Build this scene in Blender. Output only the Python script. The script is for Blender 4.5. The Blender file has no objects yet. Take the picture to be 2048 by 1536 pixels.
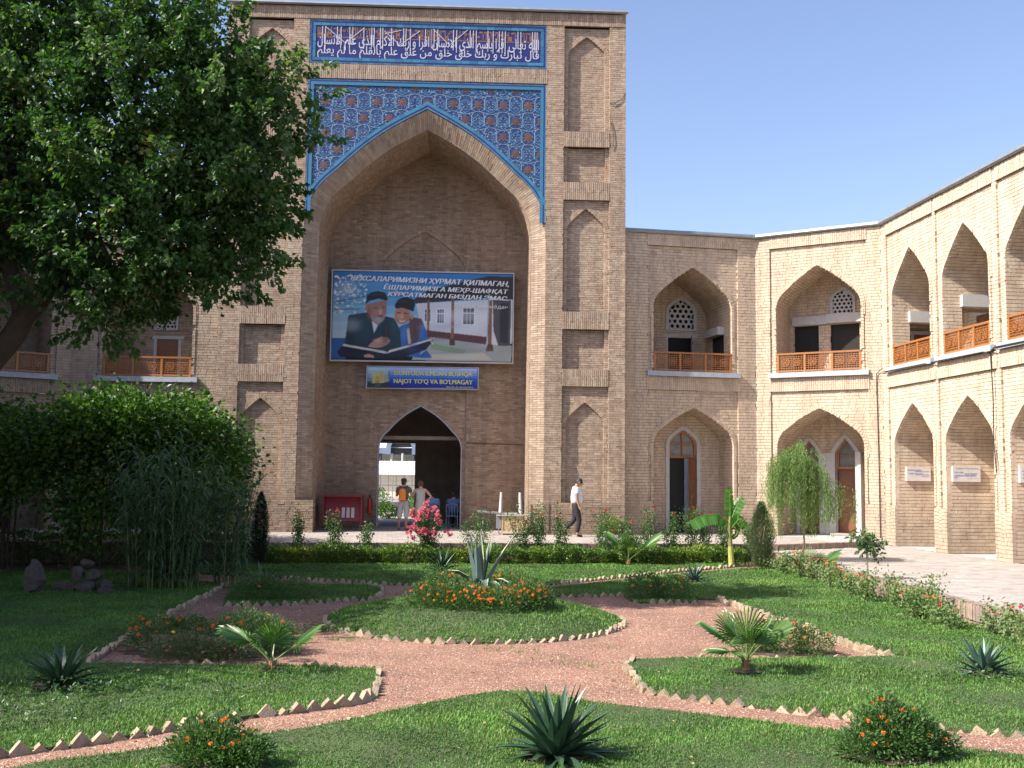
import bpy, math, random, unicodedata
import numpy as np
from mathutils import Vector, Matrix, Euler
rng = np.random.default_rng(7); random.seed(7)
scene = bpy.context.scene; COL = scene.collection
PI = math.pi

# ------------------------------------------------------------ camera, sky, sun, exposure
cam_d = bpy.data.cameras.new('camera'); cam = bpy.data.objects.new('camera', cam_d); COL.objects.link(cam)
F_PX, YAW, PITCH, ROLL, HC = 2100.0, math.radians(2.3), math.atan(182/2100.0), .012, 2.4
d = Vector((math.sin(YAW)*math.cos(PITCH), math.cos(YAW)*math.cos(PITCH), math.sin(PITCH)))
r0 = Vector((math.cos(YAW), -math.sin(YAW), 0)); u0 = r0.cross(d)
rr = r0*math.cos(ROLL)+u0*math.sin(ROLL); uu = u0*math.cos(ROLL)-r0*math.sin(ROLL)
m = Matrix((rr, uu, -d)).transposed().to_4x4(); m.translation = (0, 0, HC); cam.matrix_world = m
cam_d.sensor_fit = 'HORIZONTAL'; cam_d.sensor_width = 36; cam_d.lens = 36*F_PX/2048
cam_d.clip_start = .1; cam_d.clip_end = 3000
scene.camera = cam
SUN_AZ, SUN_EL = math.radians(71.0), math.radians(43.0)        # azimuth from -Y towards -X
S = Vector((-math.sin(SUN_AZ)*math.cos(SUN_EL), -math.cos(SUN_AZ)*math.cos(SUN_EL), math.sin(SUN_EL)))
world = bpy.data.worlds.new('World'); scene.world = world; world.use_nodes = True
wn = world.node_tree.nodes; wl = world.node_tree.links; wn.clear()
sky = wn.new('ShaderNodeTexSky'); sky.sky_type = 'NISHITA'; sky.sun_disc = False
sky.sun_elevation = SUN_EL; sky.sun_rotation = math.atan2(S.x, S.y); sky.altitude = 400
sky.air_density = 1.0; sky.dust_density = 2.6; sky.ozone_density = 4.0
bg = wn.new('ShaderNodeBackground'); bg.inputs[1].default_value = .14
wo = wn.new('ShaderNodeOutputWorld'); tn = wn.new('ShaderNodeVectorMath'); tn.operation = 'MULTIPLY'; tn.inputs[1].default_value = (1.20, 1.04, 1.0); wl.new(sky.outputs[0], tn.inputs[0]); wl.new(tn.outputs[0], bg.inputs[0]); wl.new(bg.outputs[0], wo.inputs[0])
sun_d = bpy.data.lights.new('sun', 'SUN'); sun_d.energy = 5.0; sun_d.angle = math.radians(.53); sun_d.color = (1, .95, .87)
sun = bpy.data.objects.new('sun', sun_d); COL.objects.link(sun); sun.rotation_euler = (-S).to_track_quat('-Z', 'Y').to_euler()
sun.location = (-20, -10, 30)
scene.view_settings.view_transform = 'Standard'; scene.view_settings.look = 'None'
scene.view_settings.gamma = 1; scene.view_settings.exposure = 0.9; scene.view_settings.use_curve_mapping = False
scene.cycles.max_bounces = 6; scene.cycles.transparent_max_bounces = 8

# ------------------------------------------------------------ materials
def lin(c):
    if isinstance(c, str):
        c = [int(c[i:i+2], 16)/255 for i in (0, 2, 4)]
        c = [x/12.92 if x < .04045 else ((x+.055)/1.055)**2.4 for x in c]
    return (c[0], c[1], c[2], 1)
MATS = {}
def mat(name, cols, rough=.8, noise=0., nscale=3., bump=0., bscale=40., transl=0., metal=0., spec=.5, gloss_noise=0., stain=0., stcol=(.12, .09, .07), stretch=None, streak=0.):
    """Principled material. cols: the ramp that the per-face attribute 'tint' runs through; noise: large blotches; stain: dirt patches."""
    m = bpy.data.materials.new(name); m.use_nodes = True; nt = m.node_tree; N = nt.nodes; L = nt.links; N.clear()
    out = N.new('ShaderNodeOutputMaterial'); b = N.new('ShaderNodeBsdfPrincipled')
    b.inputs['Roughness'].default_value = rough; b.inputs['Metallic'].default_value = metal
    b.inputs['Specular IOR Level'].default_value = spec
    geo = N.new('ShaderNodeNewGeometry'); pos = geo.outputs['Position']
    if stretch:
        mp = N.new('ShaderNodeMapping'); mp.inputs['Scale'].default_value = stretch; L.new(pos, mp.inputs[0]); pos = mp.outputs[0]
    if len(cols) == 1:
        rgb = N.new('ShaderNodeRGB'); rgb.outputs[0].default_value = lin(cols[0]); c = rgb.outputs[0]
    else:
        at = N.new('ShaderNodeAttribute'); at.attribute_name = 'tint'; r = N.new('ShaderNodeValToRGB')
        e = r.color_ramp.elements
        while len(e) < len(cols): e.new(.5)
        for i, cc in enumerate(cols): e[i].position = i/(len(cols)-1); e[i].color = lin(cc)
        L.new(at.outputs['Fac'], r.inputs[0]); c = r.outputs[0]
    if noise:
        n = N.new('ShaderNodeTexNoise'); n.inputs['Scale'].default_value = nscale; n.inputs['Detail'].default_value = 6; n.inputs['Roughness'].default_value = .65
        L.new(pos, n.inputs['Vector'])
        mr = N.new('ShaderNodeMapRange'); mr.inputs[1].default_value = .3; mr.inputs[2].default_value = .7
        mr.inputs[3].default_value = 1-noise; mr.inputs[4].default_value = 1+noise; L.new(n.outputs[0], mr.inputs[0])
        mx = N.new('ShaderNodeVectorMath'); mx.operation = 'SCALE'; L.new(c, mx.inputs[0]); L.new(mr.outputs[0], mx.inputs[3]); c = mx.outputs[0]
    if stain:
        n = N.new('ShaderNodeTexNoise'); n.inputs['Scale'].default_value = .55; n.inputs['Detail'].default_value = 8; n.inputs['Roughness'].default_value = .7
        L.new(pos, n.inputs['Vector']); mr = N.new('ShaderNodeMapRange'); mr.inputs[1].default_value = .5; mr.inputs[2].default_value = .72
        mr.inputs[3].default_value = 0; mr.inputs[4].default_value = stain; L.new(n.outputs[0], mr.inputs[0])
        mx = N.new('ShaderNodeMix'); mx.data_type = 'RGBA'; L.new(mr.outputs[0], mx.inputs[0]); L.new(c, mx.inputs[6]); mx.inputs[7].default_value = lin(stcol); c = mx.outputs[2]
    if streak:                                     # run-off streaks and the worn, damp foot of the wall
        mp = N.new('ShaderNodeMapping'); mp.inputs['Scale'].default_value = (5, 5, .30); L.new(geo.outputs['Position'], mp.inputs[0])
        n = N.new('ShaderNodeTexNoise'); n.inputs['Scale'].default_value = 1; n.inputs['Detail'].default_value = 5; L.new(mp.outputs[0], n.inputs['Vector'])
        m1 = N.new('ShaderNodeMapRange'); m1.inputs[1].default_value = .42; m1.inputs[2].default_value = .68; m1.inputs[3].default_value = 1; m1.inputs[4].default_value = 1-streak; L.new(n.outputs[0], m1.inputs[0])
        n2 = N.new('ShaderNodeTexNoise'); n2.inputs['Scale'].default_value = .9; n2.inputs['Detail'].default_value = 7; L.new(geo.outputs['Position'], n2.inputs['Vector'])
        sx = N.new('ShaderNodeSeparateXYZ'); L.new(geo.outputs['Position'], sx.inputs[0]); ad = N.new('ShaderNodeMath'); ad.operation = 'MULTIPLY_ADD'; L.new(n2.outputs[0], ad.inputs[0]); ad.inputs[1].default_value = -3.2; L.new(sx.outputs[2], ad.inputs[2])
        m2 = N.new('ShaderNodeMapRange'); m2.inputs[1].default_value = -.6; m2.inputs[2].default_value = .5; m2.inputs[3].default_value = 1-streak*1.3; m2.inputs[4].default_value = 1; L.new(ad.outputs[0], m2.inputs[0])
        mm = N.new('ShaderNodeMath'); mm.operation = 'MULTIPLY'; L.new(m1.outputs[0], mm.inputs[0]); L.new(m2.outputs[0], mm.inputs[1])
        mx = N.new('ShaderNodeVectorMath'); mx.operation = 'SCALE'; L.new(c, mx.inputs[0]); L.new(mm.outputs[0], mx.inputs[3]); c = mx.outputs[0]
    L.new(c, b.inputs['Base Color'])
    if bump:
        n = N.new('ShaderNodeTexNoise'); n.inputs['Scale'].default_value = bscale; n.inputs['Detail'].default_value = 5; L.new(pos, n.inputs['Vector'])
        bp = N.new('ShaderNodeBump'); bp.inputs['Strength'].default_value = bump; bp.inputs['Distance'].default_value = .02
        L.new(n.outputs[0], bp.inputs['Height']); L.new(bp.outputs[0], b.inputs['Normal'])
    res = b.outputs[0]
    if transl:
        t = N.new('ShaderNodeBsdfTranslucent'); ms = N.new('ShaderNodeMixShader'); ms.inputs[0].default_value = transl
        g = N.new('ShaderNodeVectorMath'); g.operation = 'MULTIPLY'; L.new(c, g.inputs[0]); g.inputs[1].default_value = (1.6, 1.9, .7)
        L.new(g.outputs[0], t.inputs[0]); L.new(res, ms.inputs[1]); L.new(t.outputs[0], ms.inputs[2]); res = ms.outputs[0]
    L.new(res, out.inputs[0]); MATS[name] = m
    return m
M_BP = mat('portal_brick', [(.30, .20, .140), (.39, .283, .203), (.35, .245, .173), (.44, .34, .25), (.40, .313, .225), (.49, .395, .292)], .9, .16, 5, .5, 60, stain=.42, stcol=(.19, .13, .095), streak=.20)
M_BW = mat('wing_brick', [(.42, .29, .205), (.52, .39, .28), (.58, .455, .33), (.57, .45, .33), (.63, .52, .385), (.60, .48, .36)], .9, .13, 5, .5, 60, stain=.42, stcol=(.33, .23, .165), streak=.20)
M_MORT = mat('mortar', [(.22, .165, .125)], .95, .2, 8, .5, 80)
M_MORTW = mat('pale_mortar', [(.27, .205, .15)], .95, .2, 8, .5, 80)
M_METAL = mat('flashing_metal', [(.20, .225, .24), (.30, .32, .335)], .55, .15, 4, .1, 12, metal=.55)
M_LEDGE = mat('ledge_paint', [(.36, .39, .43)], .6, .15, 6, .2, 20)
M_WHITE = mat('white_paint', [(.47, .46, .45)], .6, .08, 5, .15, 30)
M_PLASTER = mat('grey_plaster', [(.42, .40, .38)], .9, .15, 3, .3, 25)
M_WOOD = mat('varnished_wood', [(.28, .105, .030), (.38, .155, .048), (.32, .125, .04)], .38, .2, 9, .1, 60, stretch=(1, 1, 6))
M_DOORW = mat('door_wood', [(.17, .065, .03), (.24, .10, .045)], .45, .25, 6, .2, 50, stretch=(6, 6, 1))
M_DARK = mat('painted_shade', [(.022, .020, .019)], .9)  # near-black colour stands in for the shade of unlit rooms
M_CY = mat('glazed_turquoise', [(.03, .155, .26), (.045, .20, .31), (.025, .12, .23)], .35, .2, 20)
M_NV = mat('glazed_navy', [(.016, .020, .11), (.022, .030, .16), (.03, .04, .20)], .32, .25, 25)
M_LB = mat('glazed_blue', [(.022, .045, .13), (.035, .08, .19), (.055, .13, .24), (.08, .18, .29)], .35, .2, 25)
M_RB = mat('glazed_redbrown', [(.085, .038, .038), (.12, .055, .046)], .5, .25, 25)
M_OC = mat('ochre_tile', [(.23, .10, .045), (.16, .06, .05)], .5, .3, 25)
M_WT = mat('glazed_white', [(.26, .34, .42), (.36, .42, .48)], .35, .15, 25)
M_PAVE = mat('paving', [(.30, .27, .24), (.38, .34, .30), (.34, .295, .26), (.42, .38, .335)], .9, .14, 2.5, .4, 50, stain=.3, stcol=(.30, .24, .20))
M_GRAVEL = None
M_SOIL = mat('soil', [(.085, .060, .042)], .95, .3, 6, .8, 40)
M_LEAF = mat('tree_leaf', [(.018, .055, .012), (.032, .085, .018), (.055, .12, .026), (.10, .165, .045), (.19, .20, .05)], .5, .12, 3, transl=.28, spec=.4)  # palest ramp tones raised to stand for sunlit highlights on the leaves
M_VINE = mat('vine_leaf', [(.020, .055, .012), (.05, .12, .02), (.11, .20, .03), (.16, .27, .04)], .45, .12, 3, transl=.3, spec=.4)
M_REED = mat('reed_leaf', [(.05, .10, .06), (.075, .15, .075), (.11, .19, .085), (.26, .27, .12)], .5, .1, 4, transl=.3)
M_BARK = mat('bark', [(.045, .032, .024), (.07, .05, .036)], .9, .3, 9, .8, 25, stretch=(3, 3, .7))
M_STEM = mat('green_stem', [(.06, .10, .03), (.10, .14, .04)], .7, .2, 9)
M_HEDGE = mat('hedge_leaf', [(.03, .080, .018), (.06, .13, .024), (.11, .19, .03), (.28, .30, .04), (.38, .37, .06)], .4, .1, 3, transl=.25, spec=.5)
M_ROSEL = mat('rose_leaf', [(.028, .075, .025), (.05, .11, .03), (.08, .15, .04), (.14, .19, .06)], .45, .1, 4, transl=.3)
M_MARIL = mat('marigold_leaf', [(.03, .085, .02), (.055, .125, .028), (.09, .165, .04), (.16, .21, .07)], .6, .1, 5, transl=.25)
M_ZINL = mat('zinnia_leaf', [(.07, .13, .04), (.12, .20, .06), (.18, .25, .09), (.28, .32, .16)], .6, .1, 5, transl=.3)
M_THUJA = mat('thuja_spray', [(.05, .08, .03), (.08, .115, .045), (.12, .14, .06), (.15, .14, .07)], .7, .1, 5, transl=.15)
M_CYP = mat('cypress_spray', [(.012, .028, .013), (.02, .042, .018)], .7, .1, 5)
M_WILL = mat('willow_leaf', [(.12, .19, .05), (.18, .27, .075), (.26, .36, .12)], .5, .1, 4, transl=.35)
M_AGV = mat('agave_skin', [(.085, .13, .11), (.12, .17, .145), (.36, .39, .18), (.50, .50, .25)], .45, .12, 9, .1, 30)
M_YUC = mat('yucca_skin', [(.022, .055, .028), (.035, .08, .038), (.055, .11, .055)], .35, .15, 7)
M_YUCB = mat('blue_agave_skin', [(.04, .085, .06), (.06, .12, .085), (.09, .16, .12)], .38, .15, 7)
M_PALM = mat('palm_frond', [(.025, .075, .014), (.05, .13, .022), (.10, .20, .04), (.24, .27, .10)], .38, .12, 8, transl=.2)
M_BANA = mat('banana_leaf', [(.04, .14, .02), (.07, .20, .03), (.15, .29, .06)], .4, .1, 5, transl=.4)
M_BANS = mat('banana_stem', [(.28, .33, .07), (.42, .42, .12), (.12, .13, .05)], .5, .2, 8)
M_RED = mat('red_petal', [(.42, .015, .025), (.58, .03, .045)], .6, transl=.15)
M_PINK = mat('pink_petal', [(.58, .12, .20), (.70, .22, .30), (.45, .07, .13)], .6, transl=.2)
M_ORG = mat('orange_petal', [(.65, .16, .010), (.80, .27, .015), (.55, .09, .01)], .6, transl=.1)
M_YEL = mat('yellow_petal', [(.80, .55, .03)], .6)
M_EDGE = mat('edging_brick', [(.24, .175, .12), (.33, .25, .165), (.40, .315, .21), (.28, .21, .155)], .9, .25, 14, .6, 50)
M_STONE = mat('rockery_stone', [(.06, .047, .04), (.09, .07, .058), (.08, .058, .048)], .9, .3, 8, .6, 20)
def gravel_mat():
    m = bpy.data.materials.new('red_gravel'); m.use_nodes = True; nt = m.node_tree; N = nt.nodes; L = nt.links
    b = N['Principled BSDF']; b.inputs['Roughness'].default_value = .95
    g = N.new('ShaderNodeNewGeometry'); v = N.new('ShaderNodeTexVoronoi'); v.inputs['Scale'].default_value = 55; L.new(g.outputs['Position'], v.inputs['Vector'])
    r = N.new('ShaderNodeValToRGB'); e = r.color_ramp.elements
    for c in range(4): e.new(.5)
    for i, (p, c) in enumerate([(0, (.13, .066, .043)), (.3, (.29, .145, .09)), (.55, (.36, .19, .122)), (.8, (.22, .115, .078)), (.96, (.42, .30, .21)), (1, (.52, .44, .36))]):
        e[i].position = p; e[i].color = lin(c)
    sp = N.new('ShaderNodeSeparateColor'); L.new(v.outputs['Color'], sp.inputs[0]); L.new(sp.outputs[0], r.inputs[0])
    n = N.new('ShaderNodeTexNoise'); n.inputs['Scale'].default_value = .9; n.inputs['Detail'].default_value = 8; n.inputs['Roughness'].default_value = .7; L.new(g.outputs['Position'], n.inputs['Vector'])
    mr = N.new('ShaderNodeMapRange'); mr.inputs[1].default_value = .3; mr.inputs[2].default_value = .7; mr.inputs[3].default_value = .68; mr.inputs[4].default_value = 1.22; L.new(n.outputs[0], mr.inputs[0])
    mx = N.new('ShaderNodeVectorMath'); mx.operation = 'SCALE'; L.new(r.outputs[0], mx.inputs[0]); L.new(mr.outputs[0], mx.inputs[3]); L.new(mx.outputs[0], b.inputs['Base Color'])
    bp = N.new('ShaderNodeBump'); bp.inputs['Strength'].default_value = .9; bp.inputs['Distance'].default_value = .012; bp.invert = True
    L.new(v.outputs['Distance'], bp.inputs['Height']); L.new(bp.outputs[0], b.inputs['Normal']); return m
M_GRAVEL = gravel_mat()
def grass_mat():
    m = mat('grass_blade', [(.042, .115, .018), (.070, .170, .026), (.110, .225, .038), (.22, .27, .08)], .6, .40, .9, transl=.22)
    return m
M_GRASS = grass_mat()
M_LAWN = mat('lawn_soil', [(.060, .075, .028)], .95, .45, 1.3, .6, 30)

# ------------------------------------------------------------ mesh collector
class MB:
    def __init__(s): s.V = []; s.L = []; s.C = []; s.T = []; s.M = []; s.n = 0
    def add(s, verts, faces, tint=.5, mi=0):
        v = np.asarray(verts, float).reshape(-1, 3); s.V.append(v)
        for f in faces: s.L.append(np.asarray(f, np.int32)+s.n)
        s.C.append(np.array([len(f) for f in faces], np.int32))
        s.T.append(np.full(len(faces), tint) if np.isscalar(tint) else np.asarray(tint, float)); s.M.append(np.full(len(faces), mi, np.int32)); s.n += len(v)
    def many(s, V, faces, tint, mi=0):
        """V (N,k,3): N copies of one topology; faces: same-length tuples; tint (N,) or (N,nf)"""
        V = np.asarray(V, float); N, k = V.shape[:2]
        if N == 0: return
        fa = np.asarray(faces, np.int32); nf, fl = fa.shape
        L = (fa[None]+(np.arange(N, dtype=np.int32)*k)[:, None, None]+s.n).reshape(-1)
        s.V.append(V.reshape(-1, 3)); s.L.append(L); s.C.append(np.full(N*nf, fl, np.int32))
        t = np.asarray(tint, float); t = np.broadcast_to(t, (N,)) if t.ndim < 2 else t
        s.T.append(np.repeat(t, nf) if t.ndim == 1 else t.reshape(-1)); s.M.append(np.full(N*nf, mi, np.int32)); s.n += N*k
    def mesh(s, name, mats, off=(0, 0, 0), smooth=False):
        me = bpy.data.meshes.new(name)
        if s.n:
            V = np.concatenate(s.V)-np.asarray(off, float); L = np.concatenate(s.L); C = np.concatenate(s.C)
            me.vertices.add(len(V)); me.vertices.foreach_set('co', V.astype(np.float32).ravel())
            me.loops.add(len(L)); me.loops.foreach_set('vertex_index', L)
            me.polygons.add(len(C)); st = np.zeros(len(C), np.int32); st[1:] = np.cumsum(C)[:-1]
            me.polygons.foreach_set('loop_start', st)
            me.polygons.foreach_set('material_index', np.concatenate(s.M))
            me.update(calc_edges=True)
            a = me.attributes.new('tint', 'FLOAT', 'FACE'); a.data.foreach_set('value', np.clip(np.concatenate(s.T), 0, 1).astype(np.float32))
            me.shade_smooth() if smooth else me.shade_flat()
        for m_ in (mats if isinstance(mats, (list, tuple)) else [mats]): me.materials.append(m_)
        return me
    def build(s, name, mats, parent=None, smooth=False, kind=None, label=None):
        off = base(parent); o = bpy.data.objects.new(name, s.mesh(name, mats, off, smooth)); COL.objects.link(o); o.parent = parent
        if kind: o['kind'] = kind
        if label: o['label'] = label
        return o
def base(p):
    v = Vector((0, 0, 0))
    while p: v += p.location; p = p.parent
    return v
def thing(name, label, cat, loc=(0, 0, 0), group=None):
    o = bpy.data.objects.new(name, None); o.empty_display_size = .2; COL.objects.link(o); o.location = loc
    o['label'] = label; o['category'] = cat
    if group: o['group'] = group
    return o
def tag(o, label, cat, group=None):
    o['label'] = label; o['category'] = cat
    if group: o['group'] = group
    return o
def recentre(o):
    """move the origin of a single-mesh thing to its base"""
    me = o.data; n = len(me.vertices); v = np.empty(n*3, np.float32); me.vertices.foreach_get('co', v); v = v.reshape(-1, 3)
    c = np.array([v[:, 0].mean(), v[:, 1].mean(), v[:, 2].min()], np.float32); me.vertices.foreach_set('co', (v-c).ravel()); o.location = Vector(c.tolist()); me.update(); return o
BOXF = [(0, 1, 3, 2), (4, 6, 7, 5), (0, 4, 5, 1), (2, 3, 7, 6), (0, 2, 6, 4), (1, 5, 7, 3)]
def box(mb, c, s, rz=0., tint=.5, mi=0, rot=None):
    x, y, z = s[0]/2, s[1]/2, s[2]/2
    P = np.array([(a*x, b*y, e*z) for a in (-1, 1) for b in (-1, 1) for e in (-1, 1)])
    R = np.array(rot if rot is not None else Matrix.Rotation(rz, 3, 'Z')); mb.add(P@R.T+np.asarray(c), BOXF, tint, mi)
def tube(mb, pts, rad, n=8, tint=.5, mi=0, cap=True):
    pts = [Vector(p) for p in pts]; rad = [rad]*len(pts) if np.isscalar(rad) else rad; V = []
    ref = Vector((0, 0, 1)) if abs((pts[-1]-pts[0]).normalized().z) < .9 else Vector((1, 0, 0))
    for i, p in enumerate(pts):
        t = (pts[min(i+1, len(pts)-1)]-pts[max(i-1, 0)]).normalized(); a = t.cross(ref).normalized(); b = t.cross(a)
        for k in range(n): q = 2*PI*k/n; V.append(p+(a*math.cos(q)+b*math.sin(q))*rad[i])
    F = [(i*n+k, i*n+(k+1) % n, (i+1)*n+(k+1) % n, (i+1)*n+k) for i in range(len(pts)-1) for k in range(n)]
    if cap: F += [tuple(range(n))[::-1], tuple(range((len(pts)-1)*n, len(pts)*n))]
    mb.add(V, F, tint, mi)
def lathe(mb, c, prof, n=16, tint=.5, mi=0):
    V = [(c[0]+r*math.cos(2*PI*k/n), c[1]+r*math.sin(2*PI*k/n), c[2]+z) for r, z in prof for k in range(n)]
    F = [(i*n+k, i*n+(k+1) % n, (i+1)*n+(k+1) % n, (i+1)*n+k) for i in range(len(prof)-1) for k in range(n)]
    mb.add(V, F, tint, mi)
def polyline_resample(P, step):
    P = np.asarray(P, float); s = np.concatenate([[0], np.cumsum(np.linalg.norm(np.diff(P, axis=0), axis=1))]); n = max(1, int(round(s[-1]/step)))
    t = np.linspace(0, s[-1], n+1); return np.stack([np.interp(t, s, P[:, i]) for i in range(P.shape[1])], 1)
def inpoly(P, poly):
    x, y = P[:, 0], P[:, 1]; r = np.zeros(len(P), bool); poly = np.asarray(poly); n = len(poly)
    for i in range(n):
        x1, y1 = poly[i]; x2, y2 = poly[(i+1) % n]
        if y1 == y2: continue
        c = ((y1 > y) != (y2 > y)) & (x < (x2-x1)*(y-y1)/(y2-y1)+x1); r ^= c
    return r

# ------------------------------------------------------------ brickwork
class Fr:
    """wall frame: u along e, w outwards (n), z up"""
    def __init__(s, P, Q):
        s.P = np.array(P, float); Q = np.array(Q, float); s.len = float(np.linalg.norm(Q-s.P)); s.e = (Q-s.P)/s.len; s.n = np.array([s.e[1], -s.e[0]])
    def pt(s, u, w, z):
        u, w, z = np.broadcast_arrays(np.asarray(u, float), np.asarray(w, float), np.asarray(z, float))
        return np.stack([s.P[0]+s.e[0]*u+s.n[0]*w, s.P[1]+s.e[1]*u+s.n[1]*w, z], -1)
    def off(s, w, u=0): return Fr(s.P+s.n*w+s.e*u, s.P+s.n*w+s.e*(u+s.len))
    def rot(s): return Matrix(((s.e[0], s.n[0], 0), (s.e[1], s.n[1], 0), (0, 0, 1)))
class Arch:
    def __init__(s, cu, a, zs, rise, zb, r1=.5, bulge=.02):
        s.cu, s.a, s.zs, s.rise, s.zb, s.top = cu, a, zs, rise, zb, zs+rise
        r = a*r1; best = None
        for k in range(5, 89):
            f = math.radians(k); px, pz = a-r+r*math.cos(f), r*math.sin(f)
            e = abs((0-px)*math.cos(f)-(rise-pz)*(-math.sin(f)))
            if best is None or e < best[0]: best = (e, f)
        f = best[1]; A = [(a-r+r*math.cos(t), r*math.sin(t)) for t in np.linspace(0, f, 12)]
        p, q = np.array(A[-1]), np.array([0, rise]); nn = np.array([-(q-p)[1], (q-p)[0]]); nn = -nn/np.linalg.norm(nn) if nn[1] < 0 else nn/np.linalg.norm(nn)
        for t in np.linspace(0, 1, 12)[1:]: A.append(tuple(p+(q-p)*t+nn*bulge*a*math.sin(PI*t)))
        s.half = np.array(A)
    def hw(s, z):
        if z < s.zb or z >= s.top: return 0
        if z <= s.zs: return s.a
        return float(np.interp(z-s.zs, s.half[:, 1], s.half[:, 0]))
    def outline(s, zb=None):
        zb = s.zb if zb is None else zb
        R = [(s.cu+s.a, zb)]+[(s.cu+x, s.zs+z) for x, z in s.half]; Lh = [(2*s.cu-x, z) for x, z in R[:-1]]
        return np.array(Lh+R[::-1])          # left bottom -> apex -> right bottom
    def hole(s): return lambda z: [(s.cu-s.hw(z), s.cu+s.hw(z))] if s.hw(z) > 0 else []
def rect(u0, u1, z0, z1): return lambda z: [(u0, u1)] if z0 < z < z1 else []
def cut(iv, holes):
    for a, b in holes:
        out = []
        for x, y in iv:
            if b <= x or a >= y: out.append((x, y)); continue
            if a > x: out.append((x, a))
            if b < y: out.append((b, y))
        iv = out
    return iv
HEXF = [(0, 1, 2, 3), (4, 7, 6, 5), (0, 4, 5, 1), (1, 5, 6, 2), (2, 6, 7, 3), (3, 7, 4, 0)]
class Masonry:
    """gathers the bricks of one building; the largest-looking 300 become objects, the rest one part"""
    def __init__(s, root, brick, mortar, course, blen, tr=(.2, .8)):
        s.root, s.bm, s.mm, s.course, s.blen, s.tr = root, brick, mortar, course, blen, tr; s.rows = []; s.hex = MB(); s.mort = MB(); s.body = MB()
    def tint(s, n=1): return np.clip(rng.normal((s.tr[0]+s.tr[1])/2, (s.tr[1]-s.tr[0])*.20, n), 0, 1)
    def wall(s, fr, u0, u1, z0, z1, w=0., holes=(), dep=.1, course=None, blen=None, pick=1., tb=0., jag=.004):
        c = course or s.course; bl = blen or s.blen; n = max(1, int(round((z1-z0)/c))); c = (z1-z0)/n; j = c*.13
        for k in range(n):
            za, zb = z0+k*c, z0+(k+1)*c; zm = (za+zb)/2; iv = [(u0, u1)]
            for h in holes: iv = cut(iv, h(zm))
            for a, b in iv:
                s.mort.add(fr.pt([a, b, b, a], w-.013, [za, za, zb, zb]), [(0, 1, 2, 3)])
                x = a-bl*rng.uniform(0, .9)
                while x < b:
                    l = bl*rng.uniform(.72, 1.12); xa, xb = max(x, a), min(x+l, b); x += l
                    if xb-xa < .03: continue
                    t = float(s.tint()[0])+tb; ww = w+rng.uniform(-jag, jag)
                    s.rows.append((fr, xa+(j*.4 if xa > a else 0), xb-(j*.4 if xb < b else 0), za+j*.5+rng.uniform(-.002, .002), zb-j*.5+rng.uniform(-.002, .002), ww-dep, ww, t, pick if xb-xa > bl*.6 else 0))
    def soldier(s, fr, u0, u1, z0, z1, w=.015, bw=.072, dep=.1, tb=0.):
        s.mort.add(fr.pt([u0, u1, u1, u0], w-.013, [z0, z0, z1, z1]), [(0, 1, 2, 3)])
        s.mort.add(fr.pt([u0, u1, u1, u0], [w-.01, w-.01, w-.1, w-.1], z0+.004), [(0, 1, 2, 3)])
        n = max(1, int(round((u1-u0)/bw))); b = (u1-u0)/n; H = z1-z0
        for i in range(n):
            zc = [z0, z1] if H < .3 else ([z0, z0+H*rng.uniform(.56, .66), z1] if i % 2 else [z0, z0+H*rng.uniform(.34, .44), z1])
            for a, c in zip(zc[:-1], zc[1:]):
                t = float(s.tint()[0])+tb; ww = w+rng.uniform(-.006, .006)
                s.rows.append((fr, u0+i*b+.006, u0+(i+1)*b-.006, a+.005, c-.005, ww-dep, ww, t, 0))
    def ring(s, fr, arch, t, w=.012, zlow=.3, bw=.085, dep=.1, splay=0., tb=0.):
        P = polyline_resample(arch.outline(arch.zs-zlow), bw); T = np.gradient(P, axis=0); T /= np.linalg.norm(T, axis=1)[:, None]; Nn = np.stack([-T[:, 1], T[:, 0]], 1)
        mid = len(P)//2; ai = int(np.argmax(P[:, 1])); Nn[ai] = (0, 1.25); O = P+Nn*t
        for i in range(len(P)-1):
            g = .07; a, b = P[i]+(P[i+1]-P[i])*g, P[i]+(P[i+1]-P[i])*(1-g); A, B = O[i]+(O[i+1]-O[i])*g, O[i]+(O[i+1]-O[i])*(1-g)
            ww = w+rng.uniform(-.005, .005); uz = np.array([a, b, B, A]); wi = np.array([ww-splay, ww-splay, ww, ww])
            s.hex.add(np.concatenate([fr.pt(uz[:, 0], wi, uz[:, 1]), fr.pt(uz[:, 0], wi-dep, uz[:, 1])]), HEXF, float(s.tint()[0])+tb)
            uz = np.array([P[i], P[i+1], O[i+1], O[i]]); wi = np.array([w-splay, w-splay, w, w])-.014
            s.mort.add(fr.pt(uz[:, 0], wi, uz[:, 1]), [(0, 1, 2, 3)])
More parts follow.
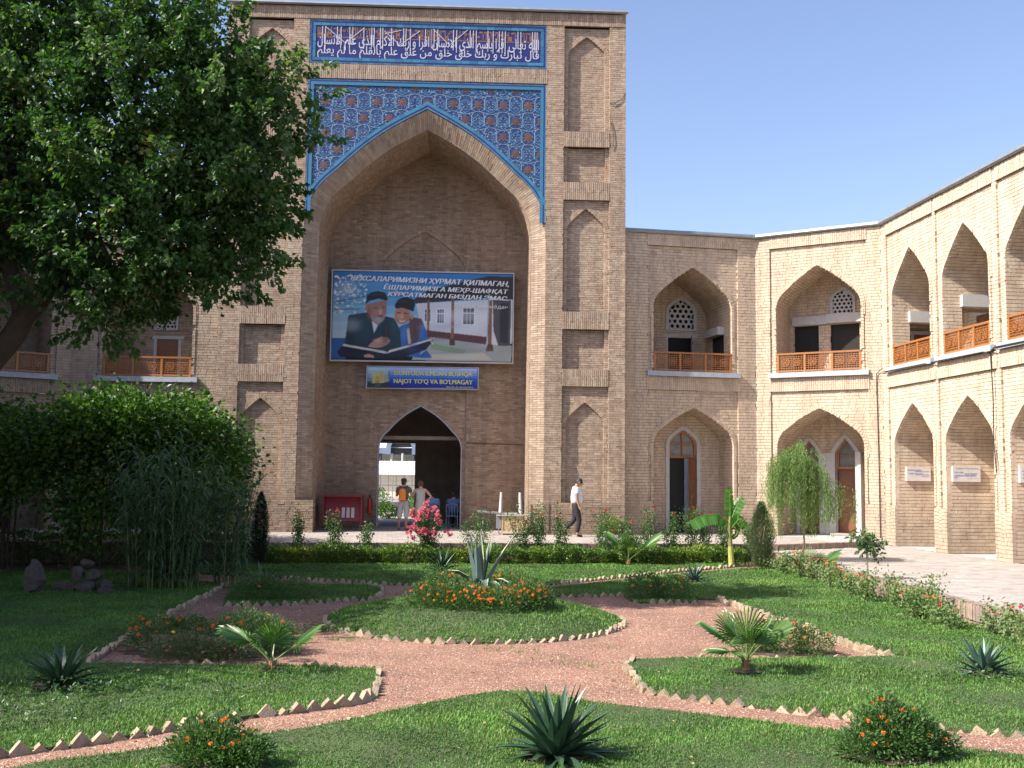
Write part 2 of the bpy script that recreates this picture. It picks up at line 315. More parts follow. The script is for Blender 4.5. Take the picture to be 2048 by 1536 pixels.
    def intrados(s, fr, arch, w0, w1, skip=None, course=None, zb=None, tb=0., blen=None):
        c = course or s.course; bl = blen or s.blen; ol = arch.outline(zb); ai = int(np.argmax(ol[:, 1]))
        for part in (ol[:ai+1], ol[ai:]):
            P = polyline_resample(part, c); T = np.gradient(P, axis=0); T /= np.linalg.norm(T, axis=1)[:, None]; Nn = np.stack([-T[:, 1], T[:, 0]], 1)
            for i in range(len(P)-1):
                zm = (P[i, 1]+P[i+1, 1])/2; side = 0 if P[i, 0] < arch.cu-1e-6 or P[i+1, 0] < arch.cu-1e-6 else 1
                iv = [(w1, w0)]
                if skip: iv = cut(iv, skip(side, zm))
                for a, b in iv:
                    q0, q1 = P[i]+Nn[i]*.012, P[i+1]+Nn[i+1]*.012
                    s.mort.add(fr.pt([q0[0], q1[0], q1[0], q0[0]], [a, a, b, b], [q0[1], q1[1], q1[1], q0[1]]), [(0, 1, 2, 3)])
                    x = a-bl*rng.uniform(0, .9)
                    while x < b:
                        l = bl*rng.uniform(.72, 1.12); xa, xb = max(x, a), min(x+l, b); x += l
                        if xb-xa < .03: continue
                        g = .07; p, q = P[i]+(P[i+1]-P[i])*g, P[i]+(P[i+1]-P[i])*(1-g); jt = rng.uniform(-.004, .004); o = Nn[i]*.09
                        p = p+Nn[i]*jt; q = q+Nn[i]*jt; xb_ = xb-(.006 if xb < b else 0)
                        s.hex.add(fr.pt([p[0], q[0], q[0], p[0], p[0]+o[0], q[0]+o[0], q[0]+o[0], p[0]+o[0]], [xa, xa, xb_, xb_]*2, [p[1], q[1], q[1], p[1], p[1]+o[1], q[1]+o[1], q[1]+o[1], p[1]+o[1]]), HEXF, float(s.tint()[0])+tb)
    def slab(s, fr, u0, u1, w0, w1, z0, z1, tint=.5, mb=None):
        (mb or s.body).add(fr.pt([u0, u1, u1, u0]*2, [w0, w0, w1, w1]*2, [z0]*4+[z1]*4), [(0, 1, 2, 3), (4, 7, 6, 5), (0, 4, 5, 1), (1, 5, 6, 2), (2, 6, 7, 3), (3, 7, 4, 0)], tint)
    def finish(s, npick=300, eye=(0, 0, HC)):
        R = s.rows; sc = []
        for r in R:
            if not r[8]: sc.append(0); continue
            c = r[0].pt((r[1]+r[2])/2, r[6], (r[3]+r[4])/2)-np.array(eye); dd = np.linalg.norm(c); cs = -(c[0]*r[0].n[0]+c[1]*r[0].n[1])/dd
            x = (c@np.array(rr)); fz = c@np.array(d); vis = abs(x/fz*F_PX) < 1010 and fz > 0
            sc.append(r[8]*(r[2]-r[1])*(r[4]-r[3])*max(cs, .05)/dd**2 if vis else 0)
        sc = np.array(sc); order = np.argsort(-sc); pick = set(order[:npick].tolist()) if npick else set(); mb = s.hex
        rest = [i for i in range(len(R)) if i not in pick]
        if rest:
            e = np.array([R[i][0].e for i in rest]); n = np.array([R[i][0].n for i in rest]); P = np.array([R[i][0].P for i in rest]); A = np.array([R[i][1:8] for i in rest])
            u = A[:, [0, 1, 1, 0, 0, 1, 1, 0]]; z = A[:, [2, 2, 3, 3, 2, 2, 3, 3]]; w = A[:, [5, 5, 5, 5, 4, 4, 4, 4]]
            xy = P[:, None]+e[:, None]*u[..., None]+n[:, None]*w[..., None]; mb.many(np.concatenate([xy, z[..., None]], -1), [HEXF[k] for k in (0, 2, 3, 4, 5)], A[:, 6])
        mb.build('brickwork', s.bm, s.root, kind='stuff')
        s.mort.build('mortar_bed', s.mm, s.root, kind='stuff')
        if s.body.n: s.body.build('wall_core', s.mm, s.root)
        off = base(s.root); NV = 14
        for i in sorted(pick):
            fr, ua, ub, za, zb, wa, wb, t = R[i][:8]; k = int(np.clip(t, 0, .999)*NV)
            key = (s.bm.name, k)
            if key not in UNIT:
                q = MB(); box(q, (0, 0, 0), (1, 1, 1), tint=(k+.5)/NV); UNIT[key] = q.mesh('brick', s.bm)
            o = bpy.data.objects.new('brick', UNIT[key]); COL.objects.link(o); o.parent = s.root
            c = Vector(fr.pt((ua+ub)/2, (wa+wb)/2, (za+zb)/2).tolist())-off
            o.matrix_local = Matrix.Translation(c) @ fr.rot().to_4x4() @ Matrix.Diagonal((ub-ua, wb-wa, zb-za, 1))
UNIT = {}
def fbox(mb, fr, u0, u1, w0, w1, z0, z1, tint=.5, mi=0):
    mb.add(fr.pt([u0, u1, u1, u0]*2, [w0, w0, w1, w1]*2, [z0]*4+[z1]*4), [(0, 3, 2, 1), (4, 5, 6, 7), (0, 1, 5, 4), (1, 2, 6, 5), (2, 3, 7, 6), (3, 0, 4, 7)], tint, mi)
def bar2(mb, fr, p, q, wd, w0, w1, tint=.5, mi=0):
    p, q = np.array(p, float), np.array(q, float); t = (q-p)/np.linalg.norm(q-p); n = np.array([-t[1], t[0]])*wd/2; C = [p-n, q-n, q+n, p+n]
    u = [c[0] for c in C]*2; z = [c[1] for c in C]*2; mb.add(fr.pt(u, [w1]*4+[w0]*4, z), HEXF, tint, mi)
def frame_strip(mb, fr, pts, wd, w0, w1, tint=.5):
    """a frame of constant width following an open polyline (inside edge pts), outside offset wd"""
    P = np.asarray(pts, float); T = np.gradient(P, axis=0); T /= np.linalg.norm(T, axis=1)[:, None]; N = np.stack([-T[:, 1], T[:, 0]], 1); O = P+N*wd
    for i in range(len(P)-1):
        uz = np.array([P[i], P[i+1], O[i+1], O[i]]); mb.add(np.concatenate([fr.pt(uz[:, 0], w1, uz[:, 1]), fr.pt(uz[:, 0], w0, uz[:, 1])]), HEXF, tint)
def arch_poly(mb, fr, arch, w, tint=.5, mi=0, zb=None):
    o = arch.outline(zb); mb.add(fr.pt(o[:, 0], w, o[:, 1]), [tuple(range(len(o)))[::-1]], tint, mi)

# parts shared by the arcades
def balustrade(root, fr, uc, hw, z0, h=.66, w=-.06, panels=3):
    bal = MB(); z1 = z0+h; fbox(bal, fr, uc-hw, uc+hw, w-.05, w+.04, z1-.06, z1, .9); fbox(bal, fr, uc-hw+.05, uc+hw-.05, w-.035, w+.02, z0+.03, z0+.08, .6)
    o = bal.build('balustrade', M_WOOD, root); po = MB(); xs = np.linspace(uc-hw+.035, uc+hw-.035, panels+1)
    for x in xs: p = MB(); fbox(p, fr, x-.035, x+.035, w-.04, w+.03, z0, z1-.061, .7); p.build('post', M_WOOD, o)
    for i in range(panels):
        L = MB(); a, b = xs[i]+.035, xs[i+1]-.035; za, zb = z0+.081, z1-.061; t = .016
        nx = 9; nz = 7; X = np.linspace(a, b, nx+2)[1:-1]; Z = np.linspace(za, zb, nz+2)[1:-1]; cx = [(a*.72+b*.28), (a*.28+b*.72)]; cz = (za+zb)/2
        for k, x in enumerate(X):
            bar2(L, fr, (x, za), (x, zb), t, w-.018, w-.002, .3+.4*(k % 2))
        for k, z in enumerate(Z): bar2(L, fr, (a, z), (b, z), t, w-.010, w+.008, .3+.4*(k % 2))
        for c in cx:
            for q in range(4):
                an = q*PI/4+PI/8; r = .13; bar2(L, fr, (c-r*math.cos(an), cz-r*math.sin(an)), (c+r*math.cos(an), cz+r*math.sin(an)), t, w+.0085, w+.018, .95)
            ring = [(c+.13*math.cos(q*PI/4+PI/8), cz+.13*math.sin(q*PI/4+PI/8)) for q in range(9)]
            for p, q in zip(ring[:-1], ring[1:]): bar2(L, fr, p, q, t, w+.0185, w+.025, .95)
        L.build('lattice_panel', M_WOOD, o)
    return o
def ledge(root, fr, u0, u1, z0=5.76, z1=5.93, w=.13):
    mb = MB(); fbox(mb, fr, u0, u1, -.25, w, z0+.05, z1, .5); fbox(mb, fr, u0, u1, w-.02, w+.012, z0, z0+.05, .5); return mb.build('ledge', M_LEDGE, root)
def hexgrille(root, fr, uc, hw, z0, zs, rise, w, name='window_grille'):
    """plaster plate pierced by round holes, under a pointed head"""
    A = Arch(uc, hw, zs, rise, z0, .6); g = MB(); r = hw/4.6; h = r*math.sqrt(3)/2*2; hr = r*.60; k = 0; z = z0+r*.9
    row = 0
    while z < A.top-r:
        off = (row % 2)*h/2; x = uc-hw-h+off
        while x < uc+hw+h:
            lim = min(A.hw(min(z+r*.55, A.top-.001)), A.hw(z)) if z+r*.5 < A.top else 0
            if abs(x-uc) < lim-r*.72:
                o = [(x+r*1.0*math.cos(PI/6+q*PI/3+0), z+r*1.0*math.sin(PI/6+q*PI/3)) for q in range(6)]; i = [(x+hr*math.cos(PI/6+q*PI/3), z+hr*math.sin(PI/6+q*PI/3)) for q in range(6)]
                for q in range(6):
                    uz = np.array([i[q], o[q], o[(q+1) % 6], i[(q+1) % 6]]); g.add(np.concatenate([fr.pt(uz[:, 0], w, uz[:, 1]), fr.pt(uz[:, 0], w-.04, uz[:, 1])]), [HEXF[0], HEXF[5], HEXF[4], HEXF[3]], .5)
            else:
                uz = np.array([(x+r*math.cos(PI/6+q*PI/3), z+r*math.sin(PI/6+q*PI/3)) for q in range(6)])
                if np.all([abs(u-uc) < A.hw(zz)+.02 and z0-.03 < zz for u, zz in uz]): g.add(fr.pt(uz[:, 0], w, uz[:, 1]), [(0, 1, 2, 3, 4, 5)], .5)
            x += h
        z += r*1.5; row += 1
    o = g.build(name, M_WHITE, root)
    f = MB(); ol = A.outline(z0+.0); frame_strip(f, fr, ol, .03, w-.05, w+.025); 
    inn = Arch(uc, hw-r*.75, zs, rise-r*.9, z0).outline(z0); m = polyline_resample(inn, .08); n2 = polyline_resample(ol, .08); k = min(len(m), len(n2))
    m = polyline_resample(inn, (lambda s: s/24)(np.linalg.norm(np.diff(inn, axis=0), axis=1).sum())); n2 = polyline_resample(ol, np.linalg.norm(np.diff(ol, axis=0), axis=1).sum()/24)
    for q in range(24):
        uz = np.array([m[q], m[q+1], n2[q+1], n2[q]]); f.add(fr.pt(uz[:, 0], w+.006, uz[:, 1]), [(0, 1, 2, 3)], .5)
    fbox(f, fr, uc-hw-.03, uc+hw+.03, w-.05, w+.03, z0-.05, z0+.02); f.build('grille_frame', M_WHITE, o)
    b = MB(); fbox(b, fr, uc-hw, uc+hw, w-.5, w-.35, z0, A.top); b.build('painted_shade_back', M_DARK, o); return o  # the slab behind the holes is coloured near black in place of shade
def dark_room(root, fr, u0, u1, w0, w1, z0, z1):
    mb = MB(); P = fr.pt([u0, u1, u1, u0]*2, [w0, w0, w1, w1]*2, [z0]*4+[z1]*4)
    mb.add(P, [(3, 2, 6, 7), (0, 3, 7, 4), (2, 1, 5, 6), (4, 7, 6, 5), (0, 1, 2, 3)], .5); return mb.build('painted_dark_room', M_DARK, root)  # box behind an opening, its darkness painted on
def plain_door(root, fr, u0, u1, z0, z1, w, open_=0., frame=True, dz=0):
    """white frame round a dark opening with a wooden leaf (open_: swing in radians, hinged at u1)"""
    if frame:
        f = MB(); fbox(f, fr, u0-.10, u0, w-.1, w+.03, z0, z1); fbox(f, fr, u1, u1+.10, w-.1, w+.03, z0, z1); fbox(f, fr, u0-.2, u1+.2, w-.1, w+.05, z1, z1+.11); f.build('door_frame', M_WHITE, root)
    L = MB(); W = u1-u0-.02; ca, sa = math.cos(open_), math.sin(open_)
    def q(a0, a1, b0, b1, c0, c1, t):
        pts = []
        for z in (c0, c1):
            for a, b in ((a0, b0), (a1, b0), (a1, b1), (a0, b1)):
                pts.append((u1-.01-a*ca+b*sa, w+a*sa+b*ca, z))
        P = np.array(pts); L.add(fr.pt(P[:, 0], P[:, 1], P[:, 2]), [(0, 3, 2, 1), (4, 5, 6, 7), (0, 1, 5, 4), (1, 2, 6, 5), (2, 3, 7, 6), (3, 0, 4, 7)], t)
    q(0, W, -.03, 0, z0+.01, z1-.01, .3)
    H = z1-z0
    for a, b, c, e in ((.08, W-.08, .08, H*.36), (.08, W-.08, H*.42, H*.70), (.08, W-.08, H*.76, H-.08)):
        q(a, b, .001, .012, z0+c, z0+e, .7); q(a+.05, b-.05, .013, .022, z0+c+.05, z0+e-.05, .4)
    lf = L.build('door_leaf', M_DOORW, root)
    h = MB(); c = fr.pt(u1-.01-(W-.07)*ca+.03*sa, w+(W-.07)*sa+.03*ca, z0+H*.48); box(h, c, (.02, .05, .12)); h.build('handle', M_METAL, lf); return lf

# ------------------------------------------------------------ arcades of the courtyard
ZP = .5                                   # level of the upper pavement
def bay(M, fr, uc, hwp=1.6, a=1.4, dz=0., zb=ZP, du=2.4, dl=1.3, skip=None, pick=1., ul=None, tbs=0., ledge_w=1.65):
    """one storeyed bay: inset panels, two pointed arches with rings, niches. Returns its arches."""
    AU = Arch(uc, a, 8.1+dz, 1.42, 5.93+dz, .52, .03); AL = Arch(uc+.02, a+.02, 3.45+dz*.6, 1.27, zb, .5, .035)
    u0, u1 = uc-hwp, uc+hwp
    M.wall(fr, u0, u1, 5.93+dz, 10.2+dz, -.06, [AU.hole()], pick=pick, tb=tbs)
    M.wall(fr, u0, u1, 1.6, 5.30+dz, -.06, [AL.hole()], pick=pick, tb=tbs)
    M.wall(fr, u0, u1, zb, 1.6, 0, [AL.hole()], pick=pick, tb=tbs-.12)
    M.soldier(fr, u0-.05, u1+.05, 5.30+dz, 5.76+dz, .02, tb=tbs); M.soldier(fr, u0-.02, u1+.02, 10.2+dz, 10.6+dz, .02, tb=tbs)
    M.ring(fr, AU, .14, -.035, .35, tb=tbs+.05); M.ring(fr, AL, .14, -.035, .35, tb=tbs+.05)
    M.intrados(fr, AU, -.02, -du, skip, tb=tbs); M.intrados(fr, AL, -.02, -dl, tb=tbs-.05)
    ledge(M.root, fr, uc-ledge_w, uc+ledge_w, 5.76+dz, 5.93+dz)
    for x_ in (u0-.03, u1+.004): M.slab(fr, x_, x_+.026, -.3, -.025, zb, 10.6+dz)
    fl = MB(); fbox(fl, fr, uc-a-.2, uc+a+.2, -du-.3, -.25, 5.6+dz, 5.90+dz); fl.build('niche_floor', M_PAVE, M.root)
    balustrade(M.root, fr, uc, a-.01, 5.94+dz)
    return AU, AL
def roof_edge(M, fr, u0, u1, z=10.6, dz=0):
    f = MB(); n = max(1, int((u1-u0)/2)); 
    for i in range(n):
        a, b = u0+(u1-u0)*i/n, u0+(u1-u0)*(i+1)/n
        V = fr.pt([a-.01, b+.01]*5, [.09]*2+[.13]*2+[.10]*2+[-.9]*2+[-.9]*2, [z+dz+.01*(i % 2)]*2+[z+dz+.05]*2+[z+dz+.13+.006*(i % 2)]*2+[z+dz+.30]*2+[z+dz]*2)
        f.add(V, [(0, 1, 3, 2), (2, 3, 5, 4), (4, 5, 7, 6), (6, 7, 9, 8), (8, 9, 1, 0)], [.8, .5, .3, .4, .4] if i % 2 else [.6, .7, .5, .2, .3])
    f.build('roof_flashing', M_METAL, M.root)
    r = MB(); fbox(r, fr, u0-.3, u1+.3, -6, -.25, z+dz-.35, z+dz-.05); r.build('roof', M_PLASTER, M.root)

# corner arcade, right of the portal: two bays
c1 = thing('corner_arcade', 'two storey brick corner arcade between the tall portal and the long right wing', 'arcade', (9.75, 35.3, ZP))
M = Masonry(c1, M_BW, M_MORTW, .1, .27, (.2, .8)); F1 = Fr((5.15, 34.6), (9.75, 35.3)); F2 = Fr((9.75, 35.3), (13.23, 33.0))
for (fr, uc, ue0, ue1) in ((F1, 2.40, -.3, 4.65), (F2, 2.10, 0, 4.17)):
    M.slab(fr, ue0, uc-1.65, -.4, -.12, ZP, 10.6); M.slab(fr, uc+1.65, ue1+.1, -.4, -.12, ZP, 10.6); M.wall(fr, ue0, uc-1.6, ZP, 10.6, 0); M.wall(fr, uc+1.6, ue1, ZP, 10.6, 0)
sk1 = lambda side, z: [(-1.9, -.75)] if side == 1 and z < 7.35 else []
sk2 = lambda side, z: []
bay(M, F1, 2.40, skip=sk1, tbs=-.08); bay(M, F2, 2.10, du=1.6, dl=2.0)
roof_edge(M, F1, -.3, 4.7); roof_edge(M, F2, -.05, 4.2)
# first bay, upper: back wall with grille window and doorway
B = F1.off(-2.4)
M.wall(B, .6, 4.4, 5.9, 10.2, 0, [rect(2.35, 3.25, 5.9, 7.45), Arch(2.85, .54, 8.35, .50, 7.70, .6).hole()], tb=-.05)
hexgrille(c1, B, 2.85, .56, 7.72, 8.35, .55, .02)
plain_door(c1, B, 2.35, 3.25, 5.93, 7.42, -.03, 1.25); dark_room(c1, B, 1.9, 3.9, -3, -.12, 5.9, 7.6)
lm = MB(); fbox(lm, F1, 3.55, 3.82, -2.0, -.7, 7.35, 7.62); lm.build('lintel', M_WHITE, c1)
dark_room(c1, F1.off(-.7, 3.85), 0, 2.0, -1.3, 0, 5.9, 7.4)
# first bay, lower: arched doorway with half-open leaf
B = F1.off(-1.3); D1 = Arch(2.50, .50, 3.50, .55, ZP, .7); 
M.wall(B, .8, 4.1, ZP, 4.9, 0, [D1.hole()], tb=-.02)
f = MB(); frame_strip(f, B, D1.outline(), .13, -.12, .03); f.build('arched_frame', M_WHITE, c1)
f = MB(); bar2(f, B, (2.0, 3.1), (3.0, 3.1), .09, -.12, -.05, .3); bar2(f, B, (2.5, 3.1), (2.5, 4.05), .05, -.12, -.05, .6); bar2(f, B, (2.0, 3.55), (3.0, 3.55), .04, -.12, -.05, .6)
frame_strip(f, B, D1.outline(3.1), -.07, -.12, -.05); fr_ = f.build('transom_frame', M_WOOD, c1)
f = MB(); arch_poly(f, B, D1, -.13, zb=3.1); f.build('transom_glass', mat('dusty_glass', [(.22, .22, .21)], .25, .3, 4), fr_)
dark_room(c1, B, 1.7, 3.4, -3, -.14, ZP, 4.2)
f = MB(); fbox(f, B, 2.60, 2.80, -.35, -.13, ZP, 3.05); f.build('door_post', M_LEDGE, c1)
plain_door(c1, B, 2.5, 3.0, ZP+.02, 3.05, .0, .7, frame=False)
# second bay, upper: lintel, pier, dark openings, grille
B = F2.off(-1.6)
M.wall(B, .4, 3.9, 5.9, 10.2, 0, [rect(.86, 1.72, 5.9, 7.72), rect(2.12, 3.1, 5.9, 7.72), Arch(2.55, .38, 8.55, .38, 8.05, .6).hole()], tb=-.06)
lm = MB(); fbox(lm, B, .82, 2.0, -.2, .10, 7.72, 8.02); fbox(lm, B, 2.0, 3.6, -.2, .16, 7.74, 8.05); lm.build('lintel', M_WHITE, c1)
hexgrille(c1, B, 2.55, .40, 8.06, 8.55, .42, .03)
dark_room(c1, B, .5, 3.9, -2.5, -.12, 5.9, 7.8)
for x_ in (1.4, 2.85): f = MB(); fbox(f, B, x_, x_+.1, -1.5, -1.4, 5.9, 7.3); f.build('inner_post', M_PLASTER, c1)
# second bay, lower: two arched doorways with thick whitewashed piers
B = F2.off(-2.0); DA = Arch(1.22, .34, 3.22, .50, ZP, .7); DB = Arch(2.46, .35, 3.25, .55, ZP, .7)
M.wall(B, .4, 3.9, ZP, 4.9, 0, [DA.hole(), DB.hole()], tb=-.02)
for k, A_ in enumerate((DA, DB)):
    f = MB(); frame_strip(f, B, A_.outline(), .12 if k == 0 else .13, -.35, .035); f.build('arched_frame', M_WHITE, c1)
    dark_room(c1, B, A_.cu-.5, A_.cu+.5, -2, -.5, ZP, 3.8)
    f = MB(); frame_strip(f, B, A_.outline(2.75), -.07, -.36, -.28, .5); bar2(f, B, (A_.cu-.34, 2.78), (A_.cu+.34, 2.78), .09, -.37, -.27, .5); bar2(f, B, (A_.cu-.34, 3.2), (A_.cu+.34, 3.2), .03, -.36, -.30, .5)
    t_ = f.build('transom_frame', M_WOOD, c1); f = MB(); arch_poly(f, B, A_, -.38, zb=2.7); f.build('transom_glass', MATS['dusty_glass'], t_)
    plain_door(c1, B, A_.cu-.33, A_.cu+.33, ZP+.03, 2.73, -.34, 0, frame=False)
f = MB(); fbox(f, B, 1.62, 2.06, -.3, .038, ZP, 3.3); f.build('white_pier', M_WHITE, c1)
f = MB(); fbox(f, B, 2.90, 3.08, -.2, .50, ZP, 3.3); f.build('white_pier', M_WHITE, c1)
f = MB(); fbox(f, B, 2.0, 2.88, .04, .35, ZP, ZP+.06); f.build('door_step', M_PAVE, c1)
# backing walls so that no daylight leaks in
for fr in (F1, F2): M.slab(fr, -.2, fr.len+.2, -6, -5.8, ZP, 10.4)
M.finish()

# long right wing
rw = thing('right_wing', 'long sunlit brick wing with rows of pointed arches running towards the viewer', 'arcade', (13.5, 28.0, .35))
F3 = Fr((13.23, 33.0), (13.23+.47*1.25, 33.0-8*1.25)); F3.len = 10.0; M = Masonry(rw, M_BW, M_MORTW, .1, .27, (.4, .98))
ucs = [1.85, 5.0, 8.2]; pil = [0, .35, 3.42, 6.60, 10.2]
hw = 1.5; edges = [0.0]
for uc in ucs: edges += [uc-hw, uc+hw]
edges.append(10.0)
for k in range(0, len(edges), 2):
    if edges[k+1]-edges[k] > .03: M.slab(F3, edges[k]+.05, edges[k+1]-.05, -.3, -.12, .35, 10.6); M.wall(F3, edges[k], edges[k+1], .35, 10.6, 0)
skr = lambda side, z: [(-1.9, -.6)] if z < 7.35 else []
for i, uc in enumerate(ucs):
    bay(M, F3, uc, hwp=hw, a=1.2, zb=.35, du=2.4, dl=1.5, skip=skr, ledge_w=1.47)
    lm = MB(); fbox(lm, F3, uc-1.25, uc-1.05, -1.95, -.55, 7.35, 7.70); lm.build('lintel', M_WHITE, rw)
    lm = MB(); fbox(lm, F3, uc+1.05, uc+1.25, -1.95, -.55, 7.35, 7.70); lm.build('lintel', M_WHITE, rw)
    B = F3.off(-2.4); M.wall(B, uc-1.3, uc+1.3, 5.9, 9.7, 0, [rect(uc-.45, uc+.45, 5.9, 7.6)], tb=-.1)
    plain_door(rw, B, uc-.45, uc+.45, 5.93, 7.5, -.05, 0)
    B = F3.off(-1.5); M.wall(B, uc-1.3, uc+1.3, .35, 4.8, 0, [rect(uc-.5, uc+.5, .35, 2.6)], tb=-.1); plain_door(rw, B, uc-.45, uc+.45, .4, 2.5, -.05, 0)
    # passage between neighbouring upper niches: reveals of the cross wall, a dim wall and door beyond
    P0, P1 = uc-hw-.42, uc-1.2-.09
    M.slab(F3, P0, P1, -.6, -.5, 5.9, 7.4); M.slab(F3, P0, P1, -2.0, -1.9, 5.9, 7.4); M.slab(F3, P0, P1, -2.0, -.5, 7.36, 7.46)
    pl = MB(); fbox(pl, F3, P0-.02, P1, -2.0, -.5, 5.6, 5.9); pl.build('passage_floor', M_PAVE, rw)
# end of the passage by the corner: brown door in a white frame
EW = Fr(F3.pt(-.25, -.4, 0)[:2], F3.pt(-.25, -2.2, 0)[:2])
M.wall(EW, 0, 1.9, 5.9, 7.5, 0, tb=-.15); plain_door(rw, EW, .75, 1.35, 5.93, 7.1, .03, 0)
roof_edge(M, F3, -.05, 10.1); M.slab(F3, -.2, 10.2, -6, -5.8, .3, 10.4); M.slab(F3, 10.0, 10.1, -6, -.02, .3, 10.4)
M.finish()

# left corner arcade (levels a little lower) and the left wing beyond the frame
lc = thing('left_corner_arcade', 'shaded two storey brick arcade behind the big tree and the vine pergola', 'arcade', (-12.9, 34.3, ZP))
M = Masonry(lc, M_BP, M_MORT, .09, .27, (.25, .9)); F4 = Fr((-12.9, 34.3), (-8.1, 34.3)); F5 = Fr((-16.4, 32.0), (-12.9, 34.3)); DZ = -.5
for (fr, uc, h) in ((F4, 2.43, 1.6), (F5, 2.15, 1.6)):
    M.slab(fr, -.1, uc-h-.05, -.4, -.12, ZP, 10.1); M.slab(fr, uc+h+.05, fr.len+.1, -.4, -.12, ZP, 10.1); M.wall(fr, 0, uc-h, ZP, 10.6+DZ, 0, tb=.1); M.wall(fr, uc+h, fr.len, ZP, 10.6+DZ, 0, tb=.1)
    bay(M, fr, uc, a=1.42, dz=DZ, du=1.6 if fr is F4 else 2.2, dl=1.3, tbs=.0); roof_edge(M, fr, -.05, fr.len+.05, dz=DZ)
    M.slab(fr, -.2, fr.len+.2, -6, -5.8, ZP, 10.2)
B = F4.off(-1.6); M.wall(B, .8, 4.1, 5.4, 9.3, 0, [rect(2.22, 3.0, 5.4, 6.88), Arch(2.56, .35, 7.62, .36, 7.20, .6).hole()], tb=-.05)
hexgrille(lc, B, 2.56, .37, 7.22, 7.62, .40, .02); plain_door(lc, B, 2.25, 2.97, 5.43, 6.86, -.02, 0)
B = F4.off(-1.3); M.wall(B, .8, 4.1, ZP, 4.6, 0, [rect(1.9, 2.9, ZP, 2.9)]); plain_door(lc, B, 1.9, 2.9, ZP, 2.85, -.05, 0)
B = F5.off(-2.2); M.wall(B, .6, 3.9, 5.4, 9.3, 0, [rect(1.0, 2.5, 5.4, 6.9)], tb=-.05); dark_room(lc, B, .8, 3, -2, -.1, 5.4, 7)
lm = MB(); fbox(lm, B, .8, 3.0, -.2, .08, 6.72, 6.95); lm.build('lintel', M_WHITE, lc)
B = F5.off(-1.3); M.wall(B, .6, 3.9, ZP, 4.6, 0, [rect(1.4, 2.9, ZP, 3.0)]); dark_room(lc, B, 1.2, 3.1, -2, -.1, ZP, 3.1)
M.finish()
lw = thing('left_wing', 'long brick wing closing the left side of the courtyard, beyond the trees', 'arcade', (-16.9, 20, .35))
M = Masonry(lw, M_BW, M_MORTW, .12, .3, (.3, .9)); F6 = Fr((-17.0, 13), (-16.4, 32.0)); AL_ = [Arch(1.6+3.15*k, 1.2, 3.1, 1.25, .35, .5) for k in range(6)]; AU_ = [Arch(1.6+3.15*k, 1.2, 7.6, 1.4, 5.45, .5) for k in range(6)]
M.wall(F6, 0, 19.0, .35, 10.1, 0, [a_.hole() for a_ in AL_+AU_], pick=0)
for a_ in AL_+AU_:
    M.ring(F6, a_, .14, .01, .3); bw = MB(); fbox(bw, F6, a_.cu-1.3, a_.cu+1.3, -1.6, -1.4, a_.zb-.1, a_.top+.1); bw.build('niche_wall', M_MORTW, lw)
roof_edge(M, F6, 0, 19.0, dz=DZ); M.slab(F6, 0, 19, -5.0, -1.65, .35, 10.1); M.finish(0)

# ------------------------------------------------------------ entrance portal
Y0 = 34.0; XL, XR, XC = -8.16, 5.06, -1.55
pt_ = thing('entrance_portal', 'tall brick entrance portal with blue tiled spandrel and deep pointed iwan arch', 'portal', (XC, Y0, ZP))
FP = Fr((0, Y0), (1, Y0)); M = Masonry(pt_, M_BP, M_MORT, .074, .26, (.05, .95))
IA = Arch(XC, 3.98, 10.35, 4.1, ZP, .60, .045)             # outer line of the great arch
II = Arch(XC, 3.50, 10.25, 3.62, ZP, .60, .045)            # inner line of its splayed ring
def pz(v): return v
PIERS = ((2.99, 4.52), (-7.48, -6.02))
# plain masonry of the two piers around the recessed strip
for (a, b), (e0, e1) in zip(PIERS, ((2.43, XR), (XL, -5.53))):
    M.wall(FP, e0, a, 1.53, 17.45, 0); M.wall(FP, b, e1, 1.53, 17.45, 0); M.wall(FP, e0, e1, ZP, 1.53, .0, tb=-.05, jag=.008)
    sec = [(13.82, 17.40, 'arch', 16.45, .68), (12.10, 13.30, 'sq', 0, 0), (7.76, 11.50, 'arch', 10.52, .72), (5.87, 7.18, 'sq', 0, 0), (1.53, 5.30, 'arch', 4.08, .72)]
    for (za, zb, kind, zs, ris) in sec:
        cu = (a+b)/2
        if kind == 'arch':
            A_ = Arch(cu, .62, zs, ris, za, .55, .03); M.wall(FP, a, b, za, zb, -.10, [A_.hole()]); M.ring(FP, A_, .14, -.09, .1, .07)
            M.wall(FP, a+.05, b-.05, za, zb, -.20, dep=.05, pick=0)
            M.intrados(FP, A_, -.10, -.20, blen=.2)
        else:
            M.wall(FP, a, a+.13, za, zb, -.10); M.wall(FP, b-.13, b, za, zb, -.10); M.wall(FP, a+.05, b-.05, za, zb, -.20, dep=.05, pick=0)
            for u in (a+.13, b-.13):
                for k in range(int((zb-za)/.074)): pass
            M.slab(FP, a+.10, a+.128, -.25, -.115, za, zb); M.slab(FP, b-.128, b-.10, -.25, -.115, za, zb)
        M.slab(FP, a-.03, a-.002, -.25, -.02, za, zb, .5); M.slab(FP, b+.002, b+.03, -.25, -.02, za, zb, .5)
    for z0, z1 in ((13.30, 13.82), (11.50, 12.10), (7.18, 7.76), (5.30, 5.87)): M.soldier(FP, a-.0, b+.0, z0, z1, .012, .066)
M.soldier(FP, XL, XR, 17.45, 17.88, .018, .07, tb=-.1)
M.soldier(FP, -5.53, 2.43, 15.42, 15.92, .012, .066)
M.wall(FP, -5.53, -5.50, 10.2, 17.45, .0, pick=0); M.wall(FP, 2.40, 2.43, 10.2, 17.45, .0, pick=0)
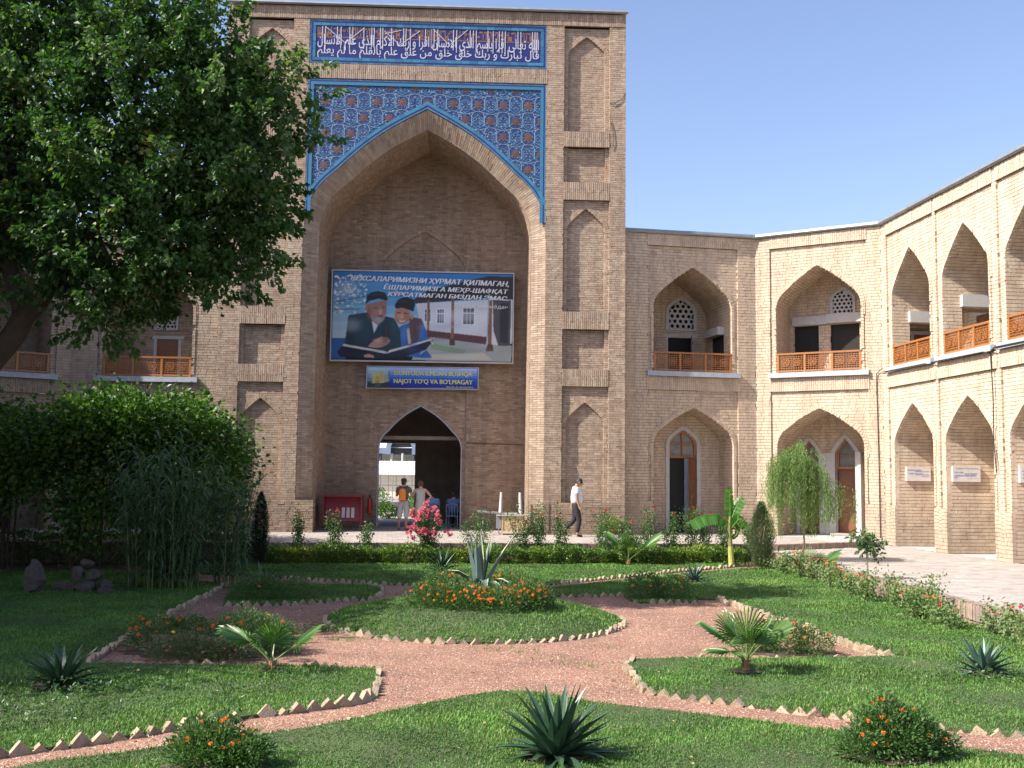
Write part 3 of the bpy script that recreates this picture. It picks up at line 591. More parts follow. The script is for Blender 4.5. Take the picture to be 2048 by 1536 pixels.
# splayed arch ring, its sides and the deep vault
ring = IA.outline(); rin = II.outline()
def splay_ring():
    n = 190; Po = polyline_resample(ring, np.linalg.norm(np.diff(ring, axis=0), axis=1).sum()/n); Pi = polyline_resample(rin, np.linalg.norm(np.diff(rin, axis=0), axis=1).sum()/n)
    def at_h(P, z, side):
        H = P[:len(P)//2+1] if side == 0 else P[len(P)//2:][::-1]; return np.interp(z, H[:, 1], H[:, 0])
    # straight sides: coursed bricks in two widths, then radial bricks above the springing
    bw = .074; zs = np.arange(ZP, 10.3, bw)
    for side in (0, 1):
        xo = XC-3.98 if side == 0 else XC+3.98; xi = XC-3.50 if side == 0 else XC+3.50; sg = 1 if side == 0 else -1
        for k, z in enumerate(zs):
            cutu = [0, .5, 1] if k % 2 else [0, .25, .78, 1]
            for q0, q1 in zip(cutu[:-1], cutu[1:]):
                ua, ub = xo+(xi-xo)*q0+sg*.004, xo+(xi-xo)*q1-sg*.004; wa, wb = -.04-.30*q0, -.04-.30*q1; t = float(M.tint()[0])-.03
                if side == 1: ua, ub, wa, wb = ub, ua, wb, wa
                M.hex.add(np.concatenate([FP.pt([ua, ub, ub, ua], [wa, wb, wb, wa], [z+.005, z+.005, z+bw-.005, z+bw-.005]), FP.pt([ua, ub, ub, ua], [wa-.1, wb-.1, wb-.1, wa-.1], [z+.005, z+.005, z+bw-.005, z+bw-.005])]), HEXF, t)
        M.mort.add(FP.pt([xo, xi, xi, xo], [-.055, -.355, -.355, -.055], [ZP, ZP, 10.3, 10.3]), [(0, 1, 2, 3)])
    oo = IA.outline(10.3); iw = II.outline(10.3); n = 150
    Po = polyline_resample(oo, np.linalg.norm(np.diff(oo, axis=0), axis=1).sum()/n)
    Pi = polyline_resample(iw, np.linalg.norm(np.diff(iw, axis=0), axis=1).sum()/n)
    for i in range(n):
        for q0, q1 in ((0, .5), (.5, 1)) if i % 2 else ((0, .3), (.3, 1)):
            g = .07; f = lambda P, s: P[i]+(P[i+1]-P[i])*s
            c = [f(Po, g)*(1-q1)+f(Pi, g)*q1, f(Po, 1-g)*(1-q1)+f(Pi, 1-g)*q1, f(Po, 1-g)*(1-q0-.01)+f(Pi, 1-g)*(q0+.01), f(Po, g)*(1-q0-.01)+f(Pi, g)*(q0+.01)]
            c = np.array(c); w = np.array([-.04-.30*q1, -.04-.30*q1, -.04-.30*q0, -.04-.30*q0])+rng.uniform(-.006, .006)
            M.hex.add(np.concatenate([FP.pt(c[:, 0], w, c[:, 1]), FP.pt(c[:, 0], w-.1, c[:, 1])]), HEXF, float(M.tint()[0]))
        c = np.array([Pi[i], Pi[i+1], Po[i+1], Po[i]]); M.mort.add(FP.pt(c[:, 0], [-.355, -.355, -.055, -.055], c[:, 1]), [(0, 1, 2, 3)])
splay_ring()
M.slab(FP, -5.56, -5.53, -.12, -.02, 1.53, 10.3); M.slab(FP, 2.43, 2.46, -.12, -.02, 1.53, 10.3)
# low plinths that stand proud of the splay at the foot of the arch
M.wall(FP, -5.53, -4.95, ZP, 1.53, .03, tb=-.03, dep=.36, jag=.01); M.wall(FP, 2.43, 2.60, ZP, 1.53, .03, dep=.3, tb=-.03)
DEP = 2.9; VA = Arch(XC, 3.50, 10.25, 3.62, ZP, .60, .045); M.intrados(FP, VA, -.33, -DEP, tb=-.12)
# back wall of the iwan: doorway, its sunk frame, and the blind arch above the billboard
BW = FP.off(-DEP); DA_ = Arch(-1.72, 1.47, 3.25, 1.55, ZP, .55, .06)
big = Arch(XC, 3.6, 10.25, 3.8, ZP, .60, .045)
lim = lambda z: [(-99, XC-big.hw(z)), (XC+big.hw(z), 99)] if z < big.top else [(-99, 99)]
BL = Arch(-1.70, 1.47, 9.52, 1.48, 9.0, .6, .03)
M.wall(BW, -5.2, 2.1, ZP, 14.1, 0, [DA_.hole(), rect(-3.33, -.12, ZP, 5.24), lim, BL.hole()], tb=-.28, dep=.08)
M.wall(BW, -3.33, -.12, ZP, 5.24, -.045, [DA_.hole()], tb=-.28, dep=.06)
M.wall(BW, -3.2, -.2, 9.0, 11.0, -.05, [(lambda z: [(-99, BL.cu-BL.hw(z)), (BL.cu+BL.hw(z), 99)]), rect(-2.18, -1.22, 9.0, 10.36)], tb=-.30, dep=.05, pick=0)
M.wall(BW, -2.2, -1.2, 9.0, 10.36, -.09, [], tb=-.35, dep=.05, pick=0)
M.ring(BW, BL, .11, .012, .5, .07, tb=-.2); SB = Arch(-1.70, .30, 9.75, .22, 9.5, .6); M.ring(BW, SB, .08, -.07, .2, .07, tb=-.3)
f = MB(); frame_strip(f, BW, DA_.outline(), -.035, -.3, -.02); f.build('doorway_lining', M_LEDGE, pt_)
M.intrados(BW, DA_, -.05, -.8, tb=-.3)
# roof edge and body
f = MB(); V = FP.pt([XL-.08, XR+.06]*4, [.10]*2+[.14]*2+[.10]*2+[-1.2]*2, [17.88]*2+[17.93]*2+[18.0]*2+[18.1]*2); f.add(V, [(0, 1, 3, 2), (2, 3, 5, 4), (4, 5, 7, 6)], [.8, .6, .4]); f.build('roof_flashing', M_METAL, pt_)
M.slab(FP, XL, XR, -5.0, -.12, 17.6, 17.9); M.slab(FP, XR-.3, XR-.11, -5.0, -.1, ZP, 17.6); M.slab(FP, XL+.11, XL+.3, -5.0, -.1, ZP, 17.6)
M.slab(FP, XL+.3, XR-.3, -5.0, -4.8, 5.2, 17.6); M.slab(FP, -5.5, 2.4, -.6, -.15, 14.55, 17.6)
SR = Fr((XR, Y0), (XR, Y0+5)); M.wall(SR, 0, 5, ZP, 17.88, 0, pick=0, course=.15, blen=.4)
SL = Fr((XL, Y0+5), (XL, Y0)); M.wall(SL, 0, 5, 9, 17.88, 0, pick=0, course=.15, blen=.4)
# vestibule behind the doorway
V_ = MB(); YB = 37.7
def wallbox(x0, x1, y0, y1, z0, z1): box(V_, ((x0+x1)/2, (y0+y1)/2, (z0+z1)/2), (abs(x1-x0), abs(y1-y0), abs(z1-z0)))
wallbox(-8.0, -7.8, 37.75, 44, ZP-.3, 6.2); wallbox(4.8, 5.0, 37.75, 44, ZP-.3, 6.2); wallbox(-8, 5, 37.75, 44.4, 6.2, 6.4)
wallbox(-7.8, -5.2, 44, 44.4, ZP, 6.2); wallbox(-2.24, 5, 44, 44.4, ZP-.3, 6.2); wallbox(-5.2, -2.24, 44, 44.4, 3.67, 6.2)
wallbox(-7.9, -3.3, 37.7, 37.78, ZP, 6.2); wallbox(-.1, 4.9, 37.7, 37.78, ZP, 6.2); wallbox(-3.3, -.1, 37.7, 37.78, 5.0, 6.2)
wallbox(-3.6, .3, 37.9, 38.05, 3.62, 3.75)
V_.build('vestibule', mat('vestibule_plaster', [(.34, .27, .21)], .9, .2, 2, .2, 20), pt_)
# tiled frieze with the inscription
def tile_frame(root, u0, u1, z0, z1, w, parts=((.055, M_LB, .9), (.05, M_NV, .2), (.10, M_CY, .8))):
    o = 0
    for k, (t, mt, tn) in enumerate(parts):
        f = MB(); a, b, c, e = u0+o, u1-o, z0+o, z1-o; ww = w+.004*(k % 2)
        for (p0, p1, q0, q1) in ((a, b, e-t, e), (a, b, c, c+t), (a, a+t, c+t, e-t), (b-t, b, c+t, e-t)):
            L = max(p1-p0, q1-q0); n = max(1, int(L/.27)); horiz = (p1-p0) > (q1-q0)
            for i in range(n):
                s0, s1 = i/n, (i+1)/n; g = .004
                if horiz: fbox(f, FP, p0+(p1-p0)*s0+g, p0+(p1-p0)*s1-g, w-.03, ww, q0, q1, rng.uniform(tn-.45, tn+.3))
                else: fbox(f, FP, p0, p1, w-.03, ww, q0+(q1-q0)*s0+g, q0+(q1-q0)*s1-g, rng.uniform(tn-.45, tn+.3))
        f.build('glazed_border', mt, root, kind='stuff'); o += t
    return o
CP = thing('calligraphy_panel', 'long blue tiled frieze with white Arabic lettering along the top of the portal', 'tile panel', (XC, Y0, 15.95))
cu0, cu1, cz0, cz1 = -5.50, 2.40, 15.94, 17.44
b_ = MB(); fbox(b_, FP, cu0, cu1, -.08, -.035, cz0, cz1, .3); b_.build('navy_ground', M_NV, CP)
o = tile_frame(CP, cu0, cu1, cz0, cz1, -.01)
iu0, iu1, iz0, iz1 = cu0+o, cu1-o, cz0+o, cz1-o; Wd, Hh = iu1-iu0, iz1-iz0
g = MB(); z = iz0+.66*Hh
x = iu0+.05
while x < iu1-.1:                                        # ochre knotted band behind the uprights
    k = rng.integers(0, 4); wdt = rng.uniform(.05, .16)
    if k == 0: fbox(g, FP, x, x+.035, -.035, -.028, z, iz1-.02, rng.random()); 
    elif k == 1: fbox(g, FP, x, min(x+wdt, iu1), -.035, -.0285, z+rng.uniform(0, .1), z+rng.uniform(.13, .2), rng.random()); fbox(g, FP, x, x+.03, -.035, -.028, z, iz1-.05, rng.random())
    elif k == 2: fbox(g, FP, x, min(x+wdt, iu1), -.035, -.0285, iz1-.12, iz1-.06, rng.random()); fbox(g, FP, x+wdt-.03, x+wdt, -.035, -.029, z+.02, iz1-.06, rng.random())
    else: fbox(g, FP, x, min(x+wdt, iu1), -.035, -.0285, z+.17, z+.24, rng.random())
    x += wdt*.8
fbox(g, FP, iu0+.02, iu1-.02, -.035, -.0295, z-.04, z-.005, .3)
g.build('ochre_kufic_band', M_OC, CP, kind='stuff')
def shape_ar(s):
    out = ''; nonj = set('اأإآدذرزوىء ')
    N_ = unicodedata.name; i = 0
    while i < len(s):
        c = s[i]
        if c == ' ': out += ' '; i += 1; continue
        prev = s[i-1] if i else ' '; pj = prev not in nonj
        if c == 'ل' and i+1 < len(s) and s[i+1] in 'اأ':
            out += '\ufefc' if pj else '\ufefb'; i += 2; continue
        nx = s[i+1] if i+1 < len(s) else ' '; nj = nx != ' ' and c not in nonj
        form = ' MEDIAL FORM' if pj and nj else ' FINAL FORM' if pj else ' INITIAL FORM' if nj else ' ISOLATED FORM'
        try: out += unicodedata.lookup(N_(c)+form)
        except KeyError: out += c
        i += 1
    return out[::-1]
def text_mesh(s, fr, u0, u1, z0, z1, w, material, parent, name='lettering', bold=.0, shear=0., ext=.003, fit=True, kind=None, slope=0.):
    c = bpy.data.curves.new('t', 'FONT'); c.body = s; c.offset = bold; c.shear = shear; c.extrude = 0; c.resolution_u = 3
    t = bpy.data.objects.new('t', c); COL.objects.link(t); dg = bpy.context.evaluated_depsgraph_get(); me = bpy.data.meshes.new_from_object(t.evaluated_get(dg)); bpy.data.objects.remove(t)
    n = len(me.vertices); v = np.empty(n*3, np.float32); me.vertices.foreach_get('co', v); v = v.reshape(-1, 3); a, b = v.min(0), v.max(0)
    sx = (u1-u0)/(b[0]-a[0]); sz = (z1-z0)/(b[1]-a[1]) if fit else sx
    uu_ = u0+(v[:, 0]-a[0])*sx; P = fr.pt(uu_, w, z0+(v[:, 1]-a[1])*sz+slope*(uu_-u0))-np.array(base(parent)); me.vertices.foreach_set('co', P.astype(np.float32).ravel()); me.materials.clear(); me.materials.append(material); me.update()
    me.name = name; o = bpy.data.objects.new(name, me); COL.objects.link(o); o.parent = parent
    if kind: o['kind'] = kind
    return o
M_LET = mat('white_lettering', [(.50, .49, .56)], .4)
text_mesh(shape_ar('الله تعالى اقرا باسم الذي الانسان اقرا و ربك الاكرم الذي علم الانسان'), FP, iu0+.06, iu1-.06, iz0+.22*Hh, iz0+.74*Hh, -.022, M_LET, CP, 'upper_script_line', bold=.006, kind='stuff')
text_mesh(shape_ar('قال تبارك و ربك خلق خلق من علق علم بالقلم ما لم يعلم'), FP, iu0+.06, iu1-.06, iz0-.02*Hh, iz0+.38*Hh, -.026, M_LET, CP, 'lower_script_line', bold=.006, kind='stuff')
up = MB()
for xs, sc, x0 in (((20, 70, 130, 400, 455, 685, 740, 790, 990, 1080, 1185, 1235, 1290, 1505, 1555, 1755, 1800, 1835), 8.53, 860), ((205, 255, 450, 510, 650, 700, 880, 1010, 1050, 1150, 1190, 1335, 1530, 1570, 1640, 1890, 1990), 8.19, 620)):
    for x in xs:
        u = -5.5+(x0+x/sc-620)/475*7.9; bar2(up, FP, (u+rng.uniform(-.01, .01), iz0+Hh*rng.uniform(.22, .45)), (u, iz1-.03), .024, -.034, -.019)
for (a, b) in (((255, 140), (600, 440)), ((880, 150), (590, 420)), ((1215, 190), (1480, 440)), ((1800, 170), (1470, 440)), ((1230, 240), (1490, 170))):
    q = lambda p: (-5.5+(p[0]/8.19)/475*7.9, iz1-(p[1]-120)/570*Hh); bar2(up, FP, q(a), q(b), .020, -.034, -.0175)
for (a, b) in (((50, 190), (340, 490)), ((640, 190), (350, 470))):
    q = lambda p: (-5.5+(240+p[0]/8.53)/475*7.9, iz1-(p[1]-180)/590*Hh); bar2(up, FP, q(a), q(b), .020, -.034, -.0175)
up.build('tall_uprights', M_LET, CP, kind='stuff')
# spandrel of star mosaic
SP = thing('spandrel_mosaic', 'blue mosaic spandrel of red-brown stars and pale interlace above the great arch', 'tile panel', (XC, Y0, 10.4))
su0, su1, sz1 = -5.50, 2.40, 15.40
OA = Arch(XC, 3.985, 10.35, 4.12, 5, .60, .045)
def above(u, z, m=0.):
    """inside the spandrel, at least m from its edges"""
    if not (su0+m < u < su1-m and z < sz1-m): return False
    if z >= OA.top+m*1.1: return True
    return abs(u-XC) > OA.hw(max(z-m*.75, 5.1))+m*.75 and z > 10.4
b_ = MB(); ol = OA.outline(10.36)
for i in range(len(ol)-1):
    (x0, z0), (x1, z1) = ol[i], ol[i+1]
    if x1 > x0+1e-5: b_.add(FP.pt([x0, x1, x1, x0], -.05, [z0, z1, sz1, sz1]), [(0, 1, 2, 3)], .12)
b_.add(FP.pt([su0, XC-3.985, XC-3.985, su0], -.05, [10.36, 10.36, sz1, sz1]), [(0, 1, 2, 3)], .12); b_.build('mosaic_ground', M_LB, SP)
f = MB(); g = MB(); h = MB()
for k, (t0, t1, mb, tn) in enumerate(((.0, .05, h, .9), (.05, .10, g, .2), (.10, .20, f, .7))):
    o1 = polyline_resample(OA.outline(10.4), .24); T = np.gradient(o1, axis=0); T /= np.linalg.norm(T, axis=1)[:, None]; N_ = np.stack([-T[:, 1], T[:, 0]], 1); N_[int(np.argmax(o1[:, 1]))] = (0, 1.28)
    for i in range(len(o1)-1):
        q = np.array([o1[i]+N_[i]*t0, o1[i+1]+N_[i+1]*t0, o1[i+1]+N_[i+1]*t1, o1[i]+N_[i]*t1]); q[:, 0] = np.clip(q[:, 0], su0, su1)
        mb.add(np.concatenate([FP.pt(q[:, 0], -.012+.003*k, q[:, 1]), FP.pt(q[:, 0], -.06, q[:, 1])]), HEXF, rng.uniform(tn-.2, tn+.2))
for (t0, t1, mb, tn) in ((.0, .045, h, .9), (.045, .09, g, .2), (.09, .19, f, .7)):
    for (a, b, c, e) in ((su0+t0, su1-t0, sz1-t1, sz1-t0), (su0+t0, su0+t1, 10.7, sz1-t1), (su1-t1, su1-t0, 10.7, sz1-t1)): fbox(mb, FP, a, b, -.06, -.008, c, e, tn)
f.build('turquoise_border', M_CY, SP, kind='stuff'); g.build('navy_border', M_NV, SP, kind='stuff'); h.build('pale_blue_border', M_LB, SP, kind='stuff')
SXs, SZs = .84, .545
lines = MB(); lights = MB(); pets = MB(); stars = MB(); dots = MB()
def seg(mb, p, q, wd, w, t):
    p, q = np.array(p), np.array(q); n = max(1, int(np.linalg.norm(q-p)/.07))
    for i in range(n):
        a, b = p+(q-p)*i/n, p+(q-p)*(i+1)/n
        if above(*a, .20) and above(*b, .20):
            tt = (b-a)/np.linalg.norm(b-a); nn = np.array([-tt[1], tt[0]])*wd/2; c = np.array([a-nn, b-nn, b+nn, a+nn]); mb.add(FP.pt(c[:, 0], w, c[:, 1]), [(0, 1, 2, 3)], t)
nst = 0
for r in range(-1, 11):
    z = 14.66+.545-r*SZs; offx = 0 if r % 2 == 1 else SXs/2
    for k in range(-6, 7):
        u = XC+k*SXs+offx+(SXs/2 if False else 0)
        inside = [above(u+.17*math.cos(a), z+.17*math.sin(a), .17) for a in np.linspace(0, 2*PI, 12)]
        if any(inside):
            if all(inside) or sum(inside) > 5:
                o_ = [(u+(.185 if q % 2 == 0 else .105)*math.cos(q*PI/8), z+(.185 if q % 2 == 0 else .105)*math.sin(q*PI/8)) for q in range(16)]
                o_ = [p for p in o_ if above(p[0], p[1], .15)]
                if len(o_) > 4:
                    s_ = MB(); P_ = np.array(o_); 
                    s_.add(np.concatenate([FP.pt(P_[:, 0], -.040, P_[:, 1]), FP.pt([u], -.034, [z])]), [(i, (i+1) % len(o_), len(o_)) for i in range(len(o_))], rng.random()); s_.build('star_tile', M_RB, SP); nst += 1
        for q in range(8):
            a = q*PI/4+PI/8; c = (u+.215*math.cos(a), z+.215*math.sin(a))
            if above(*c, .2): pets.add(FP.pt([c[0]+.045*math.cos(a+j*PI/2) for j in range(4)], -.042, [c[1]+.035*math.sin(a+j*PI/2) for j in range(4)]), [(0, 1, 2, 3)], rng.random())
            seg(lines, (u+.28*math.cos(a), z+.25*math.sin(a)), (u+.28*math.cos(a+PI/4), z+.25*math.sin(a+PI/4)), .020, -.0405, rng.uniform(.7, 1))
        m = SXs/2
        for sx in (-1, 1):
            seg(lights, (u+sx*m*.5, z-SZs*.5+.1), (u+sx*m*.5, z+SZs*.5-.1), .016, -.038, rng.random()); seg(lights, (u+sx*m*.5, z+SZs*.5-.1), (u+sx*m*.62, z+SZs*.5), .016, -.038, rng.random())
            seg(lines, (u, z+SZs*.5), (u+sx*m, z+SZs), .017, -.039, .9); seg(lights, (u+sx*m*.1, z+SZs*.42), (u+sx*m*.9, z-SZs*.42+SZs), .012, -.037, .3)
            seg(lines, (u+sx*m*.45, z), (u+sx*m*1.0, z+SZs*.35), .015, -.0395, .8); seg(lines, (u+sx*m*.45, z), (u+sx*m*1.0, z-SZs*.35), .015, -.0395, .8)
        for q in range(6):
            a = q*PI/3; c = (u+.5*SXs+.11*math.cos(a), z+.09*math.sin(a))
            if above(*c, .2): dots.add(FP.pt([c[0]+.018*math.cos(j*PI/2) for j in range(4)], -.036, [c[1]+.018*math.sin(j*PI/2) for j in range(4)]), [(0, 1, 2, 3)], rng.random())
        c = (u+.5*SXs, z)
        for q in range(5):
            e_ = (c[0]+rng.uniform(-.16, .16), c[1]+rng.uniform(-.2, .2))
            if above(*e_, .2): pets.add(FP.pt([e_[0]+.035*math.cos(j*PI/2) for j in range(4)], -.0435, [e_[1]+.035*math.sin(j*PI/2) for j in range(4)]), [(0, 1, 2, 3)], rng.random())
for k in range(9000):
    p_ = (rng.uniform(su0, su1), rng.uniform(10.6, sz1))
    if above(*p_, .2):
        r_ = rng.uniform(.008, .022); a_ = rng.uniform(0, PI); mbx = (pets, dots, lines, pets)[int(rng.integers(0, 4))]; mbx.add(FP.pt([p_[0]+r_*1.6*math.cos(a_+j*PI/2) for j in range(4)], -.0445+rng.uniform(0, .0006), [p_[1]+r_*math.sin(a_+j*PI/2) for j in range(4)]), [(0, 1, 2, 3)], rng.random())
lines.build('blue_interlace', mat('glazed_sky', [(.035, .11, .25), (.055, .17, .32), (.09, .24, .38)], .35), SP, kind='stuff'); lights.build('white_interlace', M_WT, SP, kind='stuff'); pets.build('navy_petals', M_NV, SP, kind='stuff'); dots.build('white_dots', M_WT, SP, kind='stuff')
M.finish()

# ------------------------------------------------------------ ground, paths, lawns
def sheet(name, poly, z, material, kind='structure', skirt=None):
    from mathutils.geometry import tessellate_polygon
    P = [Vector((x, y, z)) for x, y in poly]; T = tessellate_polygon([P]); mb = MB(); mb.add([tuple(p) for p in P], [tuple(t) for t in T], .5)
    if skirt is not None:
        n = len(P); V = [tuple(p) for p in P]+[(p.x, p.y, skirt) for p in P]; mb.add(V, [(i, (i+1) % n, n+(i+1) % n, n+i) for i in range(n)], .5)
    o = mb.build(name, material); o['kind'] = kind; return o
sheet('ground', [(-400, -300), (400, -300), (400, 700), (-400, 700)], -.03, M_SOIL)
sheet('gravel_path', [(-8.3, 6.2), (8.3, 6.2), (8.3, 29.4), (-8.3, 28.4)], 0.0, M_GRAVEL)
# upper pavement before the portal, with a brick kerb; lower side walks
PAVE = [(-18, 27.6), (-5.2, 28.75), (8.85, 29.95), (12.4, 31.9), (13.4, 33.2), (13.4, 37), (9.75, 37), (5.1, 38.5), (-8, 38.5), (-18, 37)]
sheet('pavement', PAVE, ZP-.012, M_PLASTER, skirt=-.03)
sheet('street_beyond', [(-40, 38.4), (40, 38.4), (40, 90), (-40, 90)], ZP-.06, M_PAVE)
sheet('side_walk', [(8.45, -3), (18.5, -3), (18.5, 34), (13.4, 33.4), (8.85, 30.0), (8.45, 29.4)], .35-.012, M_PLASTER, skirt=-.03)
sheet('side_walk', [(-13.2, -3), (-13.2, 27.9), (-18, 27.4), (-18, -3)], .35-.012, M_PLASTER, skirt=-.03)
sheet('terrace', [(-8.44, -6), (8.44, -6), (8.44, 6.1), (-8.44, 6.1)], .5, M_PAVE, skirt=-.03)
def tiles(name, label, poly, z, s=.30, ang=0., npick=150):
    root = thing(name, label, 'paving', (sum(p[0] for p in poly)/len(poly), sum(p[1] for p in poly)/len(poly), z)); root['kind'] = 'structure'
    P = np.array(poly); x0, y0 = P.min(0)-1; x1, y1 = P.max(0)+1; ca, sa = math.cos(ang), math.sin(ang); C = []
    for j, y in enumerate(np.arange(y0, y1, s)):
        for x in np.arange(x0, x1, s): C.append((x+(s/2 if j % 2 else 0), y))
    C = np.array(C); C = C@np.array([[ca, sa], [-sa, ca]])+rng.uniform(-.004, .004, C.shape)
    ok = inpoly(C, poly); C = C[ok]; mb = MB(); h = s/2-.006; dist = np.linalg.norm(C, axis=1); order = np.argsort(np.where((np.abs(C[:, 0]/C[:, 1]) < .5) & (C[:, 1] > 8), dist, 1e9))
    dz = rng.uniform(-.003, .003, len(C)); q = np.array([(-h, -h), (h, -h), (h, h), (-h, h)])@np.array([[ca, sa], [-sa, ca]])
    tn = np.clip(rng.normal(.5, .25, len(C)), 0, 1)
    V = np.zeros((len(C), 8, 3)); V[:, :4, :2] = C[:, None]+q; V[:, 4:, :2] = C[:, None]+q; V[:, :4, 2] = (z+dz)[:, None]; V[:, 4:, 2] = z-.03
    pick = set(order[:npick].tolist()); rest = [i for i in range(len(C)) if i not in pick]
    mb.many(V[rest], [(0, 1, 2, 3), (0, 4, 5, 1), (1, 5, 6, 2), (2, 6, 7, 3), (3, 7, 4, 0)], tn[rest]); mb.build('paving_tile_field', M_PAVE, root, kind='stuff')
    for i in sorted(pick):
        k = int(min(tn[i], .999)*8); key = (name, s, k)
        if key not in UNIT: b = MB(); box(b, (0, 0, -.015), (2*h, 2*h, .03), tint=(k+.5)/8); UNIT[key] = b.mesh('tile', M_PAVE)
        t = bpy.data.objects.new('tile', UNIT[key]); COL.objects.link(t); t.parent = root; t.location = Vector((C[i, 0], C[i, 1], z+dz[i]))-root.location; t.rotation_euler.z = ang
tiles('pavement_tiles', 'worn pinkish square paving in front of the portal', [(-8, 28.9), (-5.2, 28.95), (8.8, 30.12), (12.3, 32.0), (9.7, 35.2), (5.1, 34.5), (2.3, 34.0), (1.8, 36.8), (-4.9, 36.8), (-5.0, 34), (-8, 34)], ZP, .30, .08)
tiles('side_walk_tiles', 'pale paving of the lower walk along the right wing', [(8.62, 12), (14.4, 12), (13.9, 25), (13.2, 32.7), (12.4, 31.7), (8.95, 29.8), (8.62, 29.2)], .35, .30, .0)
def kerb(label, pts, z1, h, bw=.085, w=.12, pick=True):
    root = thing('brick_kerb', label, 'kerb', (pts[0][0], pts[0][1], z1-h)); mb = MB(); P = polyline_resample(pts, bw); n = 0
    for i in range(len(P)-1):
        c = (P[i]+P[i+1])/2; a = math.atan2(P[i+1, 1]-P[i, 1], P[i+1, 0]-P[i, 0]); L = np.linalg.norm(P[i+1]-P[i])
        q = MB() if (pick and n < 150 and abs(c[0]/c[1]) < .49) else mb; nx, ny = -math.sin(a), math.cos(a)
        box(q, (c[0]+nx*(.09+rng.uniform(-.006, .006)), c[1]+ny*.09, z1-.13+rng.uniform(-.005, .005)), (L-.012, .25, .26), a, rng.random())
        if q is not mb: q.build('brick', MATS['kerb_brick'], root); n += 1
    for k in range(int((h-.27)/.075)+1):
        Q = polyline_resample(pts, .26)
        for i in range(len(Q)-1):
            c = (Q[i]+Q[i+1])/2; a = math.atan2(Q[i+1, 1]-Q[i, 1], Q[i+1, 0]-Q[i, 0]); nx, ny = -math.sin(a), math.cos(a); zz = z1-.27-.0375-k*.075
            if zz > -.05: box(mb, (c[0]+nx*.11, c[1]+ny*.11, zz), (.25, .24, .062), a, rng.random())
    mb.build('kerb_brickwork', MATS['kerb_brick'], root, kind='stuff')
mat('kerb_brick', [(.22, .16, .125), (.30, .22, .165), (.26, .19, .16), (.36, .27, .20)], .9, .2, 6, .5, 50)
kerb('upright brick kerb of the pavement behind the hedge', [(-13.5, 27.98), (-5.2, 28.75), (8.85, 29.95)], ZP+.012, .55)
kerb('low brick step between the upper pavement and the right walk', [(8.86, 29.96), (12.4, 31.9)], ZP+.012, .27, pick=True)
kerb('brick kerb of the right walk behind the zinnias', [(8.42, 12.0), (8.42, 29.3)][::-1], .355, .38, pick=False)
# lawns
def circ(cx, cy, r, n=48): return [(cx+r*math.cos(2*PI*k/n), cy+r*math.sin(2*PI*k/n)) for k in range(n)]
B_TOP = [(-4.3, 8.0), (-3.4, 8.94), (-2.88, 9.2), (-2.51, 9.48), (-2.0, 9.76), (-1.47, 10.1), (-1.0, 10.52), (-.51, 11.05), (0.0, 11.55), (.4, 11.8), (.75, 11.75), (1.35, 11.25), (2.09, 10.86), (2.93, 10.38), (3.62, 9.95), (4.24, 9.5), (4.89, 9.15), (6.2, 8.3)]
LAWNS = {
 'front': B_TOP+[(6.9, 7.6), (6.9, 6.3), (-5.2, 6.3), (-5.2, 7.2)],
 'left': [(-13.0, 6.3), (-5.6, 6.3), (-4.9, 8.0), (-3.87, 9.17), (-3.38, 9.5), (-3.0, 9.8), (-2.62, 10.2), (-2.17, 10.53), (-1.68, 10.85), (-1.17, 11.2), (-1.0, 11.46), (-.98, 12.1), (-1.07, 13.1), (-2.03, 13.22), (-3.26, 13.3), (-4.67, 13.42), (-4.70, 13.99), (-4.8, 15.34), (-4.92, 17.32), (-4.96, 18.97), (-4.97, 21.0), (-5.1, 22.9), (-6.3, 23.6), (-8.35, 25.5), (-13.0, 26.0)],
 'right_front': [(5.85, 14.22), (4.07, 13.97), (3.02, 14.0), (2.2, 13.85), (1.98, 13.42), (2.0, 12.86), (2.0, 12.3), (1.99, 11.85), (2.33, 11.55), (2.88, 11.2), (3.38, 10.85), (3.98, 10.5), (4.46, 10.26), (4.86, 10.02), (5.3, 9.8), (6.5, 9.0), (8.35, 8.0), (8.35, 14.25)],
 'right': [(8.35, 14.253), (5.8, 14.32), (5.54, 14.47), (5.46, 15.1), (5.40, 16.25), (5.27, 17.32), (5.07, 18.35), (4.97, 19.73), (4.92, 20.7), (4.42, 20.75), (4.40, 20.1), (3.18, 20.05), (3.13, 21.06), (1.5, 20.98), (1.52, 22.3), (1.75, 22.55), (3.67, 24.4), (5.39, 26.0), (7.7, 27.9), (8.35, 28.6)],
 'rear': [(-8.35, 27.0), (-6.6, 25.3), (-4.64, 24.49), (-3.25, 23.7), (-1.87, 23.08), (-.89, 22.7), (.4, 22.6), (1.7, 23.12), (3.64, 25.0), (5.42, 26.7), (7.93, 28.95), (8.1, 29.5), (-5.2, 28.35), (-8.35, 28.1)],
 'left_back': [(-4.75, 22.75), (-4.66, 21.0), (-4.35, 19.25), (-3.39, 19.3), (-1.75, 20.35), (-1.66, 21.3), (-1.75, 22.2), (-2.1, 22.6), (-3.3, 22.9)],
}
CIR = (.14, 17.6, 2.42)
def mound(x, y): r2 = ((x-CIR[0])**2+(y-CIR[1])**2)/CIR[2]**2; return .05+.35*np.clip(1-r2, 0, 1)**.8
for k, p in LAWNS.items(): sheet('lawn', p, .035, M_LAWN, skirt=-.02)
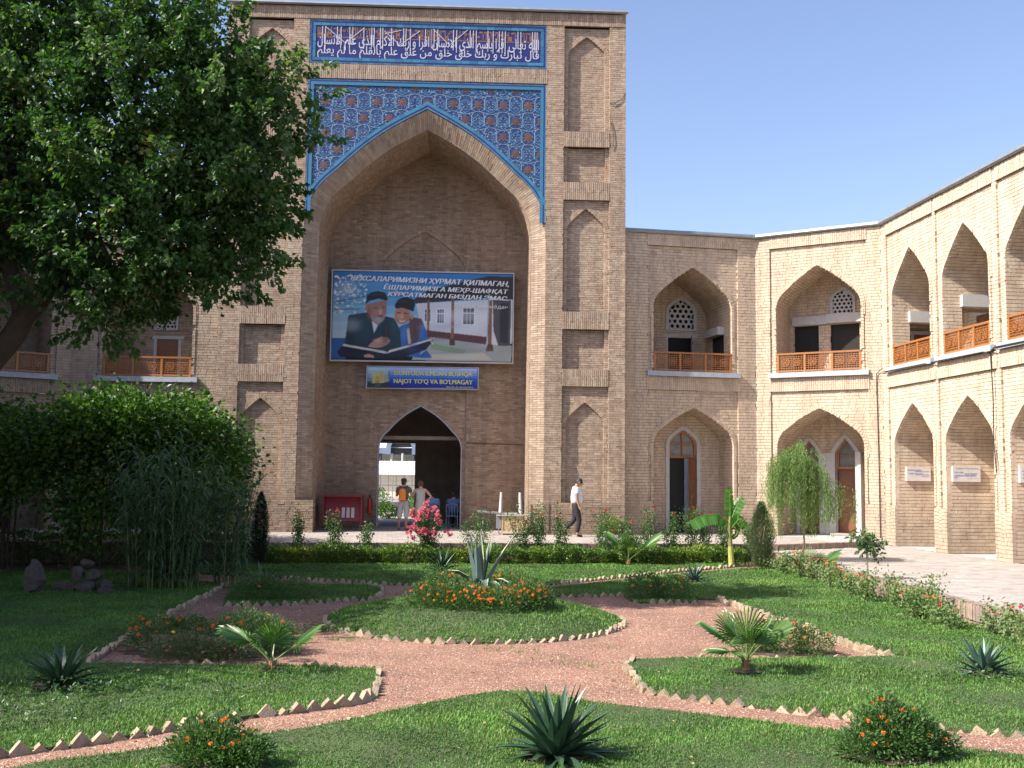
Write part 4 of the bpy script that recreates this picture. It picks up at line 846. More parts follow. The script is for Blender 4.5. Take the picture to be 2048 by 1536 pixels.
mb = MB(); R = [0, .2, .4, .6, .75, .88, .96, 1.0]; n = 48; V = [(CIR[0]+CIR[2]*r*math.cos(2*PI*k/n), CIR[1]+CIR[2]*r*math.sin(2*PI*k/n), float(mound(CIR[0]+CIR[2]*r, CIR[1]))-.015) for r in R for k in range(n)]+[(CIR[0]+CIR[2]*math.cos(2*PI*k/n), CIR[1]+CIR[2]*math.sin(2*PI*k/n), -.02) for k in range(n)]
mb.add(V, [(i*n+k, (i+1)*n+k, (i+1)*n+(k+1) % n, i*n+(k+1) % n) for i in range(len(R)) for k in range(n)]); o = mb.build('round_lawn', M_LAWN); o['kind'] = 'structure'
def grass(name, poly, dens, zf=None, h=(.014, .030)):
    P = np.array(poly); lo, hi = P.min(0), P.max(0); A = (hi-lo).prod(); mb = MB(); out = []
    n = int(A*dens(0)); X = rng.uniform(lo, hi, (n, 2)); bare = np.sin(X[:, 0]*1.7+2.1*np.sin(X[:, 1]*1.3+.3))*np.sin(X[:, 1]*2.1+1.5*np.sin(X[:, 0]*1.9)); keep = rng.random(n) < dens(X[:, 1])/dens(0)*np.clip(1.25-bare*.6, .5, 1); X = X[keep]; X = X[inpoly(X, poly)]; X = X+rng.normal(0, .028, X.shape); X = X[np.abs(X[:, 0]-X[:, 1]*.04) < X[:, 1]*.53+1.0]
    patch = np.sin(X[:, 0]*1.9+1.3*np.sin(X[:, 1]*1.4))+np.sin(X[:, 1]*2.6+1.7*np.sin(X[:, 0]*1.1)); n = len(X); z = np.full(n, .03) if zf is None else zf(X[:, 0], X[:, 1])-.02
    hh = rng.uniform(*h, n)*(1+.22*patch)*rng.choice([1, 1, 1, 1.5], n)*np.clip(.75+X[:, 1]*.02, .8, 1.4); wd = .0024+X[:, 1]*.00034; a = rng.uniform(0, 2*PI, n); ln = rng.uniform(.1, .8, n)*hh; b = a+rng.uniform(-.6, .6, n)+PI/2
    s = np.stack([np.cos(a), np.sin(a), np.zeros(n)], 1)*wd[:, None]; l = np.stack([np.cos(b), np.sin(b), np.zeros(n)], 1)*ln[:, None]; B = np.concatenate([X, z[:, None]], 1); up = np.array([0, 0, 1.])
    V = np.stack([B-s, B+s, B+s*.7+l*.35+up*(hh*.62)[:, None], B-s*.7+l*.35+up*(hh*.62)[:, None], B+l+up*hh[:, None]], 1)
    dry = np.sin(X[:, 0]*.8+2.2*np.sin(X[:, 1]*.55+1))+np.sin(X[:, 1]*1.1+1.9*np.sin(X[:, 0]*.9+.5)); t = np.clip(rng.normal(.38, .17, n)+.10*patch+.12*np.clip(dry-.8, 0, 2)+(rng.random(n) < .06)*.5, 0, 1)
    m2 = MB(); m2.n = 0
    Vf = V.reshape(-1, 3); m2.V = [Vf]; idx = np.arange(n)*5; q = np.stack([idx, idx+1, idx+2, idx+3], 1); tr = np.stack([idx+3, idx+2, idx+4], 1)
    m2.L = [q.ravel().astype(np.int32), tr.ravel().astype(np.int32)]; m2.C = [np.full(n, 4, np.int32), np.full(n, 3, np.int32)]; m2.T = [t, t]; m2.M = [np.zeros(2*n, np.int32)]; m2.n = 5*n
    o = m2.build('grass', M_GRASS, kind='stuff'); o['label'] = name; o['category'] = 'grass'; return n
ds = lambda y: 4600*np.clip((9.0/np.maximum(np.asarray(y, float), 8.5))**1.45, .12, 1)
ng = 0
for k, lb in (('front', 'short grass of the front lawn around the foreground yucca'), ('left', 'grass of the left lawn with the sawtooth edge, dark under the trees'), ('right_front', 'grass of the lawn around the larger fan palm on the right'), ('right', 'grass of the wide right lawn beside the zinnia border'), ('rear', 'grass strip in front of the clipped hedge'), ('left_back', 'shaded grass bed behind the round lawn on the left')):
    ng += grass(lb, LAWNS[k], ds)
ng += grass('grass of the round raised lawn in the middle', circ(*CIR, 60), ds, mound)
print('grass blades', ng)
# weeds that have come up through the gravel
W_ = MB()
for (cx, cy, n) in ((.75, 14.6, 50), (1.5, 13.6, 60), (1.1, 14.0, 30), (.35, 14.9, 30), (1.9, 14.9, 20), (4.9, 13.9, 30), (4.6, 20.0, 40), (-4.4, 15.0, 30), (2.1, 12.4, 40), (-1.7, 15.5, 60)):
    for i in range(n):
        x, y = cx+rng.normal(0, .22), cy+rng.normal(0, .16); a = rng.uniform(0, 2*PI); h_ = rng.uniform(.02, .07); W_.add([(x-.006*math.cos(a), y-.006*math.sin(a), 0), (x+.006*math.cos(a), y+.006*math.sin(a), 0), (x+rng.normal(0, .025), y+rng.normal(0, .025), h_)], [(0, 1, 2)], rng.random())
o = W_.build('weeds', M_GRASS, kind='stuff'); tag(o, 'scattered weed tufts growing through the red gravel', 'weeds')
# loose pebbles
n = 26000; X = np.stack([rng.uniform(-6, 6.5, n), 8.6+14*rng.random(n)**1.5], 1); ok = np.ones(n, bool)
for p in LAWNS.values(): ok &= ~inpoly(X, p)
ok &= ((X[:, 0]-CIR[0])**2+(X[:, 1]-CIR[1])**2) > CIR[2]**2; X = X[ok]; n = len(X); r = rng.uniform(.005, .013, n); a = rng.uniform(0, 2*PI, n); V = np.zeros((n, 5, 3))
for k in range(4): V[:, k, 0] = X[:, 0]+r*np.cos(a+k*PI/2)*rng.uniform(.7, 1.3, n); V[:, k, 1] = X[:, 1]+r*np.sin(a+k*PI/2); V[:, k, 2] = 0
V[:, 4, :2] = X; V[:, 4, 2] = r*.8; mb = MB(); mb.many(V, [(0, 1, 4), (1, 2, 4), (2, 3, 4), (3, 0, 4)], rng.random(n))
mb.build('pebbles', mat('gravel_stone', [(.30, .12, .09), (.42, .21, .15), (.36, .18, .14), (.56, .42, .35), (.26, .12, .10)], .9), kind='stuff')
# fallen leaves and clover heads
P = np.stack([rng.uniform(-8, 8, 900), rng.uniform(8.5, 27, 900), np.full(900, .075)], 1); on = np.zeros(900, bool)
for p in LAWNS.values(): on |= inpoly(P[:, :2], p)
P[~on, 2] = .012; r2 = (P[:, 0]-CIR[0])**2+(P[:, 1]-CIR[1])**2; P = P[r2 > CIR[2]**2]; n = len(P); a = rng.uniform(0, 2*PI, n); L_ = rng.uniform(.02, .045, n); dx, dy = np.cos(a)*L_, np.sin(a)*L_
V = np.stack([P, P+np.stack([dx*.5-dy*.35, dy*.5+dx*.35, np.full(n, .012)], 1), P+np.stack([dx, dy, np.zeros(n)], 1), P+np.stack([dx*.5+dy*.35, dy*.5-dx*.35, np.full(n, .006)], 1)], 1)
mb = MB(); mb.many(V, [(0, 1, 2, 3)], rng.random(n)); mb.build('fallen_leaves', mat('dry_leaf', [(.16, .09, .035), (.30, .22, .08), (.22, .20, .06)], .8), kind='stuff')
# dog-tooth edging of tilted bricks
def edging(label, pts, step=.165, s=.116, tilt=45, low=-.004, th=.06, closed=False):
    P = polyline_resample(pts, step); root = thing('brick_edging', label, 'edging', (P[0, 0], P[0, 1], 0), group='sawtooth brick edging of the garden beds')
    for i in range(len(P)-1):
        c = (P[i]+P[i+1])/2; a = math.atan2(P[i+1, 1]-P[i, 1], P[i+1, 0]-P[i, 0])+rng.uniform(-.22, .22); k = int(rng.integers(0, 8))
        key = ('edge', k)
        if key not in UNIT:
            b = MB(); box(b, (0, 0, 0), (1, 1, 1), tint=(k+.5)/8); me = b.mesh('brick', M_EDGE); v = np.array([w.co for w in me.vertices])*(1+rng.uniform(-.06, .06, (8, 3)))
            for q, w in enumerate(me.vertices): w.co = v[q]
            UNIT[key] = me
        o = bpy.data.objects.new('brick', UNIT[key]); COL.objects.link(o); o.parent = root; sc = s*rng.uniform(.84, 1.12)
        rot = Matrix.Rotation(a, 4, 'Z') @ Matrix.Rotation(rng.uniform(-.3, .3), 4, 'X') @ Matrix.Rotation(math.radians(tilt)+rng.uniform(-.13, .13), 4, 'Y')
        o.matrix_local = Matrix.Translation(Vector((c[0]+rng.uniform(-.01, .01), c[1]+rng.uniform(-.01, .01), .005-low+rng.uniform(-.030, .016)-(.05 if rng.random() < .07 else 0)))-root.location) @ rot @ Matrix.Diagonal((sc, th, sc, 1))
edging('sawtooth brick edging along the left lawn beside the narrow gravel path', LAWNS['left'][1:12], s=.135)
edging('short curved brick edging at the tip of the left lawn', LAWNS['left'][11:14], .12)
edging('low half buried brick edging of the front lawn on the left', B_TOP[1:9], low=.045)
edging('brick edging running from the left lawn into the shade', LAWNS['left'][15:22], .11, s=.13)
edging('brick edging round the front of the raised circle', [(CIR[0]+(CIR[2]+.02)*math.cos(a), CIR[1]+(CIR[2]+.02)*math.sin(a)) for a in np.linspace(PI*.98, 2*PI*1.02, 40)], .17)
edging('brick edging on the near side of the right palm lawn', LAWNS['right_front'][7:16], .165)
edging('broken brick edging at the tip of the right palm lawn', LAWNS['right_front'][3:8], .13, tilt=20)
edging('brick edging behind the right palm', LAWNS['right_front'][0:4], .2, low=.02)
edging('pale brick edging along the wide right lawn', LAWNS['right'][1:9], .105, s=.15, tilt=38)
edging('brick edging before the dark marigolds on the right', [(3.13, 20.06), (4.42, 20.10)], .17)
edging('shaded brick edging right of the central flowers', LAWNS['right'][12:14][::-1], .17)
edging('far brick edging of the rear lawn, left half', LAWNS['rear'][2:6], .17)
edging('far brick edging of the rear lawn, right half', LAWNS['rear'][6:11], .16)
edging('shaded brick edging of the small back bed', LAWNS['left_back'][2:8], .17)
edging('brick edging below the left flower bed', [(-4.5, 13.5), (-3.3, 13.42), (-2.3, 13.36)], .2, low=.02)

def soil_patch(cx, cy, rx, ry, z=.055):
    mb = MB(); n = 26; q = [(cx+rx*(1+.18*math.sin(k*2.1)+rng.uniform(-.1, .1))*math.cos(2*PI*k/n), cy+ry*(1+.15*math.cos(k*1.7)+rng.uniform(-.1, .1))*math.sin(2*PI*k/n), z) for k in range(n)]
    mb.add(q+[(cx, cy, z+.025)], [(k, (k+1) % n, n) for k in range(n)]); o = mb.build('bare_soil', M_SOIL); o['kind'] = 'structure'
for a_ in ((.77, 9.05, .30, .20), (6.35, 12.9, .28, .2), (-4.42, 11.9, .3, .22), (3.65, 9.03, .42, .26), (-2.0, 8.72, .42, .25), (3.42, 12.92, .2, .14), (-2.3, 12.82, .18, .13), (5.18, 24.1, .3, .25), (8.25, 21.6, .2, .18), (-3.0, 14.4, .75, .45, .008), (-4.0, 14.4, .55, .4, .008), (4.4, 14.62, .7, .35, .008)): soil_patch(*a_)

# ------------------------------------------------------------ plants
def unit(v): return v/np.maximum(np.linalg.norm(v, axis=-1, keepdims=True), 1e-9)
def leaves(mb, C, L, W, ax=None, tint=None, droop=0., fold=.12, up=.0, spread=1.):
    """kite leaves at centres C; ax: main direction per leaf"""
    n = len(C)
    if n == 0: return
    A = rng.normal(0, 1, (n, 3)) if ax is None else np.asarray(ax)+rng.normal(0, .45*spread, (n, 3)); A[:, 2] += up-droop; A = unit(A)
    R = unit(rng.normal(0, 1, (n, 3))+np.array([0, 0, .8])); Sd = unit(np.cross(A, R)); Nn = np.cross(Sd, A)
    L = L*rng.uniform(.7, 1.25, n)[:, None]; W = W*rng.uniform(.75, 1.2, n)[:, None]
    V = np.stack([C, C+A*L*.45+Sd*W*.5+Nn*fold*W, C+A*L-Nn*fold*L*.5, C+A*L*.45-Sd*W*.5+Nn*fold*W], 1)
    t = np.clip(rng.normal(.42, .2, n), 0, 1) if tint is None else tint
    mb.many(V, [(0, 1, 2, 3)], t)
def ell_points(c, r, n, shell=.6, out=1.05):
    P = unit(rng.normal(0, 1, (n, 3))); q = np.where(rng.random(n) < shell, rng.uniform(.80, out, n)*(1+.10*np.sin(P[:, 0]*7+P[:, 2]*9)+.10*np.sin(P[:, 1]*8-P[:, 0]*5)), rng.random(n)**.4*.9); return np.asarray(c)+P*q[:, None]*np.asarray(r)
def agave(label, cat, loc, leaves_spec, L, W, material, margin=False, name='agave', group=None, rot=0., thick=.02):
    """leaves_spec: list of (azimuth, elevation, length factor, droop, width factor)"""
    root = thing(name, label, cat, loc, group)
    for (az, el, lf, dr, wf) in leaves_spec:
        az += rot; mb = MB(); n = 9; p = np.array([0, 0, .0]); ln = L*lf; dirh = np.array([math.cos(az), math.sin(az), 0]); sd = np.array([-math.sin(az), math.cos(az), 0]); V = []; e = el
        p = p+dirh*.03*L
        for i in range(n+1):
            t = i/n; wd = W*wf*((.62+1.15*t) if t < .35 else 1.02*(1-((t-.35)/.65)**1.7)+.004); ax_ = dirh*math.cos(e)+np.array([0, 0, math.sin(e)]); nn = np.cross(ax_, sd)*-1
            nn = np.array([0, 0, 1.])*math.cos(e)-dirh*math.sin(e)
            cup = .30*wd*(1-t*.5); th = thick*(1-t)*W/.09+.002
            for s_, c_ in ((-1, 1), (-.72, .62), (0, 0), (.72, .62), (1, 1)): V.append(p+sd*s_*wd/2+nn*cup*c_)
            V.append(p-nn*th)
            p = p+ax_*ln/n; e -= dr/n*(1+1.2*t)
        F = []; T = []
        for i in range(n):
            a, b = i*6, (i+1)*6
            for k in range(4): F.append((a+k, a+k+1, b+k+1, b+k)); T.append((rng.uniform(.8, 1) if k in (0, 3) else rng.uniform(.05, .35)) if margin else rng.uniform(.1, .5)+.4*(i/n)**3)
            F += [(a+5, a, b, b+5), (a+4, a+5, b+5, b+4)]; T += [.2, .2]
        mb.V = [np.array(V)+np.array(loc)]; mb.n = len(V); mb.L = [np.array(f, np.int32) for f in F]; mb.C = [np.full(len(F), 4, np.int32)]; mb.T = [np.array(T)]; mb.M = [np.zeros(len(F), np.int32)]
        mb.build('leaf', material, root, smooth=False)
    return root
def rosette(n, e0=1.35, e1=.25, dr=(.2, .7), lf=(.8, 1.1), seed=0):
    r = np.random.default_rng(seed); return [((i*2.39996)+r.uniform(-.2, .2), e0+(e1-e0)*(i/(n-1))**.9+r.uniform(-.08, .08), r.uniform(*lf)*(.85+.2*math.sin(PI*min(1, .25+i/n))), r.uniform(*dr)*(.3+i/n), r.uniform(.85, 1.1)) for i in range(n)]
ZM = float(mound(CIR[0], CIR[1]))
# central variegated agave
sp = [(1.4, 1.50, 1.0, .05, 1.0), (.3, 1.40, 1.0, .0, .9), (2.9, 1.45, 1.02, .02, 1.0), (4.4, 1.42, .93, .08, .9), (0.15, 1.12, 1.18, .12, .8), (.6, 1.30, 1.0, -.04, .85), (3.5, 1.38, .98, .05, .9),
      (3.2, 1.22, 1.5, 3.0, .8), (3.0, .75, .75, 1.9, .8), (4.9, 1.15, .72, 1.5, 1.35), (6.0, 1.15, 1.05, 2.9, .9), (5.5, 1.2, .8, 2.6, .9), (.1, .25, .9, 1.3, .8), (3.35, .25, .7, .9, .8), (4.3, .15, .6, .9, .9), (5.3, .15, .55, .8, 1.0), (2.2, .5, .9, 1.5, .8), (1.2, .6, .9, 1.6, .8)]
agave('large variegated agave with cream edged leaves bending over, amid the orange flowers', 'agave', (.20, 17.55, ZM+.02), sp, 1.0, .165, M_AGV, True)
agave('dark green spiky yucca in the foreground of the front lawn', 'yucca', (.77, 9.05, .03), rosette(50, 1.45, .15, (.1, .6), (.8, 1.12), 3), .62, .098, M_YUC, name='yucca', thick=.01)
agave('blue green agave on the lawn at the right edge', 'agave', (6.35, 12.9, .03), rosette(26, 1.35, .25, (.1, .5), (.8, 1.1), 5), .50, .085, M_YUCB, thick=.012)
agave('broad leaved dark yucca on the left lawn half in shade', 'yucca', (-4.42, 11.9, .03), rosette(30, 1.4, .3, (.1, .8), (.8, 1.1), 6), .56, .085, M_YUC, name='yucca', thick=.01)
agave('small spiky yucca behind the dark marigolds on the right lawn', 'yucca', (5.18, 24.1, .03), rosette(26, 1.35, .2, (.1, .5), (.8, 1.1), 8), .48, .07, M_YUCB, name='yucca', thick=.01)
agave('dark bushy yucca on the rear lawn left of the central agave', 'yucca', (-.62, 26.0, .03), rosette(34, 1.35, .1, (.3, .9), (.8, 1.1), 9), .68, .06, M_YUC, name='yucca', thick=.01)
agave('dark yucca in the shaded back bed beside the reeds', 'yucca', (-4.1, 21.6, .03), rosette(24, 1.35, .2, (.3, .9), (.8, 1.1), 10), .6, .06, M_YUC, name='yucca', thick=.01)
def fan_palm(label, loc, H, R, nf, trunk, seed, spec=None):
    r = np.random.default_rng(seed); root = thing('fan_palm', label, 'palm', loc, 'young fan palms on the lawns'); b = np.array(loc, float)
    tb = MB(); tube(tb, [b+(0, 0, -.02), b+(0, 0, trunk*.6), b+(0, 0, trunk)], [.05, .045, .03], 9, .6)
    for i in range(14):
        a = r.uniform(0, 2*PI); z = r.uniform(.0, trunk); tube(tb, [b+(.04*math.cos(a), .04*math.sin(a), z), b+(.062*math.cos(a), .062*math.sin(a), z+.05)], [.014, .006], 4, r.random())
    tb.build('trunk', mat('palm_trunk_%d' % seed, [(.16, .10, .055), (.30, .16, .07)], .9, .3, 30), root)
    spec = spec or [(i*2.4+r.uniform(-.3, .3), r.uniform(.45, 1.3), r.uniform(.55, 1.), r.uniform(-.2, .3)) for i in range(nf)]
    for (az, el, lf, tl) in spec:
        mb = MB(); dh = np.array([math.cos(az), math.sin(az), 0]); up = np.array([0, 0, 1.]); ax = dh*math.cos(el)+up*math.sin(el); p0 = b+(0, 0, trunk*.8); hub = p0+ax*H*lf*.55
        tube(mb, [p0, (p0+hub)/2+up*.01, hub], [.012, .009, .007], 5, .75)
        e2 = el-tl; fx = dh*math.cos(e2)+up*math.sin(e2); sx = np.array([-math.sin(az), math.cos(az), 0]); fn = np.cross(sx, fx)
        n = 26; 
        for k in range(n):
            q = (k/(n-1)-.5)*math.radians(205); dr = fx*math.cos(q)+sx*math.sin(q); ln = R*lf*(.78+.22*math.cos(q))*r.uniform(.92, 1.05); q2 = math.radians(205)/n*.42; da = unit(fx*math.cos(q-q2)+sx*math.sin(q-q2)); db = unit(fx*math.cos(q+q2)+sx*math.sin(q+q2)); foldn = fn*.010*(1 if fn[2] > 0 else -1)
            m_ = ln*.42; t = r.uniform(.1, .75); tip = hub+dr*ln-up*ln*r.uniform(.02, .16); dn = dr*.012
            V = [hub, hub+da*m_, hub+dr*m_+foldn*1.5, hub+db*m_, hub+(da+dr)/2*ln*.82-up*.02*ln, hub+dr*ln*.83+foldn, hub+(db+dr)/2*ln*.82-up*.02*ln, tip]
            mb.add(V, [(0, 1, 2), (0, 2, 3), (1, 4, 5, 2), (2, 5, 6, 3), (4, 7, 5), (5, 7, 6)], [t, t, t, t, min(1, t+.2), min(1, t+.2)])
        mb.build('frond', M_PALM, root)
    return root
fan_palm('fan palm with three spread fronds on the left lawn', (-2.30, 12.82, .03), .62, .42, 5, .14, 21, [(-1.5, 1.15, .78, .1), (.25, .62, 1.0, -.05), (2.9, .68, 1.1, .25), (1.6, .9, .8, 0), (3.6, .9, .7, .1)])
fan_palm('fullest fan palm with reddish trunk on the near right lawn', (3.42, 12.92, .03), .62, .46, 7, .18, 22, [(2.9, .80, 1.0, .25), (.2, .75, 1.0, .1), (-1.4, 1.0, .85, .3), (1.3, 1.2, .9, 0), (3.5, .50, .8, .5), (-.5, 1.1, .85, .1), (2.2, 1.1, .9, .1)])
fan_palm('small fan palm near the right walk in front of the willow', (8.25, 25.0, .03), .75, .50, 5, .12, 23, [(2.9, .75, 1.0, .3), (.15, .72, 1.05, 0), (-1.2, 1.2, .7, .1), (1.7, 1.2, .8, 0)])
fan_palm('blurred young fan palm in front of the clipped hedge right of centre', (4.32, 28.35, .03), .95, .55, 5, .15, 24, [(2.6, .95, 1.0, .2), (.2, .62, 1.2, -.1), (-1.3, 1.2, .8, .1), (1.4, 1.3, .8, 0), (3.4, .5, .8, .2)])
def foliage(root, blobs, n, L, W, material, name='foliage', droop=0., tint=None, shell=.55, up=0.):
    mb = MB(); tot = sum(b[3]*b[4]*b[5] for b in blobs)**1.0
    for (x, y, z, rx, ry, rz) in blobs:
        k = int(n*rx*ry*rz/tot); P = ell_points((x, y, z), (rx, ry, rz), k, shell, 1.18); P = P[P[:, 2] > .03]; leaves(mb, P, L, W, ax=unit(P-np.array([x, y, z-.3*rz])), droop=droop, up=up, tint=None)
    return mb.build(name, material, root, kind='stuff')
FLW = {}
def flower_mesh(kind, material, r):
    key = (kind, material.name, round(r, 3), int(rng.integers(0, 3)))
    if key not in FLW:
        mb = MB(); n = 9 if kind != 'zin' else 10
        rows = {'mari': ((1.0, .0, 10), (.75, .35, 8), (.4, .62, 6)), 'rose': ((1.0, .1, 6), (.72, .5, 5), (.4, .8, 4)), 'zin': ((1., .1, 10), (.6, .3, 7)), 'crape': ((1., .0, 7), (.7, .5, 6), (.45, .9, 5))}[kind]
        for (q, h, k) in rows:
            for i in range(k):
                a = 2*PI*i/k+rng.uniform(-.2, .2); w = PI/k*1.2; z = h*r; rr_ = q*r*rng.uniform(.85, 1.1)
                mb.add([(0, 0, z*.5), (rr_*math.cos(a-w)*.8, rr_*math.sin(a-w)*.8, z+.2*r), (rr_*math.cos(a), rr_*math.sin(a), z+.05*r), (rr_*math.cos(a+w)*.8, rr_*math.sin(a+w)*.8, z+.2*r)], [(0, 1, 2, 3)], rng.random())
        mb.add([(0, 0, -.6*r), (.35*r, 0, 0), (-.18*r, .3*r, 0), (-.18*r, -.3*r, 0)], [(0, 1, 2), (0, 2, 3), (0, 3, 1)], .3); FLW[key] = mb.mesh('flower', material)
    return FLW[key]
def flowers(root, pts, kind, material, r=.026, nrm=None):
    for i, p in enumerate(pts):
        o = bpy.data.objects.new('flower', flower_mesh(kind, material, r)); COL.objects.link(o); o.parent = root; o.location = Vector(p)-base(root)
        o.rotation_euler = (rng.uniform(-.1, 1.1), rng.uniform(-.6, .6), rng.uniform(-.6, .6)); s = rng.uniform(.75, 1.2); o.scale = (s, s, s)
def blob_tops(blobs, n, front=.5, lo=.1):
    out = []; tot = [b[3]*b[4] for b in blobs]; 
    while len(out) < n:
        b = random.choices(blobs, tot)[0]; v = unit(rng.normal(0, 1, 3)); v[2] = abs(v[2]); v[1] = v[1]-front; v = unit(v)
        if v[2] < lo: continue
        out.append(tuple(np.array(b[:3])+v*np.array(b[3:])*1.03))
    return out
def marigold(label, blobs, nl, nf, fm=M_ORG, extra=None, group='marigold bushes', lo=.1, r=.026, name='marigold_bush', cat='flower bush', lm=M_MARIL):
    c = np.mean([b[:2] for b in blobs], 0); root = thing(name, label, cat, (c[0], c[1], .03), group); foliage(root, blobs, int(nl*1.7), .046, .017, lm, shell=.65, up=.2)
    st = MB()
    for b in blobs:
        for k in range(5): a = rng.uniform(0, 2*PI); tube(st, [(b[0]+.04*math.cos(a), b[1]+.04*math.sin(a), .0), (b[0]+.5*b[3]*math.cos(a), b[1]+.5*b[4]*math.sin(a), b[2]+.3*b[5])], [.006, .004], 4, rng.random())
    st.build('stems', M_STEM, root, kind='stuff')
    flowers(root, blob_tops(blobs, int(nf*1.35), lo=lo), 'mari', fm, r*1.08)
    if extra: flowers(root, extra[0], 'mari', extra[1], extra[2])
    return root
zc = ZM-.05
marigold('wide cluster of orange marigolds directly in front of the central agave', [(.05, 16.75, .40, .46, .40, .27), (.50, 16.65, .38, .42, .40, .27), (-.28, 16.8, .40, .36, .36, .28)], 7000, 56, lo=.2)
marigold('marigold clump on the left side of the central agave', [(-.60, 17.0, .38, .32, .34, .30), (-.40, 17.2, .56, .30, .3, .28)], 4200, 16)
marigold('marigold clump with a row of flowers on the right side of the central agave', [(.95, 16.85, .38, .34, .38, .32), (1.08, 17.0, .38, .28, .32, .30)], 5200, 28, lo=.3)
marigold('sparse marigold clump behind the central agave', [(.8, 18.2, .45, .38, .3, .30), (.3, 18.2, .45, .3, .3, .25)], 2600, 14, lo=.3)
marigold('foreground marigold bush on the right beside the gravel path', [(3.68, 9.05, .20, .32, .26, .22), (3.38, 9.0, .14, .20, .2, .15), (3.98, 9.1, .14, .22, .2, .14), (3.60, 9.05, .42, .14, .13, .12), (3.84, 9.0, .34, .13, .12, .12), (3.42, 9.05, .33, .10, .1, .12), (3.58, 9.0, .56, .06, .06, .07)], 5200, 17, lo=.2, r=.022)
marigold('marigold bush cut by the bottom edge in the left foreground', [(-2.05, 8.75, .16, .30, .24, .18), (-1.78, 8.7, .13, .24, .22, .15), (-2.15, 8.75, .31, .12, .12, .11), (-1.92, 8.75, .34, .10, .1, .10), (-1.7, 8.72, .26, .08, .1, .08)], 4000, 12, lo=.3, r=.022)
marigold('marigold bush at the left end of the left flower bed', [(-4.15, 14.5, .22, .38, .32, .26), (-3.75, 14.7, .2, .3, .3, .22)], 3400, 12)
marigold('dense marigold bush at the right end of the left flower bed', [(-2.95, 14.5, .24, .46, .34, .28), (-2.55, 14.3, .2, .3, .3, .24)], 3800, 9)
o = marigold('low pinkish portulaca patch in front of the left flower bed', [(-3.6, 13.85, .10, .45, .30, .20), (-3.1, 13.8, .08, .4, .28, .18)], 4600, 16, M_PINK, None, None, .1, .016, 'portulaca_patch', 'flower patch', mat('portulaca_leaf', [(.07, .10, .04), (.12, .15, .06), (.17, .15, .08)], .6, transl=.2))
marigold('marigold bush by the brick edging behind the right palm', [(4.35, 14.6, .20, .40, .30, .26), (4.75, 14.4, .15, .25, .25, .20), (4.0, 14.7, .15, .3, .25, .18)], 3600, 7)
marigold('dark marigold bush in the shade right of the centre', [(3.45, 20.6, .24, .36, .34, .28), (4.0, 20.6, .22, .38, .34, .25)], 3600, 8)
marigold('dark low bush in the shade of the small back bed', [(-3.9, 20.0, .22, .45, .34, .26), (-3.2, 19.9, .2, .35, .3, .22)], 3400, 2)
flowers(thing('yellow_flower', 'single yellow flower in the left flower bed', 'flower', (-3.75, 13.95, .25)), [(-3.75, 13.85, .34)], 'mari', M_YEL, .035)
# thin young stalk in the left foreground
w = thing('young_sapling', 'thin leafy sapling standing above the left foreground marigolds', 'sapling', (-1.95, 8.95, .03)); mb = MB(); tube(mb, [(-1.95, 8.95, .0), (-1.93, 8.96, .3), (-1.96, 8.95, .62)], [.006, .005, .003], 5); mb.build('stem', M_STEM, w)
foliage(w, [(-1.95, 8.95, .52, .13, .10, .16), (-1.93, 8.95, .34, .08, .06, .10)], 120, .06, .018, M_ROSEL)
# broad-leaf weeds at the feet of the yuccas
def weeds(label, c, r, n, L=.05):
    mb = MB(); P = np.array(c)+rng.normal(0, 1, (n, 3))*np.array(r); P[:, 2] = np.abs(P[:, 2])*.6+.03; leaves(mb, P, L, L*.6, up=.5); o = mb.build('broadleaf_weeds', M_ROSEL, kind='stuff'); tag(o, label, 'weeds')
weeds('leafy weeds around the foot of the left yucca', (-4.0, 11.75, .03), (.45, .18, .12), 500); weeds('leafy weeds around the blue green agave', (6.3, 12.6, .03), (.40, .22, .09), 420)
weeds('pale weeds at the edge of the round lawn', (-2.1, 16.3, .03), (.2, .15, .08), 260); weeds('small weeds at the foot of the left palm', (-2.3, 12.6, .03), (.3, .16, .06), 220); weeds('low green ground cover at the left lawn edge', (-4.7, 10.6, .03), (.7, .4, .08), 900)
# hedges
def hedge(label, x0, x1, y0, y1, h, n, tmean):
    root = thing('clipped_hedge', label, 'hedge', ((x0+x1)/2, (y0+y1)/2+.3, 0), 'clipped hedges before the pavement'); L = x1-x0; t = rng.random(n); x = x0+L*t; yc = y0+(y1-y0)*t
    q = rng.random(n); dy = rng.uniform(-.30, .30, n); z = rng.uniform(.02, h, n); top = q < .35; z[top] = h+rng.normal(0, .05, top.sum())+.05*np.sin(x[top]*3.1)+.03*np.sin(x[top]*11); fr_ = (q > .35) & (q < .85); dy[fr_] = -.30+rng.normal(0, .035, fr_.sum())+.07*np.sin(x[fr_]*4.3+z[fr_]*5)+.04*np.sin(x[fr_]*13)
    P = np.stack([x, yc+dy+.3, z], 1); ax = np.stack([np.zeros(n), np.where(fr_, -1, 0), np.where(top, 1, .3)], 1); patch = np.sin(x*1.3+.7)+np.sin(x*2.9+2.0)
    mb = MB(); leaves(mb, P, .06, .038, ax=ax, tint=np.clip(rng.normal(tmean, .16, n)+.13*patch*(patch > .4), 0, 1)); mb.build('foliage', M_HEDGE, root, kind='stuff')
    s = MB(); 
    for k in range(int(L*5)): a = x0+L*(k+.5)/int(L*5); yy = y0+(y1-y0)*(a-x0)/L+.3; tube(s, [(a, yy, 0), (a+rng.uniform(-.1, .1), yy+rng.uniform(-.15, .15), h*.8)], [.012, .006], 4)
    s.build('stems', M_BARK, root, kind='stuff')
hedge('sunlit clipped hedge with yellowish patches left of the central agave', -5.3, .12, 28.0, 28.27, .37, 15000, .40)
